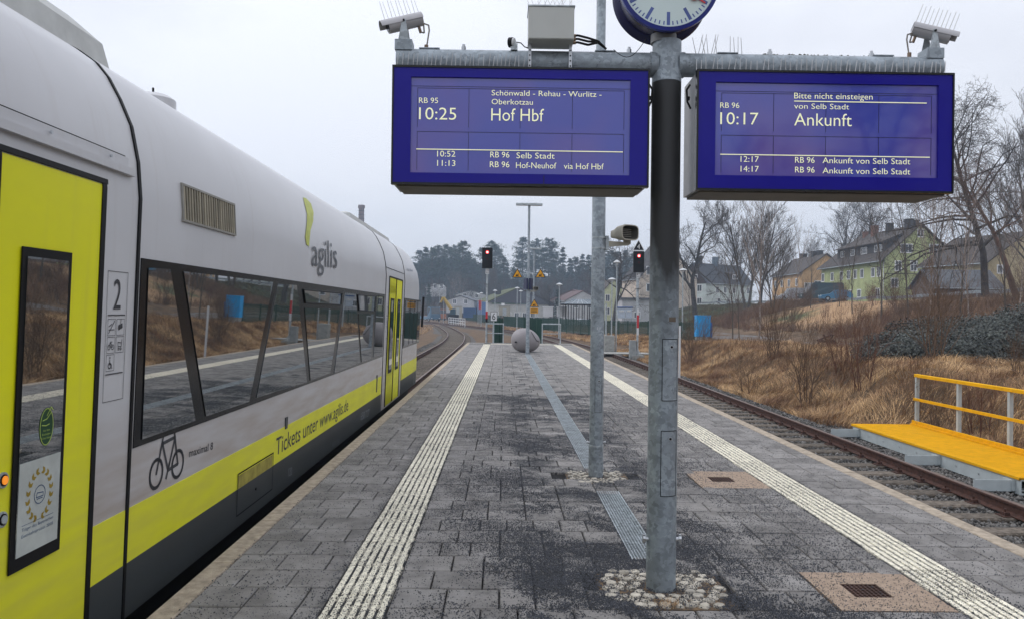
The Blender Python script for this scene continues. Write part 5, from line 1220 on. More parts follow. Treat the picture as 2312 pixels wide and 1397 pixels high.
class House:
    """rectangular house; origin = near corner; a = direction of gable wall, r = direction of the long wall"""
    def __init__(s, name, label, O, a, r, ga, lo, z0, ze, zr, wm, rm, over=.5, cat='house', hip=0.0):
        s.O = Vector((O[0], O[1], 0)); s.a = Vector((a[0], a[1], 0)).normalized(); s.r = Vector((r[0], r[1], 0)).normalized(); s.ga, s.lo, s.z0, s.ze, s.zr = ga, lo, z0, ze, zr
        s.t = thing(name, (O[0], O[1], z0), label, cat)
        P = lambda u, v, z: s.O+s.a*u+s.r*v+Vector((0, 0, z)); s.P = P
        b = MB(); vs = [P(0, 0, z0), P(ga, 0, z0), P(ga, lo, z0), P(0, lo, z0), P(0, 0, ze), P(ga, 0, ze), P(ga, lo, ze), P(0, lo, ze), P(ga/2, 0, zr-.12), P(ga/2, lo-hip*.9, zr-.12)]
        b.add(vs, [(0, 1, 5, 8, 4), (2, 3, 7, 9, 6), (3, 0, 4, 7), (1, 2, 6, 5), (4, 8, 9, 7), (5, 6, 9, 8)]); b.build('wall', wm, s.t)
        k = (zr-ze)/(ga/2); 
        b = MB(); th = .16
        for sg in (0, 1):
            ue = -over if sg == 0 else ga+over; zz = ze-over*k
            q = [(ue, -over*.7, zz), (ga/2, -over*.7, zr), (ga/2, lo+over*.7-hip, zr), (ue, lo+over*.7, zz)]
            v = [P(*p) for p in q]+[P(p[0], p[1], p[2]+th) for p in q]
            b.add(v, [(0, 1, 2, 3), (4, 5, 6, 7), (0, 1, 5, 4), (1, 2, 6, 5), (2, 3, 7, 6), (3, 0, 4, 7)])
        if hip:
            q = [(-over, lo+over*.7, ze-over*k), (ga+over, lo+over*.7, ze-over*k), (ga/2, lo+over*.7-hip, zr)]
            v = [P(*p) for p in q]+[P(p[0], p[1], p[2]+th*.9) for p in q]; b.add(v, [(0, 1, 2), (3, 4, 5), (0, 1, 4, 3), (1, 2, 5, 4), (2, 0, 3, 5)])
        s.roof = b.build('roof', rm, s.t)
        b = MB()
        b.tube(P(-over-.05, -over*.6, ze-over*k+.02), P(-over-.05, lo, ze-over*k+.02), .07, n=6); b.build('gutter', M['galvlight'], s.roof)
    def gface(s): return lambda u, o, z: s.P(u, -o, z)      # gable wall
    def lface(s): return lambda v, o, z: s.P(-o, v, z)      # long wall (u=0)
    def rface(s): return lambda v, o, z: s.P(s.ga+o, v, z)
    def chimney(s, v, u, w, h, m):
        b = MB(); P = s.P; z = s.zr-abs(u-s.ga/2)*(s.zr-s.ze)/(s.ga/2)
        q = [(u-w/2, v-w/2), (u+w/2, v-w/2), (u+w/2, v+w/2), (u-w/2, v+w/2)]
        vs = [P(x, y, z-.6) for x, y in q]+[P(x, y, z+h) for x, y in q]; b.add(vs, [(0, 1, 5, 4), (1, 2, 6, 5), (2, 3, 7, 6), (3, 0, 4, 7), (4, 5, 6, 7)])
        q = [(u-w/2-.06, v-w/2-.06), (u+w/2+.06, v-w/2-.06), (u+w/2+.06, v+w/2+.06), (u-w/2-.06, v+w/2+.06)]
        vs = [P(x, y, z+h+.002) for x, y in q]+[P(x, y, z+h+.12) for x, y in q]; b.add(vs, [(0, 1, 5, 4), (1, 2, 6, 5), (2, 3, 7, 6), (3, 0, 4, 7), (4, 5, 6, 7), (0, 1, 2, 3)])
        b.build('chimney', m, s.roof)
# green house
O = at(1997, 651, 115)
H = House('green_house', 'big lime-green house with steep brown roof and long dormer on the hill', (O.x, 115), (1, 0), (0, 1), 10.7, 23, 3.6, 10.5, 15.5, wall_mat('lime_render', (.44, .48, .23)), M['roofdark'], .7, hip=4.0)
gf = H.gface(); lf = H.lface()
def zat(py, Y, px=2050): return at(px, py, Y).z
def uat(px, Y=115): return at(px, 600, Y).x-O.x
z1, z2, z3 = zat(573, 115), zat(611, 115), zat(534, 115)
window(H.t, gf, uat(2077.5), z3, .75, 1.0, 1)
for c_ in (2046, 2111): window(H.t, gf, uat(c_), zat(570, 115), 1.6, 1.15, 1, mull=2)
for c_ in (2028, 2063, 2098, 2133): window(H.t, gf, uat(c_), z2, .8, 1.35, 1, cross=True)
window(H.t, gf, uat(2020), zat(648, 115), .9, 1.2, 1)
b = MB(); b.box(H.O.x-.03, H.O.x+10.73, 114.95, 114.985, z2-.55, z2-.45); b.build('string_course', mat('dark_band', (.07, .06, .04), .8), H.t)
def vat(px):                       # position along the long wall from a pixel column
    d = ray(px, 640); return H.O.x/d[0]*d[1]-115
for c_ in (1984, 1971, 1946, 1931, 1916, 1900, 1879, 1858): window(H.t, lf, vat(c_), 7.75, .95, 1.25, 1, mull=1)
for c_ in (1982, 1940, 1920): window(H.t, lf, vat(c_), 4.7, 1.1, 1.1, 1)
b = MB(); v0, v1 = vat(1906), vat(1850); P = H.P
b.add([P(-.03, v0, 3.7), P(-.03, v1, 3.7), P(-.03, v1, 6.3), P(-.03, v0, 6.3)], [(0, 1, 2, 3)]); b.build('garage_opening_shade', mat('opening_shade', (.03, .032, .028), .9), H.t, fixn=False)  # flat dark sheet on the wall, the garage's inner shade put into its colour
b = MB(); b.tube(P(-.08, .2, 4), P(-.08, .2, 9.8), .06, n=6); b.build('downpipe', M['frame'], H.t)
# long dormer on the left slope
k = (15.5-10.5)/5.35
def slope_z(u): return 10.5+u*k
b = MB(); u0, u1 = .9, 3.4; v0, v1 = 1.9, 18.5; zt0 = 13.0
vs = [P(u0, v0, slope_z(u0)), P(u0, v1, slope_z(u0)), P(u0, v1, zt0), P(u0, v0, zt0), P(u1, v0, slope_z(u1)), P(u1, v1, slope_z(u1)), P(u1, v1, slope_z(u1)+.3), P(u1, v0, slope_z(u1)+.3)]
b.add(vs, [(0, 1, 2, 3), (0, 3, 7, 4), (1, 5, 6, 2)]); dm = b.build('dormer', mat('dormer_cladding', (.055, .05, .05), .8), H.roof)
b = MB(); vs = [P(u0-.5, v0-.3, zt0-.12), P(u0-.5, v1+.3, zt0-.12), P(u1+.3, v1+.3, slope_z(u1)+.62), P(u1+.3, v0-.3, slope_z(u1)+.62)]; vs += [v+Vector((0, 0, .14)) for v in vs]
b.add(vs, [(0, 1, 2, 3), (4, 5, 6, 7), (0, 1, 5, 4), (1, 2, 6, 5), (2, 3, 7, 6), (3, 0, 4, 7)]); b.build('dormer_roof', M['roofdark'], H.roof)
df = lambda v, o, z: P(u0-o, v, z)
for (v, w, n_) in ((3.9, 2.3, 4), (8.6, 1.9, 3), (12.6, 1.3, 2), (16.4, 1.2, 1)): window(H.roof, df, v, 11.65, w, .95, 1, mull=n_, fw=.07)
for (v, w, h, m_) in ((2.6, 1.0, 1.3, M['chim']), (.9, .9, .9, M['chim']), (8.6, .9, 1.35, M['chim']), (13.6, .9, 1.5, M['brick']), (16.9, .7, .8, M['brick'])): H.chimney(v, 5.0, w, h, m_)
# orange house
O2 = at(1810, 640, 146)
H2 = House('orange_house', 'orange two-storey house with brown roof, left of the green house', (O2.x, 146), (1, 0), (0, 1), 9.4, 16, 3.4, 9.9, 13.3, wall_mat('orange_render', (.60, .38, .19)), M['roofdark'], .5)
for v in (2.5, 6.5, 10.5, 14): window(H2.t, H2.lface(), v, 7.4, .9, 1.2, 1); window(H2.t, H2.lface(), v, 4.6, .9, 1.2, 1)
window(H2.t, H2.gface(), 3.1, 6.4, 1.1, 1.7, 1, fw=.14); window(H2.t, H2.gface(), 1.1, 6.5, .9, 1.2, 1)
for v, w in ((3.5, .9), (6, 1.3), (12, 1.2)): H2.chimney(v, 4.9, w, 1.0, M['chim'])
b = MB(); b.box(O2.x-.03, O2.x+9.4, 145.95, 145.98, 6.05, 6.15); b.build('string_course', mat('dark_band_b', (.12, .06, .03), .8), H2.t)
# white house with dark tiled roof
O3 = at(1594, 640, 165); ang = R(38)
H3 = House('white_house', 'pale mint house with dark steep roof and brown gable behind the bare trees', (O3.x, 165), (-math.sin(ang), math.cos(ang)), (math.cos(ang), math.sin(ang)), 7.2, 17, 3.0, 8.6, 12.7, wall_mat('pale_mint_render', (.60, .66, .63)), mat('anthracite_tiles', (.05, .052, .06), .7, var=.3, scale=1.5, bump=.8, bscale=7), .35)
gf3, lf3 = H3.gface(), H3.lface()
b = MB(); P = H3.P; b.add([P(-.05, -.03, 8.15), P(7.25, -.03, 8.15), P(7.2, -.03, 8.6), P(3.6, -.03, 12.5), P(0, -.03, 8.6)], [(0, 1, 2, 3, 4)]); b.build('gable_cladding', mat('brown_boards', (.06, .035, .025), .85), H3.t, fixn=False)
for u in (1.7, 5.5): window(H3.t, gf3, u, 6.6, 1.1, 1.3, 1)
for u in (1.7, 5.5): window(H3.t, gf3, u, 3.9, 1.1, 1.2, 1)
for u in (2.6, 4.6): window(H3.t, gf3, u, 9.2, .5, .9, 1, mull=0)
for v in (4.0, 6.8, 10, 13, 15.4): window(H3.t, lf3, v, 6.4, .9, 1.2, 1)
for v in (4.6, 8, 11, 14): window(H3.t, lf3, v, 3.9, .9, 1.2, 1)
b = MB(); k3 = (12.7-8.6)/3.6
vs = [P(.6, 9, 9.3), P(.6, 13.5, 9.3), P(.6, 13.5, 10.7), P(.6, 9, 10.7), P(2.2, 9, 11.1), P(2.2, 13.5, 11.1)]; b.add(vs, [(0, 1, 2, 3), (0, 3, 4), (1, 5, 2), (3, 2, 5, 4)]); dm3 = b.build('dormer', M['roofdark'], H3.roof)
window(H3.roof, lambda v, o, z: P(.6-o, v, z), 11.2, 9.6, 1.6, .8, 1, mull=2)
for v, w in ((8, 1.0), (2.5, .8)): H3.chimney(v, 3.6, w, 1.6, mat('blue_grey_chimney', (.12, .16, .2), .8) if v == 8 else M['chim'])
# beige house far right and low shed
O4 = at(2232, 610, 88)
H4 = House('beige_house', 'beige house with brown gable roof at the right edge behind the pine trunks', (O4.x, 88), (1, .25), (-.25, 1), 10.5, 10, 3.8, 8.2, 11.6, wall_mat('beige_render', (.55, .46, .28)), M['roofdark'], .6)
window(H4.t, H4.gface(), 1.6, 6.8, .6, .8, 1); window(H4.t, H4.gface(), 6.5, 6.6, 1.2, 1.2, 1)
O4b = at(2170, 610, 98)
H4b = House('brown_roofed_house', 'low brown-roofed house between the green house and the beige house', (O4b.x, 98), (1, 0), (0, 1), 5.5, 7, 3.6, 7.3, 9.6, wall_mat('sand_render', (.36, .3, .2)), M['roofdark'], .6)
window(H4b.t, H4b.gface(), 2.5, 5.6, 1, 1, 1)
O5 = at(2110, 640, 84)
H5 = House('garden_shed', 'low wooden shed with grey slate roof in front of the green house', (O5.x, 84), (0, 1), (1, .0), 4.6, 7.2, 3.4, 5.1, 6.8, mat('weathered_boards', (.16, .12, .10), .9, var=.4, scale=5), M['roofgrey'], .5, cat='shed')
# beige gabled house partly behind the display post, and yellow-green house behind slim post
O6 = at(1444, 690, 150); 
H6 = House('pink_beige_house', 'tall pale beige gabled house just left of the display post', (O6.x, 150), (1, .2), (-.2, 1), 12, 10, -.2, 8.6, 15.5, wall_mat('pink_beige_render', (.60, .51, .42)), mat('charcoal_roof', (.06, .055, .055), .85, var=.3), .3)
for u in (2.0, 5.0): window(H6.t, H6.gface(), u, 9.3, 1.1, 1.4, 1, mull=0); window(H6.t, H6.gface(), u, 6.0, 1.1, 1.4, 1, mull=0); window(H6.t, H6.gface(), u, 2.6, 1.1, 1.4, 1, mull=0)
O7 = at(1359, 700, 165)
H7 = House('yellow_green_house', 'pale yellow-green gabled house behind the bare tree right of the slim lamp post', (O7.x, 165), (1, 0), (0, 1), 5.0, 14, -.2, 6.0, 9.0, wall_mat('yellow_green_render', (.55, .58, .36)), M['roofdark'], .4)
for u in (1.2, 3.8): window(H7.t, H7.gface(), u, 4.2, .8, 1.3, 1); window(H7.t, H7.gface(), u, 1.4, .8, 1.3, 1)
O8 = at(1412, 700, 168)
H8 = House('grey_green_house', 'dull sandy wing with brown roof between the yellow-green house and the beige house', (O8.x, 168), (0, 1), (1, 0), 8.0, 5.6, -.2, 6.0, 9.0, wall_mat('dull_sand_render', (.42, .39, .29)), M['roofdark'], .4)
window(H8.t, H8.lface(), 1.6, 4.2, .8, 1.3, 1)
# white flat annexe with garage
x0_, x1_ = at(1405, 700, 135).x, at(1470, 700, 135).x
an = thing('white_annexe', (x0_, 135, -.2), 'low white flat-roofed annexe behind the notice boards', 'building')
b = MB(); b.box(x0_, x1_, 135, 141, -.4, at(1440, 676, 135).z); b.build('wall', wall_mat('annexe_white', (.52, .52, .53)), an)
b = MB(); z = at(1440, 676, 135).z; b.box(x0_-.3, x1_+.3, 134.6, 141.3, z+.002, z+.3); b.build('roof', M['roofgrey'], an)
for x in (x0_+1, x0_+2.6): window(an, lambda u, o, zz: Vector((u, 135-o, zz)), x, .9, .9, .9, 1)
# hall with blue side and green-brown roof (centre background)
Y = 200; xa, xb, xm = at(1078, 690, Y).x, at(1240, 690, Y).x, at(1170, 690, Y).x
hl = thing('industrial_hall', ((xa+xb)/2, Y, -.6), 'long white hall with mossy low-pitched roof and grey gable behind the grit bin lamp post', 'hall')
zb_, zw, zr = -.8, at(1150, 682, Y).z, at(1172, 651, Y).z
b = MB(); b.box(xa, xb, Y, Y+22, zb_, zw); b.build('wall', wall_mat('hall_white', (.50, .50, .47)), hl)
b = MB(); b.box(xa-.03, xa+(xb-xa)*.12, Y-.05, Y+22, zb_, zw-.05); b.build('blue_bay', mat('hall_blue', (.08, .17, .38), .6), hl)
xg0, xg1 = at(1128, 680, Y).x, at(1242, 684, Y).x+1
b = MB(); v = [(xg0-2.5, Y-.6, zw-.1), (xg1, Y-.6, zw-.6), (xm, Y-.6, zr)]; b.add([Vector(p) for p in v]+[Vector((p[0], Y-.45, p[2])) for p in v], [(0, 1, 2), (3, 4, 5), (0, 1, 4, 3), (1, 2, 5, 4), (2, 0, 3, 5)]); b.build('gable_cladding', mat('anthracite_cladding', (.07, .07, .085), .7), hl)
b = MB(); q = [Vector((xg0-3, Y-.7, zw-.15)), Vector((xm, Y-.7, zr+.05)), Vector((xm-4, Y+30, zr+.05)), Vector((xa-2, Y+30, zw+.2))]
b.add(q+[v+Vector((0, 0, .3)) for v in q], [(0, 1, 2, 3), (4, 5, 6, 7), (0, 1, 5, 4), (1, 2, 6, 5), (2, 3, 7, 6), (3, 0, 4, 7)]); b.build('roof', mat('mossy_roof', (.10, .11, .05), .9, var=.3, scale=.4), hl)
q = [Vector((xm, Y-.7, zr+.05)), Vector((xg1+.5, Y-.7, zw-.6)), Vector((xg1+.5, Y+30, zw-.6)), Vector((xm-4, Y+30, zr+.05))]
b = MB(); b.add(q+[v+Vector((0, 0, .3)) for v in q], [(0, 1, 2, 3), (4, 5, 6, 7), (0, 1, 5, 4), (1, 2, 6, 5), (2, 3, 7, 6), (3, 0, 4, 7)]); b.build('roof', M['roofdark'], hl)
b = MB(); b.box(xg0-2, xg1-1, Y-.14, Y-.04, zw-.5, zw-.25); b.build('green_trim', mat('trim_green', (.05, .17, .1), .6), hl)
b = MB(); b.box(xm-6, xm-4.5, Y+8, Y+9.5, zr-1.5, zr+1.2); b.build('chimney', M['chim'], hl)
for k in range(5): window(hl, lambda u, o, zz: Vector((u, Y-o-.01, zz)), xa+6+k*2.1, .4, 1.0, 1.0, 1)
def small_box(name, pxa, pxb, pyt, pyb, Y, dep, m, label, cat, roof=None):
    a = at(pxa, pyb, Y); c = at(pxb, pyt, Y); t = thing(name, ((a.x+c.x)/2, Y, a.z), label, cat)
    b = MB(); b.cbox(a.x, c.x, Y, Y+dep, a.z-.6, c.z, .03); b.build('body', m, t)
    b = MB(); b.cbox(a.x-.08, c.x+.08, Y-.08, Y+dep+.08, c.z+.002, c.z+.12, .03); b.build('roof', roof or M['concrete'], t); return t, a, c
t, a, c = small_box('relay_hut', 1025, 1042, 692, 712, 170, 2.5, wall_mat('hut_cream', (.42, .40, .33)), 'small cream relay hut beside the level crossing', 'hut')
b = MB(); b.box(a.x+.5, a.x+1.2, 169.95, 169.99, a.z, a.z+1.7); b.build('door', M['palegrp'], t)
t, a, c = small_box('service_building', 1126, 1152, 691, 712, 160, 3, wall_mat('svc_beige', (.38, .36, .29)), 'low beige service building behind the green fence right of the number 6 sign', 'building')
b = MB(); b.box(a.x+.8, a.x+1.6, 159.95, 159.99, a.z, a.z+1.5); b.build('door', M['galvlight'], t)
b = MB(); b.cbox(a.x+.5, a.x+1.2, 160.4, 161, c.z+.13, c.z+.6, .03); b.build('air_conditioner', M['frame'], t)
t, a, c = small_box('blue_container', 1046, 1075, 696, 711, 185, 2.5, mat('container_blue', (.03, .09, .22), .6), 'dark blue container left of the industrial hall', 'container', mat('container_top', (.04, .1, .2), .6))
for k in range(9):
    b = MB(); x = a.x+.2+k*(c.x-a.x-.3)/9; b.box(x, x+.12, 184.93, 184.99, a.z, c.z-.1); b.build('rib', M['roofgrey'] if False else bpy.data.materials['container_blue'], t)
t, a, c = small_box('red_advert_board', 1081, 1088, 680, 691, 140, .2, M['red'], 'small red advertising board at the left end of the hall', 'sign', M['red'])
for x in (a.x+.15, c.x-.15):
    b = MB(); b.tube((x, 140.1, a.z-.5), (x, 140.1, -.7), .05, n=6); b.build('leg', M['galv'], t)
for (pa, pb, lb) in ((1226, 1249, 'white advertising hoarding behind the fence, left of a pair'), (1257, 1280, 'white advertising hoarding behind the fence, right of a pair beside the pavilion')):
    t, a, c = small_box('white_hoarding', pa, pb, 694, 705, 110, .12, M['white'], lb, 'hoarding', M['white'])
    for x in (a.x+.1, c.x-.1):
        b = MB(); b.tube((x, 110.05, -.6), (x, 110.05, a.z-.55), .05, n=6); b.build('leg', M['galv'], t)
# pavilion with glazed tent roof
Y = 105; xa, xb = at(1277, 700, Y).x, at(1352, 700, Y).x; zt0, zt1 = at(1300, 686, Y).z, at(1315, 675, Y).z; xm = (xa+xb)/2; yd = 5
pv = thing('glass_pavilion', (xm, Y+2.5, -.4), 'dark-framed shelter with glazed hipped roof left of the slim lamp post', 'pavilion')
b = MB(); vs = [(xa-.6, Y-.6, zt0), (xb+.6, Y-.6, zt0), (xb+.6, Y+yd, zt0), (xa-.6, Y+yd, zt0), (xm-1, Y+2.2, zt1), (xm+1, Y+2.2, zt1)]; b.add(vs, [(0, 1, 5, 4), (1, 2, 5), (2, 3, 4, 5), (3, 0, 4), (0, 1, 2, 3)]); b.build('roof', mat('glazed_roof', (.12, .15, .17), .25, var=.1), pv)
b = MB(); b.box(xa-.7, xb+.7, Y-.7, Y+yd+.1, zt0-.18, zt0-.02); b.build('eaves', M['glossblack'], pv)
for k in range(9):
    f_ = k/8; b = MB(); b.tube((xa-.6+(xb-xa+1.2)*f_, Y-.62, zt0+.02), (xm-1+2*f_, Y+2.2, zt1+.03), .035, n=4); b.build('roof_bar', M['galv'], pv)
for k in range(7):
    for yy in (Y, Y+yd-.5):
        b = MB(); x = xa+(xb-xa)*k/6; b.tube((x, yy, -.8), (x, yy, zt0-.15), .06, n=6); b.build('post', M['glossblack'], pv)
# notice boards blue-white
for (pa, pb, lb) in ((1394, 1412, 'left of two blue and white notice boards in front of the white annexe'), (1413, 1427, 'right of two blue and white notice boards in front of the white annexe')):
    t, a, c = small_box('notice_board', pa, pb, 695, 706, 88, .1, mat('notice_pale', (.45, .52, .6), .4), lb, 'notice board', mat('notice_blue', (.03, .09, .25), .5))
    b = MB(); b.box(a.x+.15, c.x-.15, 87.95, 87.985, a.z+.1, c.z-.25); b.build('poster', mat('poster_white', (.6, .62, .62), .5), t)
    for x in (a.x+.06, c.x-.06):
        b = MB(); b.tube((x, 88.05, -.6), (x, 88.05, a.z-.6), .04, n=6); b.build('leg', M['galv'], t)
# ---------------------------------------------------------------- hillside and horizon lamps
lp0 = None
def mushroom(x, y, z0, h, label, s=1.0):
    t = thing('street_lamp', (x, y, z0), label, 'street lamp', 'mushroom-headed street lamps')
    b = MB(); b.tube((x, y, z0-.5), (x, y, z0+h), .06*s, .045*s, 10); b.build('pole', M['galvlight'], t, smooth=True)
    b = MB(); b.lathe((x, y, z0+h), [(.05*s, -.02), (.10*s, .0), (.10*s, .10), (.33*s, .14), (.28*s, .19), (.10*s, .28), (.03*s, .30)], 16); b.build('lamp_head', mat('lamp_head_white', (.55, .57, .58), .4) if 'lamp_head_white' not in bpy.data.materials else bpy.data.materials['lamp_head_white'], t, smooth=True)
for (px_, pt, Y, zb, lb) in ((1393, 587, 44.5, -.6, 'tall street lamp nearest the slim lamp post, on its right'), (1382, 627, 62, -.5, 'shorter street lamp in front of the leaning bare tree'), (1263, 639, 70, -.5, 'street lamp above the white hoardings'), (1168, 648, 95, -.6, 'street lamp just left of the grit bin lamp post'), (1176, 655, 110, -.6, 'small street lamp in front of the hall gable'), (1118, 654, 105, -.6, 'street lamp right of the left signal mast'), (1087, 660, 130, -.6, 'far street lamp left of the left signal mast'), (1080, 663, 150, -.6, 'farthest street lamp before the wood left of the signal'), (1002, 645, 150, -.6, 'street lamp above the excavator by the level crossing'), (993, 646, 165, -.6, 'street lamp at the left end beside the excavator'), (1542, 606, 60, -.3, 'tall street lamp between the display post and the blue cabinet'), (1438, 606, 80, -.4, 'street lamp right behind the right signal')):
    c = at(px_, pt, Y); mushroom(c.x, Y, zb, c.z-zb-.3, lb, .65 if px_ == 1393 else 1.0)
# ---------------------------------------------------------------- excavator, level crossing fence, trucks
Y = 150; c = at(1020, 708, Y)
ex = thing('yellow_excavator', (c.x, Y, -.6), 'yellow excavator with raised arm behind the level crossing', 'excavator')
ye = mat('machine_yellow', (.50, .34, .08), .6)
pts = [at(1024, 704, Y), at(1014, 690, Y), at(1007, 674, Y), at(1001, 668, Y)]
def beam(p, q, w, m, nm, par): 
    b = MB(); b.tube(p, q, w, w*.7, 6); b.build(nm, m, par)
beam(at(1019, 698, Y), at(1001, 671, Y), .42, ye, 'boom', ex); beam(at(1001, 671, Y), at(995, 683, Y), .28, ye, 'dipper_arm', ex)
b = MB(); a = at(1016, 712, Y); a2 = at(1028, 697, Y); b.cbox(a.x, a2.x, Y, Y+2.2, a.z+.2, a2.z, .1); b.build('cab', mat('cab_dark_blue', (.04, .09, .12), .4), ex)
b = MB(); b.cbox(a.x-.4, a2.x+.6, Y-.1, Y+2.4, -.7, a.z+.2, .1); b.build('undercarriage', M['black'], ex)
b = MB(); b.cbox(at(995, 686, Y).x-.35, at(995, 686, Y).x+.35, Y-.3, Y+.3, at(995, 691, Y).z, at(995, 684, Y).z, .1); b.build('bucket', M['roofdark'], ex)
def rail_fence(x0, x1, y0, y1, z, h, label, n):
    t = thing('white_rail_fence', ((x0+x1)/2, y0, z), label, 'fence')
    for k in range(n+1):
        x = x0+(x1-x0)*k/n; y = y0+(y1-y0)*k/n; b = MB(); b.tube((x, y, z-.2), (x, y, z+h), .06, n=6); b.build('fence_post', M['white'], t)
    for hh in (.35, .7, 1.05):
        b = MB(); b.tube((x0, y0, z+h*hh/1.05), (x1, y1, z+h*hh/1.05), .045, n=6); b.build('fence_rail', M['white'], t)
a, c = at(1013, 712, 140), at(1050, 712, 118); rail_fence(a.x, c.x, 140, 118, -.7, 1.2, 'white tubular fence at the level crossing', 9)
def vehicle(name, x, y, z, rz, L_, W_, H_, body, label, cat, kind='car', grp=None):
    t = thing(name, (x, y, z), label, cat, grp, rotz=rz)
    if kind == 'van': prof = [(-L_/2, .3), (L_/2-.05, .3), (L_/2, .45), (L_/2-.02, .95), (L_/2-.85, 1.15), (L_/2-1.45, H_-.12), (L_/2-1.7, H_), (-L_/2+.1, H_), (-L_/2, H_-.1)]
    elif kind == 'truck': prof = [(-L_/2, .5), (L_/2, .5), (L_/2, 1.5), (L_/2-.2, H_), (L_/2-1.8, H_), (L_/2-1.85, 1.1), (-L_/2, 1.1)]
    else: prof = [(-L_/2, .35), (L_/2-.05, .3), (L_/2, .55), (L_/2-.15, .75), (L_/2-1.1, .92), (L_/2-1.75, H_-.05), (L_/2-2.3, H_), (-L_/2+.75, H_-.03), (-L_/2+.1, .98), (-L_/2, .9)]
    b = MB(); n = len(prof); vs = []
    for yy, tk in ((-W_/2, 1), (W_/2, 1)):
        for u, v in prof: vs.append((u, yy*(1 if v < 1.0 else .88), v))
    b.add(vs, [tuple(range(n)), tuple(range(2*n-1, n-1, -1))]+[(k, (k+1) % n, n+(k+1) % n, n+k) for k in range(n)]); b.build('body', body, t, world=False)
    for sx in (L_/2-.85, -L_/2+.8):
        for sy in (-1, 1):
            b = MB(); b.tube((sx, sy*(W_/2-.12), .32), (sx, sy*(W_/2+.01), .32), .32, n=14); w = b.build('wheel', M['black'], t, world=False)
            b = MB(); b.tube((sx, sy*(W_/2+.012), .32), (sx, sy*(W_/2+.02), .32), .18, n=10); b.build('rim', M['galvlight'], w, world=False)
    h0, h1 = (1.2, H_-.25) if kind == 'van' else (1.5, H_-.2) if kind == 'truck' else (.97, H_-.12)
    for sy in (-1, 1):
        yw = sy*(W_/2*.88+.006)
        if kind == 'van': rects = [(L_/2-2.1, L_/2-1.45)]
        elif kind == 'truck': rects = [(L_/2-1.6, L_/2-.5)]
        elif kind == 'wagonvan': rects = []
        else: rects = [(L_/2-2.7, L_/2-1.85), (-L_/2+.9, L_/2-2.8)]
        for a_, c_ in rects:
            b = MB(); b.add([(a_, yw, h0), (c_, yw, h0), (c_-.12, yw, h1), (a_, yw, h1)], [(0, 1, 2, 3)]); b.build('side_window', M['pane'], t, world=False, fixn=False)
    u0_, v0_, u1_, v1_ = (L_/2-.9, 1.2, L_/2-1.4, H_-.2) if kind == 'van' else (L_/2+.0, 1.6, L_/2-.15, H_-.15) if kind == 'truck' else (L_/2-1.15, .96, L_/2-1.7, H_-.08)
    b = MB(); w = W_/2*.8; b.add([(u0_+.03, -w, v0_), (u0_+.03, w, v0_), (u1_+.04, w, v1_), (u1_+.04, -w, v1_)], [(0, 1, 2, 3)]); b.build('windscreen', M['pane'], t, world=False, fixn=False)
    for sy in (-1, 1):
        b = MB(); b.box(L_/2-.04, L_/2+.015, sy*W_*.36-.13, sy*W_*.36+.13, .62, .78); b.build('headlight', M['white'], t, world=False)
    return t
c = at(1791, 668, 108); vehicle('white_van', c.x, 108, 3.55, R(175), 4.7, 1.8, 1.9, mat('van_white', (.45, .46, .48), .35), 'white passenger van with dark windows on the hill road, left of the dark van', 'van', 'car')
c = at(1852, 668, 104); vehicle('dark_van', c.x, 104, 3.6, R(178), 5.6, 1.95, 2.45, mat('van_slate', (.05, .085, .10), .35), 'dark slate panel van on the hill road in front of the garage', 'van', 'van')
c = at(1886, 664, 99); vehicle('blue_car', c.x, 99, 3.5, R(170), 3.9, 1.7, 1.45, mat('car_blue', (.06, .22, .38), .3), 'light blue small car on the hill road right of the dark van', 'car', 'car')
c = at(968, 708, 165); vehicle('blue_truck', c.x, 165, -.55, R(-60), 7, 2.4, 3.0, mat('truck_blue', (.08, .16, .24), .5), 'blue truck parked by the level crossing beside the train nose', 'truck', 'truck')
c = at(982, 706, 178); vehicle('orange_truck', c.x, 178, -.55, R(-50), 6, 2.3, 2.6, mat('truck_orange', (.4, .15, .07), .5), 'orange-brown truck behind the blue truck', 'truck', 'truck')
for i, (px_, Y, cc_, lb) in enumerate(((1192, 150, (.10, .10, .11), 'dark parked car behind the lamp post and fence'), (1290, 125, (.5, .5, .5), 'white parked car seen under the left side of the glass pavilion'), (1318, 128, (.45, .47, .5), 'silver parked car seen under the middle of the glass pavilion'), (1142, 140, (.22, .03, .03), 'dark red parked car by the beige service building'), (1212, 140, (.08, .08, .09), 'dark grey estate car parked left of the hoardings'))):
    c = at(px_, 712, Y); vehicle('parked_car', c.x, Y, -.75, R(10+i*20), 4.2, 1.75, 1.45, mat('car_paint_%s' % ('graphite', 'white', 'silver', 'wine', 'slate')[i], cc_, .35), lb, 'car', 'car', 'parked cars beyond the green fence')
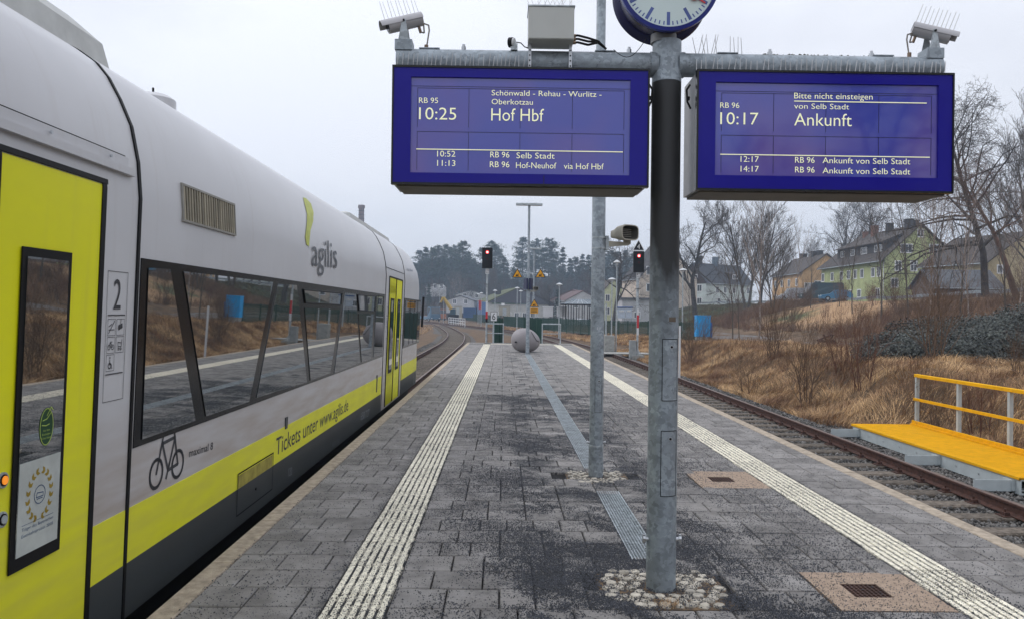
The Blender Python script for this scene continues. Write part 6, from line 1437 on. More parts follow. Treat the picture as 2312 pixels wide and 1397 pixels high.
# road and guard rail on the hill
rd = [(37.5, 48), (41.8, 62), (44, 78), (45.5, 95), (44, 112), (43, 125), (40, 150), (36, 190)]
vs = []
for (x, y) in rd: vs += [Vector((x, y, float(terr(x, y))+.12)), Vector((x+5.5, y+.5, float(terr(x+5.5, y))+.14))]
o = MB().add(vs, [(2*i, 2*i+1, 2*i+3, 2*i+2) for i in range(len(rd)-1)]).build('hill_road', mat('asphalt', (.06, .06, .062), .9, var=.2), None, fixn=False); tag(o, kind='structure')
gr_ = thing('guard_rail', (41, 80, 3.5), 'long steel guard rail along the top edge of the slope, in front of the houses', 'guard rail')
gp = [(36, 50), (40.2, 62), (42.4, 78), (43.8, 95), (42.4, 112), (41.4, 125), (38.5, 150)]
for (x0, y0), (x1, y1) in zip(gp[:-1], gp[1:]):
    n = max(2, int(math.hypot(x1-x0, y1-y0)/4))
    for k in range(n):
        a = (x0+(x1-x0)*k/n, y0+(y1-y0)*k/n); c = (x0+(x1-x0)*(k+1)/n, y0+(y1-y0)*(k+1)/n); za, zc = float(terr(*a))+.75, float(terr(*c))+.75
        b = MB(); b.add([(a[0], a[1], za), (c[0], c[1], zc), (c[0], c[1], zc-.3), (a[0], a[1], za-.3), (a[0]+.05, a[1], za), (c[0]+.05, c[1], zc), (c[0]+.05, c[1], zc-.3), (a[0]+.05, a[1], za-.3)], [(0, 1, 2, 3), (4, 5, 6, 7), (0, 1, 5, 4), (2, 3, 7, 6)]); b.build('rail_beam', M['galv'], gr_)
        b = MB(); b.tube((a[0]+.08, a[1], za-1.1), (a[0]+.08, a[1], za), .05, n=6); b.build('rail_post', M['galv'], gr_)
# gravel track on the plain below the slope
tp = [(26, 47), (22, 49), (19.5, 53), (19.5, 60), (20, 68), (20.5, 78), (20, 90)]
vs = []
for i, (x, y) in enumerate(tp):
    for dx in (-2.8, 2.8): 
        px2, py2 = (x+dx, y+ (dx if i < 3 else 0)*.8); vs.append(Vector((px2, py2, float(terr(px2, py2))+.06)))
o = MB().add(vs, [(2*i, 2*i+1, 2*i+3, 2*i+2) for i in range(len(tp)-1)]).build('gravel_track', mat('gravel_grey', (.15, .145, .14), .95, var=.3, scale=3, bump=.5, bscale=20), None, fixn=False); tag(o, kind='structure')
# old derelict frame/logs near it
c = at(1866, 760, 40); zz = float(terr(c.x, 40))
t = thing('rusty_farm_implement', (c.x, 40, zz), 'dark rusty implement with crossing bars standing at the end of the gravel track', 'machine')
for k in range(7):
    b = MB(); a = random.uniform(-.5, .5); b.tube((c.x+random.uniform(-.4, .3), 40+random.uniform(-.3, .3), zz+random.uniform(0, .4)), (c.x+random.uniform(-.3, .5), 40+random.uniform(-.3, .3), zz+random.uniform(.4, .75)), .045, n=6); b.build('bar', M['rust'], t)
for q in (-.3, .3): 
    b = MB(); b.lathe((c.x+q, 39.9, zz+.22), [(.16, -.03), (.22, -.03), (.22, .03), (.16, .03)], 16, 'Y'); b.build('wheel', M['rust'], t)
c = at(1815, 782, 32); zz = float(terr(c.x, 32))
t = thing('log_pile', (c.x, 32, zz), 'few cut pale logs lying in the dry grass', 'logs')
for k in range(6):
    b = MB(); b.tube((c.x-1.0+random.uniform(-.2, .2), 32+k*.1, zz+.06+.05*(k % 2)), (c.x+.7+random.uniform(-.2, .2), 32+k*.12+.1, zz+.07+.05*(k % 2)), .045, n=7); b.build('log', mat('log_grey_brown', (.2, .17, .12), .9) if k == 0 else bpy.data.materials['log_grey_brown'], t)
# factory chimney
c = at(816, 480, 320); zt = at(816, 463, 320).z
t = thing('factory_chimney', (c.x, 320, 0), 'tall old brick factory chimney behind the train roof', 'chimney')
b = MB(); b.lathe((c.x, 320, 0), [(1.9, 0), (1.15, zt-3), (1.15, zt-.6)], 16); b.build('shaft', mat('old_brick', (.20, .15, .14), .9, var=.3, scale=.8), t, smooth=True)
for k in range(9):
    z = zt-1-k*1.6; b = MB(); b.lathe((c.x, 320, z), [(1.2+.012*k*1.6, 0), (1.2+.012*k*1.6, .25)], 16); b.build('iron_band', M['chim'], t)
b = MB(); b.lathe((c.x, 320, zt-1.4), [(1.45, 0), (1.45, .9), (1.3, 1.3)], 16); b.build('crown_ring', bpy.data.materials['old_brick'], t)
# ================================================================== VEGETATION
M['bark'] = mat('dark_bark', (.07, .058, .05), .95, var=.4, scale=3)
M['barkb'] = mat('grey_brown_bark', (.11, .09, .072), .95, var=.3, scale=3)
M['barkred'] = mat('reddish_pine_bark', (.15, .085, .06), .95, var=.4, scale=3)
M['birch'] = mat('birch_bark', (.30, .24, .20), .8, var=.5, scale=9)
M['twigred'] = mat('red_brown_twigs', (.16, .08, .05), .95, var=.3, scale=8)
M['twigbrown'] = mat('olive_brown_twigs', (.15, .095, .06), .95, var=.3, scale=8)
def segs_to_mesh(segs, name, m, parent=None, world=True):
    """segs: list of (p0,p1,r0,r1,n)"""
    V = []; Fq = []; o = 0
    for n in (6, 3):
        ss = [s for s in segs if s[4] == n]
        if not ss: continue
        p0 = np.array([s[0] for s in ss]); p1 = np.array([s[1] for s in ss]); r0 = np.array([s[2] for s in ss])[:, None, None]; r1 = np.array([s[3] for s in ss])[:, None, None]
        d = p1-p0; d /= (np.linalg.norm(d, axis=1, keepdims=True)+1e-9); ref = np.where(np.abs(d[:, 2:3]) > .9, np.array([[1., 0, 0]]), np.array([[0, 0, 1.]]))
        u = np.cross(d, ref); u /= np.linalg.norm(u, axis=1, keepdims=True); w = np.cross(d, u)
        a = np.arange(n)*2*math.pi/n; ring = u[:, None]*np.cos(a)[None, :, None]+w[:, None]*np.sin(a)[None, :, None]
        A = p0[:, None]+ring*r0; B = p1[:, None]+ring*r1; VV = np.concatenate([A, B], 1).reshape(-1, 3)
        k = np.arange(n); q = np.stack([k, (k+1) % n, n+(k+1) % n, n+k], 1)
        FF = (q[None]+(np.arange(len(ss))*2*n)[:, None, None]).reshape(-1, 4)+o
        V.append(VV); Fq.append(FF); o += len(VV)
    V = np.concatenate(V); Fq = np.concatenate(Fq)
    return npmesh(name, V, Fq, m, parent)
def grow_tree(seed, h, r, spread=.5, trunkfrac=.3, nb=(11, 7, 6, 5), up=.35, wob=.12, lean=(0, 0), minr=.006, stems=1, twig=1.0, droop=0):
    rnd = random.Random(seed); segs = []
    trunk = []
    def branch(p, d, L_, r_, lev):
        n = (7 if lev == 0 else 4 if lev == 1 else 3 if lev == 2 else 2); pts = [p]; rs = [r_]; dd = d.copy()
        for k in range(n):
            w_ = wob*(1 if lev else .45); dd = (dd+Vector((rnd.gauss(0, w_), rnd.gauss(0, w_), rnd.gauss(0, w_)+(up*.14-droop*.1*lev if lev else 0)))).normalized()
            q = pts[-1]+dd*(L_/n); rr = max(minr*.5, r_*(1-.75*(k+1)/n)); 
            (trunk if lev == 0 else segs).append((tuple(pts[-1]), tuple(q), rs[-1], rr, 6 if lev < 2 else 3)); pts.append(q); rs.append(rr)
        if lev >= len(nb): return
        cnt = nb[lev]
        for k in range(cnt):
            f_ = (trunkfrac+(1-trunkfrac)*(k+rnd.random()*.8)/cnt) if lev == 0 else (.18+.82*(k+rnd.random())/cnt)
            f_ = min(f_, .99); idx = min(n-1, int(f_*n)); fr = f_*n-idx; base = pts[idx].lerp(pts[idx+1], fr); rb = rs[idx]*(1-fr)+rs[idx+1]*fr
            dirn = (pts[idx+1]-pts[idx]).normalized(); az = rnd.random()*6.283; o1 = dirn.orthogonal().normalized(); o2 = dirn.cross(o1)
            side_ = o1*math.cos(az)+o2*math.sin(az); an = spread*rnd.uniform(.75, 1.3)*(1.0 if lev else (1.25-.5*f_))
            nd = (dirn*math.cos(an)+side_*math.sin(an)).normalized(); 
            if lev: nd = (nd+Vector((0, 0, up*.4))).normalized()
            ll = L_*(.62-.30*f_ if lev == 0 else .55-.2*f_)*rnd.uniform(.8, 1.2); 
            branch(base, nd, ll, max(minr, rb*.55), lev+1)
    for s in range(stems):
        a = 6.28*s/stems+rnd.random(); l_ = 0 if stems == 1 else .16
        branch(Vector((0.15*math.cos(a)*(stems > 1), .15*math.sin(a)*(stems > 1), -.3)), Vector((lean[0]+l_*math.cos(a), lean[1]+l_*math.sin(a), 1)).normalized(), h, r, 0)
    return trunk, segs
TREES = {}
def tree_proto(key, bark, **kw):
    tr, sg = grow_tree(**kw); a = segs_to_mesh(tr, 'trunk', bark); b_ = segs_to_mesh(sg, 'crown', bark); ma, mb_ = a.data, b_.data; bpy.data.objects.remove(a); bpy.data.objects.remove(b_); TREES[key] = (ma, mb_)
def put_tree(key, x, y, s, label, rz=0, name='bare_tree', cat='tree', group=None, z=None, sz=None):
    z = float(terr(x, y)) if z is None else z
    t = thing(name, (x, y, z), label, cat, group, rotz=rz); t.scale = (s, s, sz or s)
    for nm, me in zip(('trunk', 'crown'), TREES[key]):
        o = bpy.data.objects.new(nm, me); COL.objects.link(o); o.parent = t
    return t
tree_proto('oak', M['bark'], seed=3, h=12, r=.34, spread=.95, trunkfrac=.28, nb=(12, 7, 6, 4), up=.45, wob=.20, minr=.016)
tree_proto('ash', M['barkb'], seed=8, h=12, r=.20, spread=.48, trunkfrac=.22, nb=(14, 8, 6, 4), up=.6, wob=.10, minr=.013, stems=2)
tree_proto('lime', M['bark'], seed=12, h=12, r=.28, spread=.7, trunkfrac=.3, nb=(14, 8, 6, 4), up=.5, wob=.13, minr=.012)
tree_proto('birch', M['birch'], seed=21, h=10, r=.07, spread=.42, trunkfrac=.3, nb=(18, 6, 3), up=.4, wob=.09, minr=.005)
tree_proto('sapling', M['barkb'], seed=31, h=7, r=.055, spread=.5, trunkfrac=.25, nb=(10, 5, 3), up=.5, wob=.12, minr=.006)
tree_proto('larch', M['bark'], seed=41, h=11, r=.25, spread=1.1, trunkfrac=.3, nb=(26, 9, 5, 3), up=-.15, wob=.22, minr=.011, droop=.2)
tree_proto('oldpine', M['barkred'], seed=44, h=12, r=.30, spread=1.0, trunkfrac=.55, nb=(12, 8, 6, 3), up=.1, wob=.2, minr=.010, lean=(-.22, 0))
tree_proto('bush', M['twigbrown'], seed=51, h=2.6, r=.022, spread=.45, trunkfrac=.1, nb=(9, 5, 3), up=.3, wob=.12, minr=.0032, stems=7)
tree_proto('redbush', M['twigred'], seed=57, h=1.8, r=.016, spread=.42, trunkfrac=.15, nb=(6, 4, 3), up=.3, wob=.14, minr=.0028, stems=8)
tree_proto('scrub', M['twigbrown'], seed=61, h=1.5, r=.012, spread=.6, trunkfrac=.08, nb=(8, 5, 3), up=.2, wob=.2, minr=.0028, stems=6)
def tat(key, px_, pb, pt, Y, hh, label, rz=0, **kw):
    """tree whose foot is at column px_, its top at row pt"""
    c = at(px_, 650, Y); z = float(terr(c.x, Y)); top = at(px_, pt, Y).z; return put_tree(key, c.x, Y, (top-z)/hh, label, rz, **kw)
tat('oak', 1571, 680, 488, 118, 12.3, 'big wide-branched bare oak in front of the brown gable of the mint house', .4)
tat('ash', 1686, 690, 492, 112, 12.5, 'tall bare twin-stemmed tree between the mint and the orange house', 0)
tat('lime', 1716, 690, 512, 108, 12.4, 'bushy bare tree immediately right of the twin-stemmed tree', 1.0)
tat('birch', 1715, 745, 470, 56, 10.2, 'slender pale birch rising past the twin-stemmed tree', .5)
tat('birch', 1797, 690, 520, 100, 10.2, 'thin bare birch against the orange house roof', 2)
tat('lime', 1815, 690, 560, 160, 12.4, 'distant bare tree crown behind the orange house', 2.4)
tat('lime', 1905, 690, 482, 150, 12.2, 'bare crown behind the green house roof, left one', 2.9)
tat('oak', 1945, 690, 468, 152, 12.3, 'bare crown behind the green house roof, right one', 1.9)
tat('oak', 1640, 690, 555, 190, 12.3, 'distant bare crown above the mint house roof', 1.2)
tat('larch', 2225, 640, 275, 61, 11.2, 'large gnarled bare tree with many level branches at the right edge', .3)
tat('oldpine', 2298, 640, 395, 57, 11.4, 'leaning reddish trunk crossing the right edge in front of the beige house', 0)
tat('ash', 2345, 640, 330, 80, 12.5, 'tall bare twin-stemmed tree at the far right edge', 1.4)
for i, (px_, pt, Y, k, lb) in enumerate(((1990, 450, 60, 'sapling', 'thin bare sapling at the corner of the green house'), (2052, 440, 58, 'sapling', 'tall thin sapling before the middle of the green gable'), (2120, 430, 56, 'sapling', 'tall sapling before the right gable windows'), (2168, 440, 52, 'sapling', 'sapling above the grey shed roof'), (2190, 470, 47, 'birch', 'thin birch right of the grey shed'), (2270, 430, 48, 'sapling', 'sapling between the gnarled tree and the leaning trunk'), (2300, 460, 44, 'birch', 'thin birch at the right edge'), (1925, 520, 72, 'sapling', 'sapling in front of the garage opening'), (1895, 540, 80, 'sapling', 'sapling right of the parked vans'), (1830, 560, 85, 'sapling', 'sapling before the dark van'), (1772, 570, 82, 'sapling', 'sapling before the orange wall, left'), (1745, 560, 92, 'ash', 'forked sapling at the left corner of the orange house'))):
    tat(k, px_, 0, pt, Y, {'sapling': 7, 'birch': 10.2, 'ash': 12.5}[k], lb, rz=i*1.3)
tat('oak', 1386, 700, 556, 125, 12.3, 'leaning bare tree behind the street lamps, right of the slim lamp post', 2.2)
tat('birch', 2098, 800, 560, 31, 10.2, 'slender white birch standing before the ivy mound', 1.1, sz=.72)
tat('sapling', 1655, 770, 560, 44, 7, 'many-stemmed bare sapling right of the blue cabinet', .2)
tat('sapling', 1672, 770, 600, 42, 7, 'second bare sapling right of the blue cabinet, slightly shorter', 1.9)
tat('sapling', 1560, 690, 600, 95, 7, 'small bare sapling on the green slope below the mint house', 1.9)
# trees behind the viewer, mirrored in the board glass
put_tree('larch', 17.5, -24, 1.1, 'bare tree with drooping twigs behind the viewer, mirrored in the right board', .5, group=None)
put_tree('lime', 17, -50, 1.1, 'bare tree farther behind the viewer, mirrored low in the right board', 1.5)
put_tree('oak', 23, -56, 1.0, 'bare oak behind the viewer, mirrored between the other trees in the right board', .5)
# bushes: on the bank and slope (distinct places)
rng = np.random.default_rng(77)
def zoneof(Y): return 'near' if Y < 18 else 'middle' if Y < 32 else 'far'
nb_ = 0
for (k, px_, pb, Y, s, lb) in (('redbush', 1948, 830, 19, 1.0, 'dense red-brown bush in the grass below the ivy mound'), ('redbush', 1900, 820, 21, .8, 'smaller red-brown bush left of the dense one'), ('bush', 1820, 830, 20, .7, 'loose twiggy bush on the bank left of the red-brown bushes'), ('bush', 1560, 800, 34, .7, 'twiggy bush on the bank just right of the display post'), ('bush', 1745, 800, 27, .8, 'twiggy bush above the logs'), ('scrub', 2090, 880, 15.5, .9, 'low twigs behind the walkway rail, left'), ('redbush', 2215, 900, 14.5, .7, 'reddish twigs behind the walkway rail, right'), ('bush', 2300, 860, 16.5, .35, 'bare bush at the right edge above the walkway'), ('bush', 2110, 800, 20, .9, 'bare twigs in front of the ivy mound'), ('scrub', 1690, 850, 23, .9, 'low scrub on the grass bank')):
    c = at(px_, 800, Y); put_tree(k, c.x, Y, s, lb, rz=random.random()*6, name='bare_bush', cat='bush')
for i in range(110):
    u = rng.uniform(); Y = 20+u*75; x = rng.uniform(8.5, 40) if Y < 55 else rng.uniform(20, 41)
    px2 = 1136+x/Y*F
    if px2 < 1500 or px2 > 2500: continue
    if 17.5 < x < 24 and 45 < Y < 95: continue
    if 27 < x < 38 and 66 < Y < 90 and rng.uniform() < .8: continue
    if 9.5 < x < 21.5 and Y < 31: continue
    if 12.5 < x < 25.5 and Y > 33: continue
    hi = x > 24
    lm = next(n_ for lim, n_ in ((1560, 'beside the display post'), (1640, 'near the blue cabinet'), (1740, 'below the mint house'), (1860, 'below the orange house'), (1930, 'below the parked vans'), (1995, 'below the green long wall'), (2080, 'below the green gable'), (2160, 'right of the green gable'), (2240, 'below the grey shed'), (2600, 'at the right edge')) if px2 < lim)
    k = ('bush', 'redbush', 'scrub')[int(rng.integers(3))]
    place = 'on the slope below the houses' if hi else 'on the flat ground behind the bank' if x > 12 else 'on the grass bank beside the track'
    put_tree(k, x, Y, rng.uniform(.5, .85)*(1.5 if hi else .8), {'bush': 'bare olive-brown twiggy bush ', 'redbush': 'bare upright red-brown bush ', 'scrub': 'low tangled bare scrub '}[k]+place+', '+lm, rz=rng.uniform(0, 6), name='bare_bush', cat='bush', group={'bush': 'twiggy bushes ', 'redbush': 'red-brown bushes ', 'scrub': 'tangled scrub '}[k]+place)
# ---------------------------------------------------------------- dry grass, scrub mass
def blades(n, xy, h, w, m, name, lean=.5, seed=0, zoff=0):
    rng = np.random.default_rng(seed); x, y = xy[:, 0], xy[:, 1]; z = terr(x, y)+zoff
    h = h*rng.uniform(.5, 1.3, n); a = rng.uniform(0, 6.28, n); cl = vnoise(x, y, .5, 4)*3; la = cl+rng.normal(0, .7, n); ln = lean*rng.uniform(.3, 1.6, n)*h
    p0 = np.stack([x, y, z-.02], 1); mid = p0+np.stack([np.cos(la)*ln*.35, np.sin(la)*ln*.35, h*.6], 1); tip = p0+np.stack([np.cos(la)*ln, np.sin(la)*ln, h*(1-.25*np.clip(lean, 0, 1)*rng.uniform(0, 1.6, n))], 1)
    wd = np.stack([np.cos(a), np.sin(a), 0*a], 1)*(w*rng.uniform(.7, 1.3, n))[:, None]*.5
    V = np.stack([p0-wd, p0+wd, mid+wd*.8, mid-wd*.8, tip], 1).reshape(-1, 3); i = np.arange(n)*5
    Fc = np.concatenate([np.stack([i, i+1, i+2], 1), np.stack([i, i+2, i+3], 1), np.stack([i+3, i+2, i+4], 1)])
    return npmesh(name, V, Fc, m)
M['straw'] = mat('dry_straw', (.60, .40, .21), .9, col2=(.19, .10, .055), scale=.8, island=.5, vfac=(.40, .60))
M['straw2'] = mat('brown_weeds', (.25, .145, .08), .9, col2=(.13, .075, .045), scale=.9, island=.5)
rng = np.random.default_rng(9)
n = 150000; u = rng.uniform(0, 1, n); y = 9+(50-9)*u**1.25; foot = 7.3+1.1*(1-sst(15.6, 17.5, y)); x = foot-.25+rng.uniform(0, 1, n)**1.3*7.5
msk = (vnoise(x, y, .5, 4)+rng.normal(0, .5, n)) > -.6; xy = np.stack([x, y], 1)[msk]
o = blades(len(xy), xy, .24, .010, M['straw'], 'dry_grass', 1.1, 1); tag(o, 'matted straw-coloured dry grass on the bank beside the right-hand track', kind='stuff')
n = 60000; u = rng.uniform(0, 1, n); y = 11+(60-11)*u**1.2; x = 8.6+rng.uniform(0, 1, n)*14
msk = ((vnoise(x, y, 1.4, 7)+rng.normal(0, .3, n)) > -.1) & ~((x > 9.8) & (y < 30)) & ~((x > 12.5) & (y > 33) & (rng.uniform(0, 1, n) < .97));  xy = np.stack([x, y], 1)[msk]
o = blades(len(xy), xy, .42, .009, M['straw2'], 'brown_weeds', .45, 2); tag(o, 'brown dead weeds and stalks covering the bank top', kind='stuff')
n = 110000; y = 24+rng.uniform(0, 1, n)**.9*80; x = 21+rng.uniform(0, 1, n)*20
msk = (x < 37.5-(y < 62)*2) & ~((x < 26) & (y > 40)) & ((x/y*F+1136) < 2420) & ~((x > 27) & (x < 38) & (y > 64) & (y < 90) & (rng.uniform(0, 1, n) < .95)) & ((vnoise(x, y, 2.2, 3)+rng.normal(0, .35, n)) > -.5); xy = np.stack([x, y], 1)[msk]
o = blades(len(xy), xy, .85, .022, M['straw2'], 'slope_scrub', .5, 3); tag(o, 'brown bramble and dead stalks covering the slope below the road', kind='stuff')
n = 30000; y = 95+rng.uniform(0, 1, n)*60; x = 20+rng.uniform(0, 1, n)*19
o = blades(n, np.stack([x, y], 1), .35, .05, mat('green_brown_grass', (.09, .095, .04), .9, col2=(.12, .08, .04), scale=.5, island=.4), 'slope_grass', .5, 4); tag(o, 'dull green grass on the slope below the mint house', kind='stuff')
n = 30000; y = 45+rng.uniform(0, 1, n)**1.5*110; x = np.interp(y, [p[1] for p in fp], [p[0] for p in fp])-.3-rng.uniform(0, 1, n)*2.6
o = blades(n, np.stack([x, y], 1), .25, .03, M['straw'], 'verge_grass', .7, 6, zoff=.1); tag(o, 'dry grass verge below the green fence beside the curving track', kind='stuff')
n = 9000; y = 45+rng.uniform(0, 1, n)**1.3*90; x = -6.6-rng.uniform(0, 1, n)*6-(y-45)*.05
o = blades(n, np.stack([x, y], 1), .2, .03, M['straw'], 'verge_grass', .7, 7); tag(o, 'dry grass on the left side of the left-hand track', kind='stuff')
# tuft of grass at the foot of the display post
n = 130; rg = np.random.default_rng(3); a = rg.uniform(0, 6.28, n); V = []; Fc = []
b = MB()
for k in range(n):
    x = .93+rg.normal(0, .035); y = 4.24+rg.normal(0, .03); d = Vector((rg.normal(0, .6), rg.normal(-.3, .6), .7)).normalized()*rg.uniform(.02, .06); p = Vector((x, y, 0)); b.add([p+Vector((-.0012, 0, 0)), p+Vector((.0012, 0, 0)), p+d], [(0, 1, 2)])
tag(b.build('grass_tuft', M['straw'], None, fixn=False), 'tiny tuft of dry grass at the foot of the display post', kind='stuff')
# ivy covered mound
def ivy(cx, cy, rx, ry, rz_, z0, n, seed, label):
    rng = np.random.default_rng(seed); th = rng.uniform(0, 6.28, n); ph = np.arccos(rng.uniform(-.05, 1, n)); rr = rng.uniform(.86, 1.04, n)
    nx_ = np.sin(ph)*np.cos(th); ny_ = np.sin(ph)*np.sin(th); nz_ = np.cos(ph)
    lump = 1+.12*np.sin(th*5+ph*3)+.08*np.sin(th*11+2)+.07*np.sin(ph*9+th*3)
    P_ = np.stack([cx+nx_*rx*rr*lump, cy+ny_*ry*rr*lump, z0+nz_*rz_*rr*lump], 1)
    nrm = np.stack([nx_, ny_, nz_], 1)+rng.normal(0, .45, (n, 3)); nrm /= np.linalg.norm(nrm, axis=1, keepdims=True)
    t1 = np.cross(nrm, rng.normal(0, 1, (n, 3))); t1 /= np.linalg.norm(t1, axis=1, keepdims=True); t2 = np.cross(nrm, t1); s = (.032*rng.uniform(.6, 1.4, n))[:, None]
    V = np.stack([P_-t1*s, P_-t2*s*.7, P_+t1*s*1.1, P_+t2*s*.7], 1).reshape(-1, 3); i = np.arange(n)*4; Fc = np.stack([i, i+1, i+2, i+3], 1)
    t = thing('ivy_mound', (cx, cy, z0), label, 'hedge')
    m = bpy.data.materials.get('ivy_leaf') or mat('ivy_leaf', (.075, .085, .072), .5, col2=(.030, .034, .029), scale=1.5, island=.8, spec=.35)
    o = npmesh('leaves', V-np.array([cx, cy, z0]), Fc, m, t); o['kind'] = 'stuff'
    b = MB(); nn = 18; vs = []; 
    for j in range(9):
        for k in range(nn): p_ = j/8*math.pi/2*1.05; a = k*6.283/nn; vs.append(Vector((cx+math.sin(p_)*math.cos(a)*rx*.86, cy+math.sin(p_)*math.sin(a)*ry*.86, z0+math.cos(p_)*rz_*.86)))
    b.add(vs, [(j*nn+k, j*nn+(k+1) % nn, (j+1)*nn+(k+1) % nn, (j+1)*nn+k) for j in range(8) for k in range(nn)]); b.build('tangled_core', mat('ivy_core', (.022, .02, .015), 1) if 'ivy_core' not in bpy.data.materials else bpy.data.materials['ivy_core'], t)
ivy(16.6, 23.8, 5.2, 3.4, 1.55, .1, 95000, 1, 'large dark evergreen ivy mound above the walkway at the right')
ivy(12.6, 22.0, 2.4, 2.0, .95, .15, 24000, 2, 'low left tail of the dark evergreen ivy mound')
# ---------------------------------------------------------------- conifers of the far wood
def needle_mat(n, c): return mat(n, c, .95, var=.35, scale=.5, island=.35)
M['needle'] = needle_mat('pine_needles', (.050, .082, .062)); M['needle2'] = needle_mat('spruce_needles', (.042, .07, .052))
def conifer(seed, h, kind, dens=1.0):
    rng = np.random.default_rng(seed); T_ = []; base = .52 if kind == 'pine' else .12
    segs = [((0, 0, -1), (0, 0, h*.5), .32, .22, 6), ((0, 0, h*.5), (0, 0, h), .22, .03, 6)]
    nl = int((16 if kind == 'pine' else 26)); P_ = []
    for i in range(nl):
        f_ = base+(1-base)*(i+rng.uniform(0, .8))/nl; z = f_*h
        if kind == 'pine': R_ = h*.17*(math.sin(math.pi*min(1, (f_-base)/(1-base)*.85+.15)))**.6*rng.uniform(.55, 1.25)
        else: R_ = h*.17*(1-f_)**.75*rng.uniform(.75, 1.2)+.2
        nbr = rng.integers(3, 6) if kind == 'pine' else 6
        for k in range(nbr):
            a = rng.uniform(0, 6.28); L_ = R_*rng.uniform(.6, 1.15); tilt = rng.uniform(-.05, .45) if kind == 'pine' else rng.uniform(-.35, -.05)
            e = np.array([math.cos(a)*L_, math.sin(a)*L_, tilt*L_]); segs.append(((0, 0, z), (e[0], e[1], z+e[2]), .06, .02, 3))
            m_ = int((60 if kind == 'pine' else 40)*dens)
            t = rng.uniform(.3 if kind == 'pine' else .1, 1.05, m_) ; sg = L_*(.16 if kind == 'pine' else .10)+.12
            P_.append(np.array([0, 0, z])+e[None]*t[:, None]+rng.normal(0, 1, (m_, 3))*np.array([sg, sg, sg*.5]))
    P_ = np.concatenate(P_); n = len(P_); s = rng.uniform(.10, .26, (n, 1, 1)); V = (rng.normal(0, 1, (n, 3, 3))*s*np.array([1, 1, .7])+P_[:, None]).reshape(-1, 3)
    return segs, V, np.arange(n*3).reshape(-1, 3)
CON = []
for i, (kind, h) in enumerate((('pine', 20), ('pine', 20), ('spruce', 20), ('pine', 20), ('spruce', 20))):
    segs, V, Fc = conifer(100+i, h, kind); a = segs_to_mesh(segs, 'trunk', M['barkb']); b_ = npmesh('crown', V, Fc, M['needle'] if kind == 'pine' else M['needle2']); CON.append((a.data, b_.data, kind)); bpy.data.objects.remove(a); bpy.data.objects.remove(b_)
def put_con(i, px_, pt, Y, label, group=None):
    c = at(px_, pt, Y); z = float(terr(c.x, Y)); s = (c.z-z)/20
    t = thing('pine_tree' if CON[i][2] == 'pine' else 'spruce_tree', (c.x, Y, z), label, 'tree', group, rotz=random.random()*6); t.scale = (s*random.uniform(.9, 1.1),)*2+(s,)
    for nm, me in zip(('trunk', 'crown'), CON[i][:2]): o = bpy.data.objects.new(nm, me); COL.objects.link(o); o.parent = t
SKY = [(948, 566, 0), (962, 556, 2), (975, 562, 1), (990, 556, 3), (1004, 553, 0), (1018, 560, 1), (1031, 555, 3), (1043, 545, 0), (1057, 572, 1), (1068, 582, 2), (1090, 560, 0), (1110, 546, 3), (1124, 560, 1), (1136, 578, 2), (1148, 592, 2), (1160, 604, 1), (1181, 537, 0), (1170, 590, 3), (1196, 590, 1), (1212, 541, 1), (1226, 560, 0), (1240, 540, 3), (1256, 572, 1), (1271, 556, 2), (1286, 582, 2), (1300, 582, 3), (1315, 572, 2), (1329, 574, 2), (1344, 580, 1), (1362, 560, 0), (1378, 568, 1), (1396, 570, 3), (1412, 563, 2), (1425, 575, 1), (1450, 590, 3), (1475, 600, 1), (1520, 640, 0), (1536, 645, 1)]
special = {1043: 'tall pine standing above the wood left of the left signal', 1110: 'pine crown rising behind the left signal head', 1181: 'tallest lone pine left of the grit bin lamp post top', 1212: 'tall lone pine just right of the grit bin lamp post', 1240: 'broad tall pine third right of the grit bin lamp post', 1271: 'pointed spruce standing above the wood left of the slim lamp post'}
ORD = 'first second third fourth fifth sixth seventh eighth ninth tenth eleventh twelfth thirteenth fourteenth fifteenth sixteenth seventeenth eighteenth nineteenth twentieth'.split()
for q_, (px_, pt, i) in enumerate(SKY):
    kd = CON[i][2]; wh_ = ORD[q_]+' skyline %s of the hazy far wood counted from the train nose' % kd if q_ < 19 else ORD[len(SKY)-1-q_]+' skyline %s of the hazy far wood counted from the display post' % kd; put_con(i, px_+random.uniform(-2, 2), pt, random.uniform(285, 335), special.get(px_, wh_), 'skyline trees of the far wood')
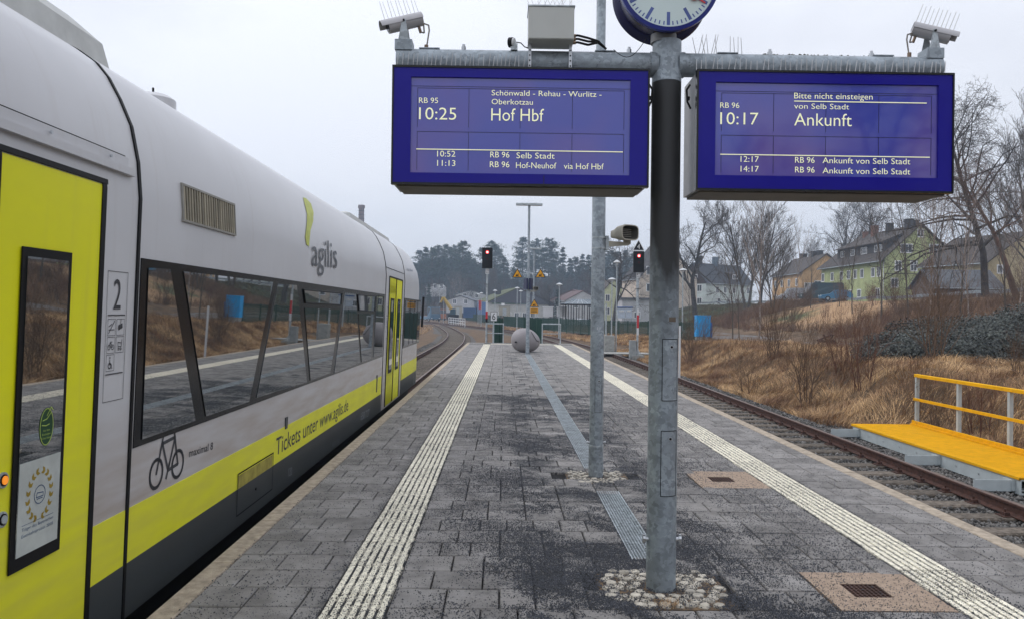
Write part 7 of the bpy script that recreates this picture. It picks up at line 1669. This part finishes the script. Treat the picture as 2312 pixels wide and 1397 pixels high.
# the rest of the wood as one mass
Vs = []; Fs = []; Vt = []; Ft = []; o1 = o2 = 0; rng = np.random.default_rng(15)
for j in range(380):
    Y = rng.uniform(290, 430); px_ = rng.uniform(925, 1500); x = (px_-1136)/F*Y; z = float(terr(x, Y)); me_t, me_c, kd = CON[(2, 4, 2, 4, 0, 3)[int(rng.integers(6))]]
    cap_ = np.interp(px_, [925, 1040, 1130, 1160, 1250, 1330, 1500], [586, 580, 604, 624, 606, 596, 614]); top = at(px_, cap_+rng.uniform(0, 22), Y).z; s = np.clip((top-z)/20, .35, 1.3); a = rng.uniform(0, 6.28)
    for me_, VV, FF, is_t in ((me_c, Vs, Fs, 0), (me_t, Vt, Ft, 1)):
        co = np.empty(len(me_.vertices)*3, np.float32); me_.vertices.foreach_get('co', co); co = co.reshape(-1, 3)*s; c_, s_ = math.cos(a), math.sin(a)
        W = np.stack([co[:, 0]*c_-co[:, 1]*s_+x, co[:, 0]*s_+co[:, 1]*c_+Y, co[:, 2]+z], 1); VV.append(W)
        if is_t == 0: W = W; FF.append(np.arange(len(W)).reshape(-1, 3)[::2]+o1); o1 += len(W)
        else: ff = np.empty(len(me_.loops), np.int32); me_.loops.foreach_get('vertex_index', ff); FF.append(ff.reshape(-1, 4)+o2); o2 += len(W)
o = npmesh('far_wood', np.concatenate(Vs), np.concatenate(Fs), M['needle']); tag(o, 'hazy blue-green conifer wood filling the far hillside', kind='stuff')
o = npmesh('far_wood_trunks', np.concatenate(Vt), np.concatenate(Ft), M['barkb']); tag(o, 'trunks of the hazy conifer wood', kind='stuff')
# bare trees before the wood
for i, (px_, pt, Y, k) in enumerate(((1000, 640, 240, 'lime'), (1022, 615, 235, 'birch'), (1036, 612, 238, 'birch'), (1055, 650, 230, 'lime'), (975, 650, 225, 'oak'), (1075, 640, 245, 'lime'), (1245, 655, 200, 'lime'), (1232, 650, 225, 'ash'), (1330, 620, 230, 'birch'), (1305, 625, 240, 'lime'), (1268, 640, 250, 'ash'), (1110, 628, 250, 'ash'), (1345, 640, 220, 'lime'), (1150, 640, 255, 'lime'), (1200, 640, 250, 'lime'), (1480, 620, 240, 'lime'))):
    tat(k, px_, 0, pt, Y, 12.3, ('faint bare tree before the far wood, ' if k != 'birch' else 'pale birch before the far wood, ')+{1000: 'just left above the excavator', 1022: 'left one above the excavator', 1036: 'right one above the excavator', 1055: 'above the blue container', 975: 'beside the train nose', 1075: 'left of the left signal mast', 1245: 'above the left hoarding', 1232: 'right of the right warning triangle', 1330: 'touching the slim lamp post', 1305: 'above the pavilion roof', 1268: 'above the right hoarding', 1110: 'right of the left signal mast', 1345: 'behind the slim lamp post', 1150: 'above the hall roof', 1200: 'behind the grit bin lamp post', 1480: 'behind the display post'}[px_], rz=i, group='bare deciduous trees before the far wood' if k != 'birch' else 'pale birches before the far wood')
rng = np.random.default_rng(8); n = 26000; y = rng.uniform(215, 300, n); x = (rng.uniform(930, 1520, n)-1136)/F*y
xy = np.stack([x, y], 1); keep = ~((np.abs(x+1) < 16) & (y < 235)); xy = xy[keep]
o = blades(len(xy), xy, 4.2, .16, mat('grey_brown_undergrowth', (.13, .10, .085), .95, island=.4), 'undergrowth', .5, 5); tag(o, 'grey-brown leafless undergrowth at the foot of the far wood', kind='stuff')
# dark evergreens beside the hall and a few distant houses
tatc = lambda i, px_, pt, Y, lb: put_con(i, px_, pt, Y, lb)
tatc(2, 1259, 652, 170, 'dark green spruce behind the white hoardings'); tatc(2, 968, 640, 220, 'dark spruce beside the train nose'); tatc(4, 2164, 535, 170, 'small spruce between the green house and the gnarled tree')
def far_house(px_, pb, pt, Y, w, dz, label, wm, rm, ang=0):
    c = at(px_, pb, Y); t = at(px_, pt, Y); h = House('distant_house', label, (c.x-w/2, Y), (math.cos(ang), math.sin(ang)), (-math.sin(ang), math.cos(ang)), w, w*1.2, c.z-2, c.z+(t.z-c.z)*.5, t.z, wm, rm, .3)
    for u in (.3, .7): window(h.t, h.gface(), w*u, c.z+.6, .9, 1.1, 1)
wh = wall_mat('distant_white', (.48, .48, .48))
far_house(990, 655, 641, 235, 5, 0, 'white distant house with snow-pale roof window above the excavator', wh, M['roofdark'], .3)
far_house(1040, 690, 668, 215, 8, 0, 'grey distant house among bare trees left of the signal mast', wh, M['roofgrey'], -.2)
far_house(1063, 676, 655, 230, 9, 0, 'flat pale distant house behind the blue container', wh, M['roofgrey'], .1)
far_house(1318, 700, 657, 190, 9, 0, 'white distant house with red-brown roof behind the pavilion', wh, mat('reddish_roof', (.13, .08, .075), .85), .2)
far_house(1292, 700, 655, 205, 12, 0, 'distant house with grey-red roof and skylights left of the slim lamp post', wall_mat('distant_rose', (.30, .22, .2)), bpy.data.materials['reddish_roof'], -.3)
# ================================================================== HAZE
b = MB(); b.box(-260, 350, -175, 540, -1.95, 62)
m = bpy.data.materials.new('haze'); m.use_nodes = True; t = m.node_tree; t.nodes.clear(); o_ = t.nodes.new('ShaderNodeOutputMaterial'); v = t.nodes.new('ShaderNodeVolumePrincipled')
v.inputs['Color'].default_value = (.64, .80, 1.0, 1); v.inputs['Density'].default_value = HAZE; v.inputs['Anisotropy'].default_value = 0.0; t.links.new(v.outputs[0], o_.inputs['Volume'])
if HAZE > 0: tag(b.build('haze', m), 'thin blue-grey winter haze over the whole place', kind='stuff')
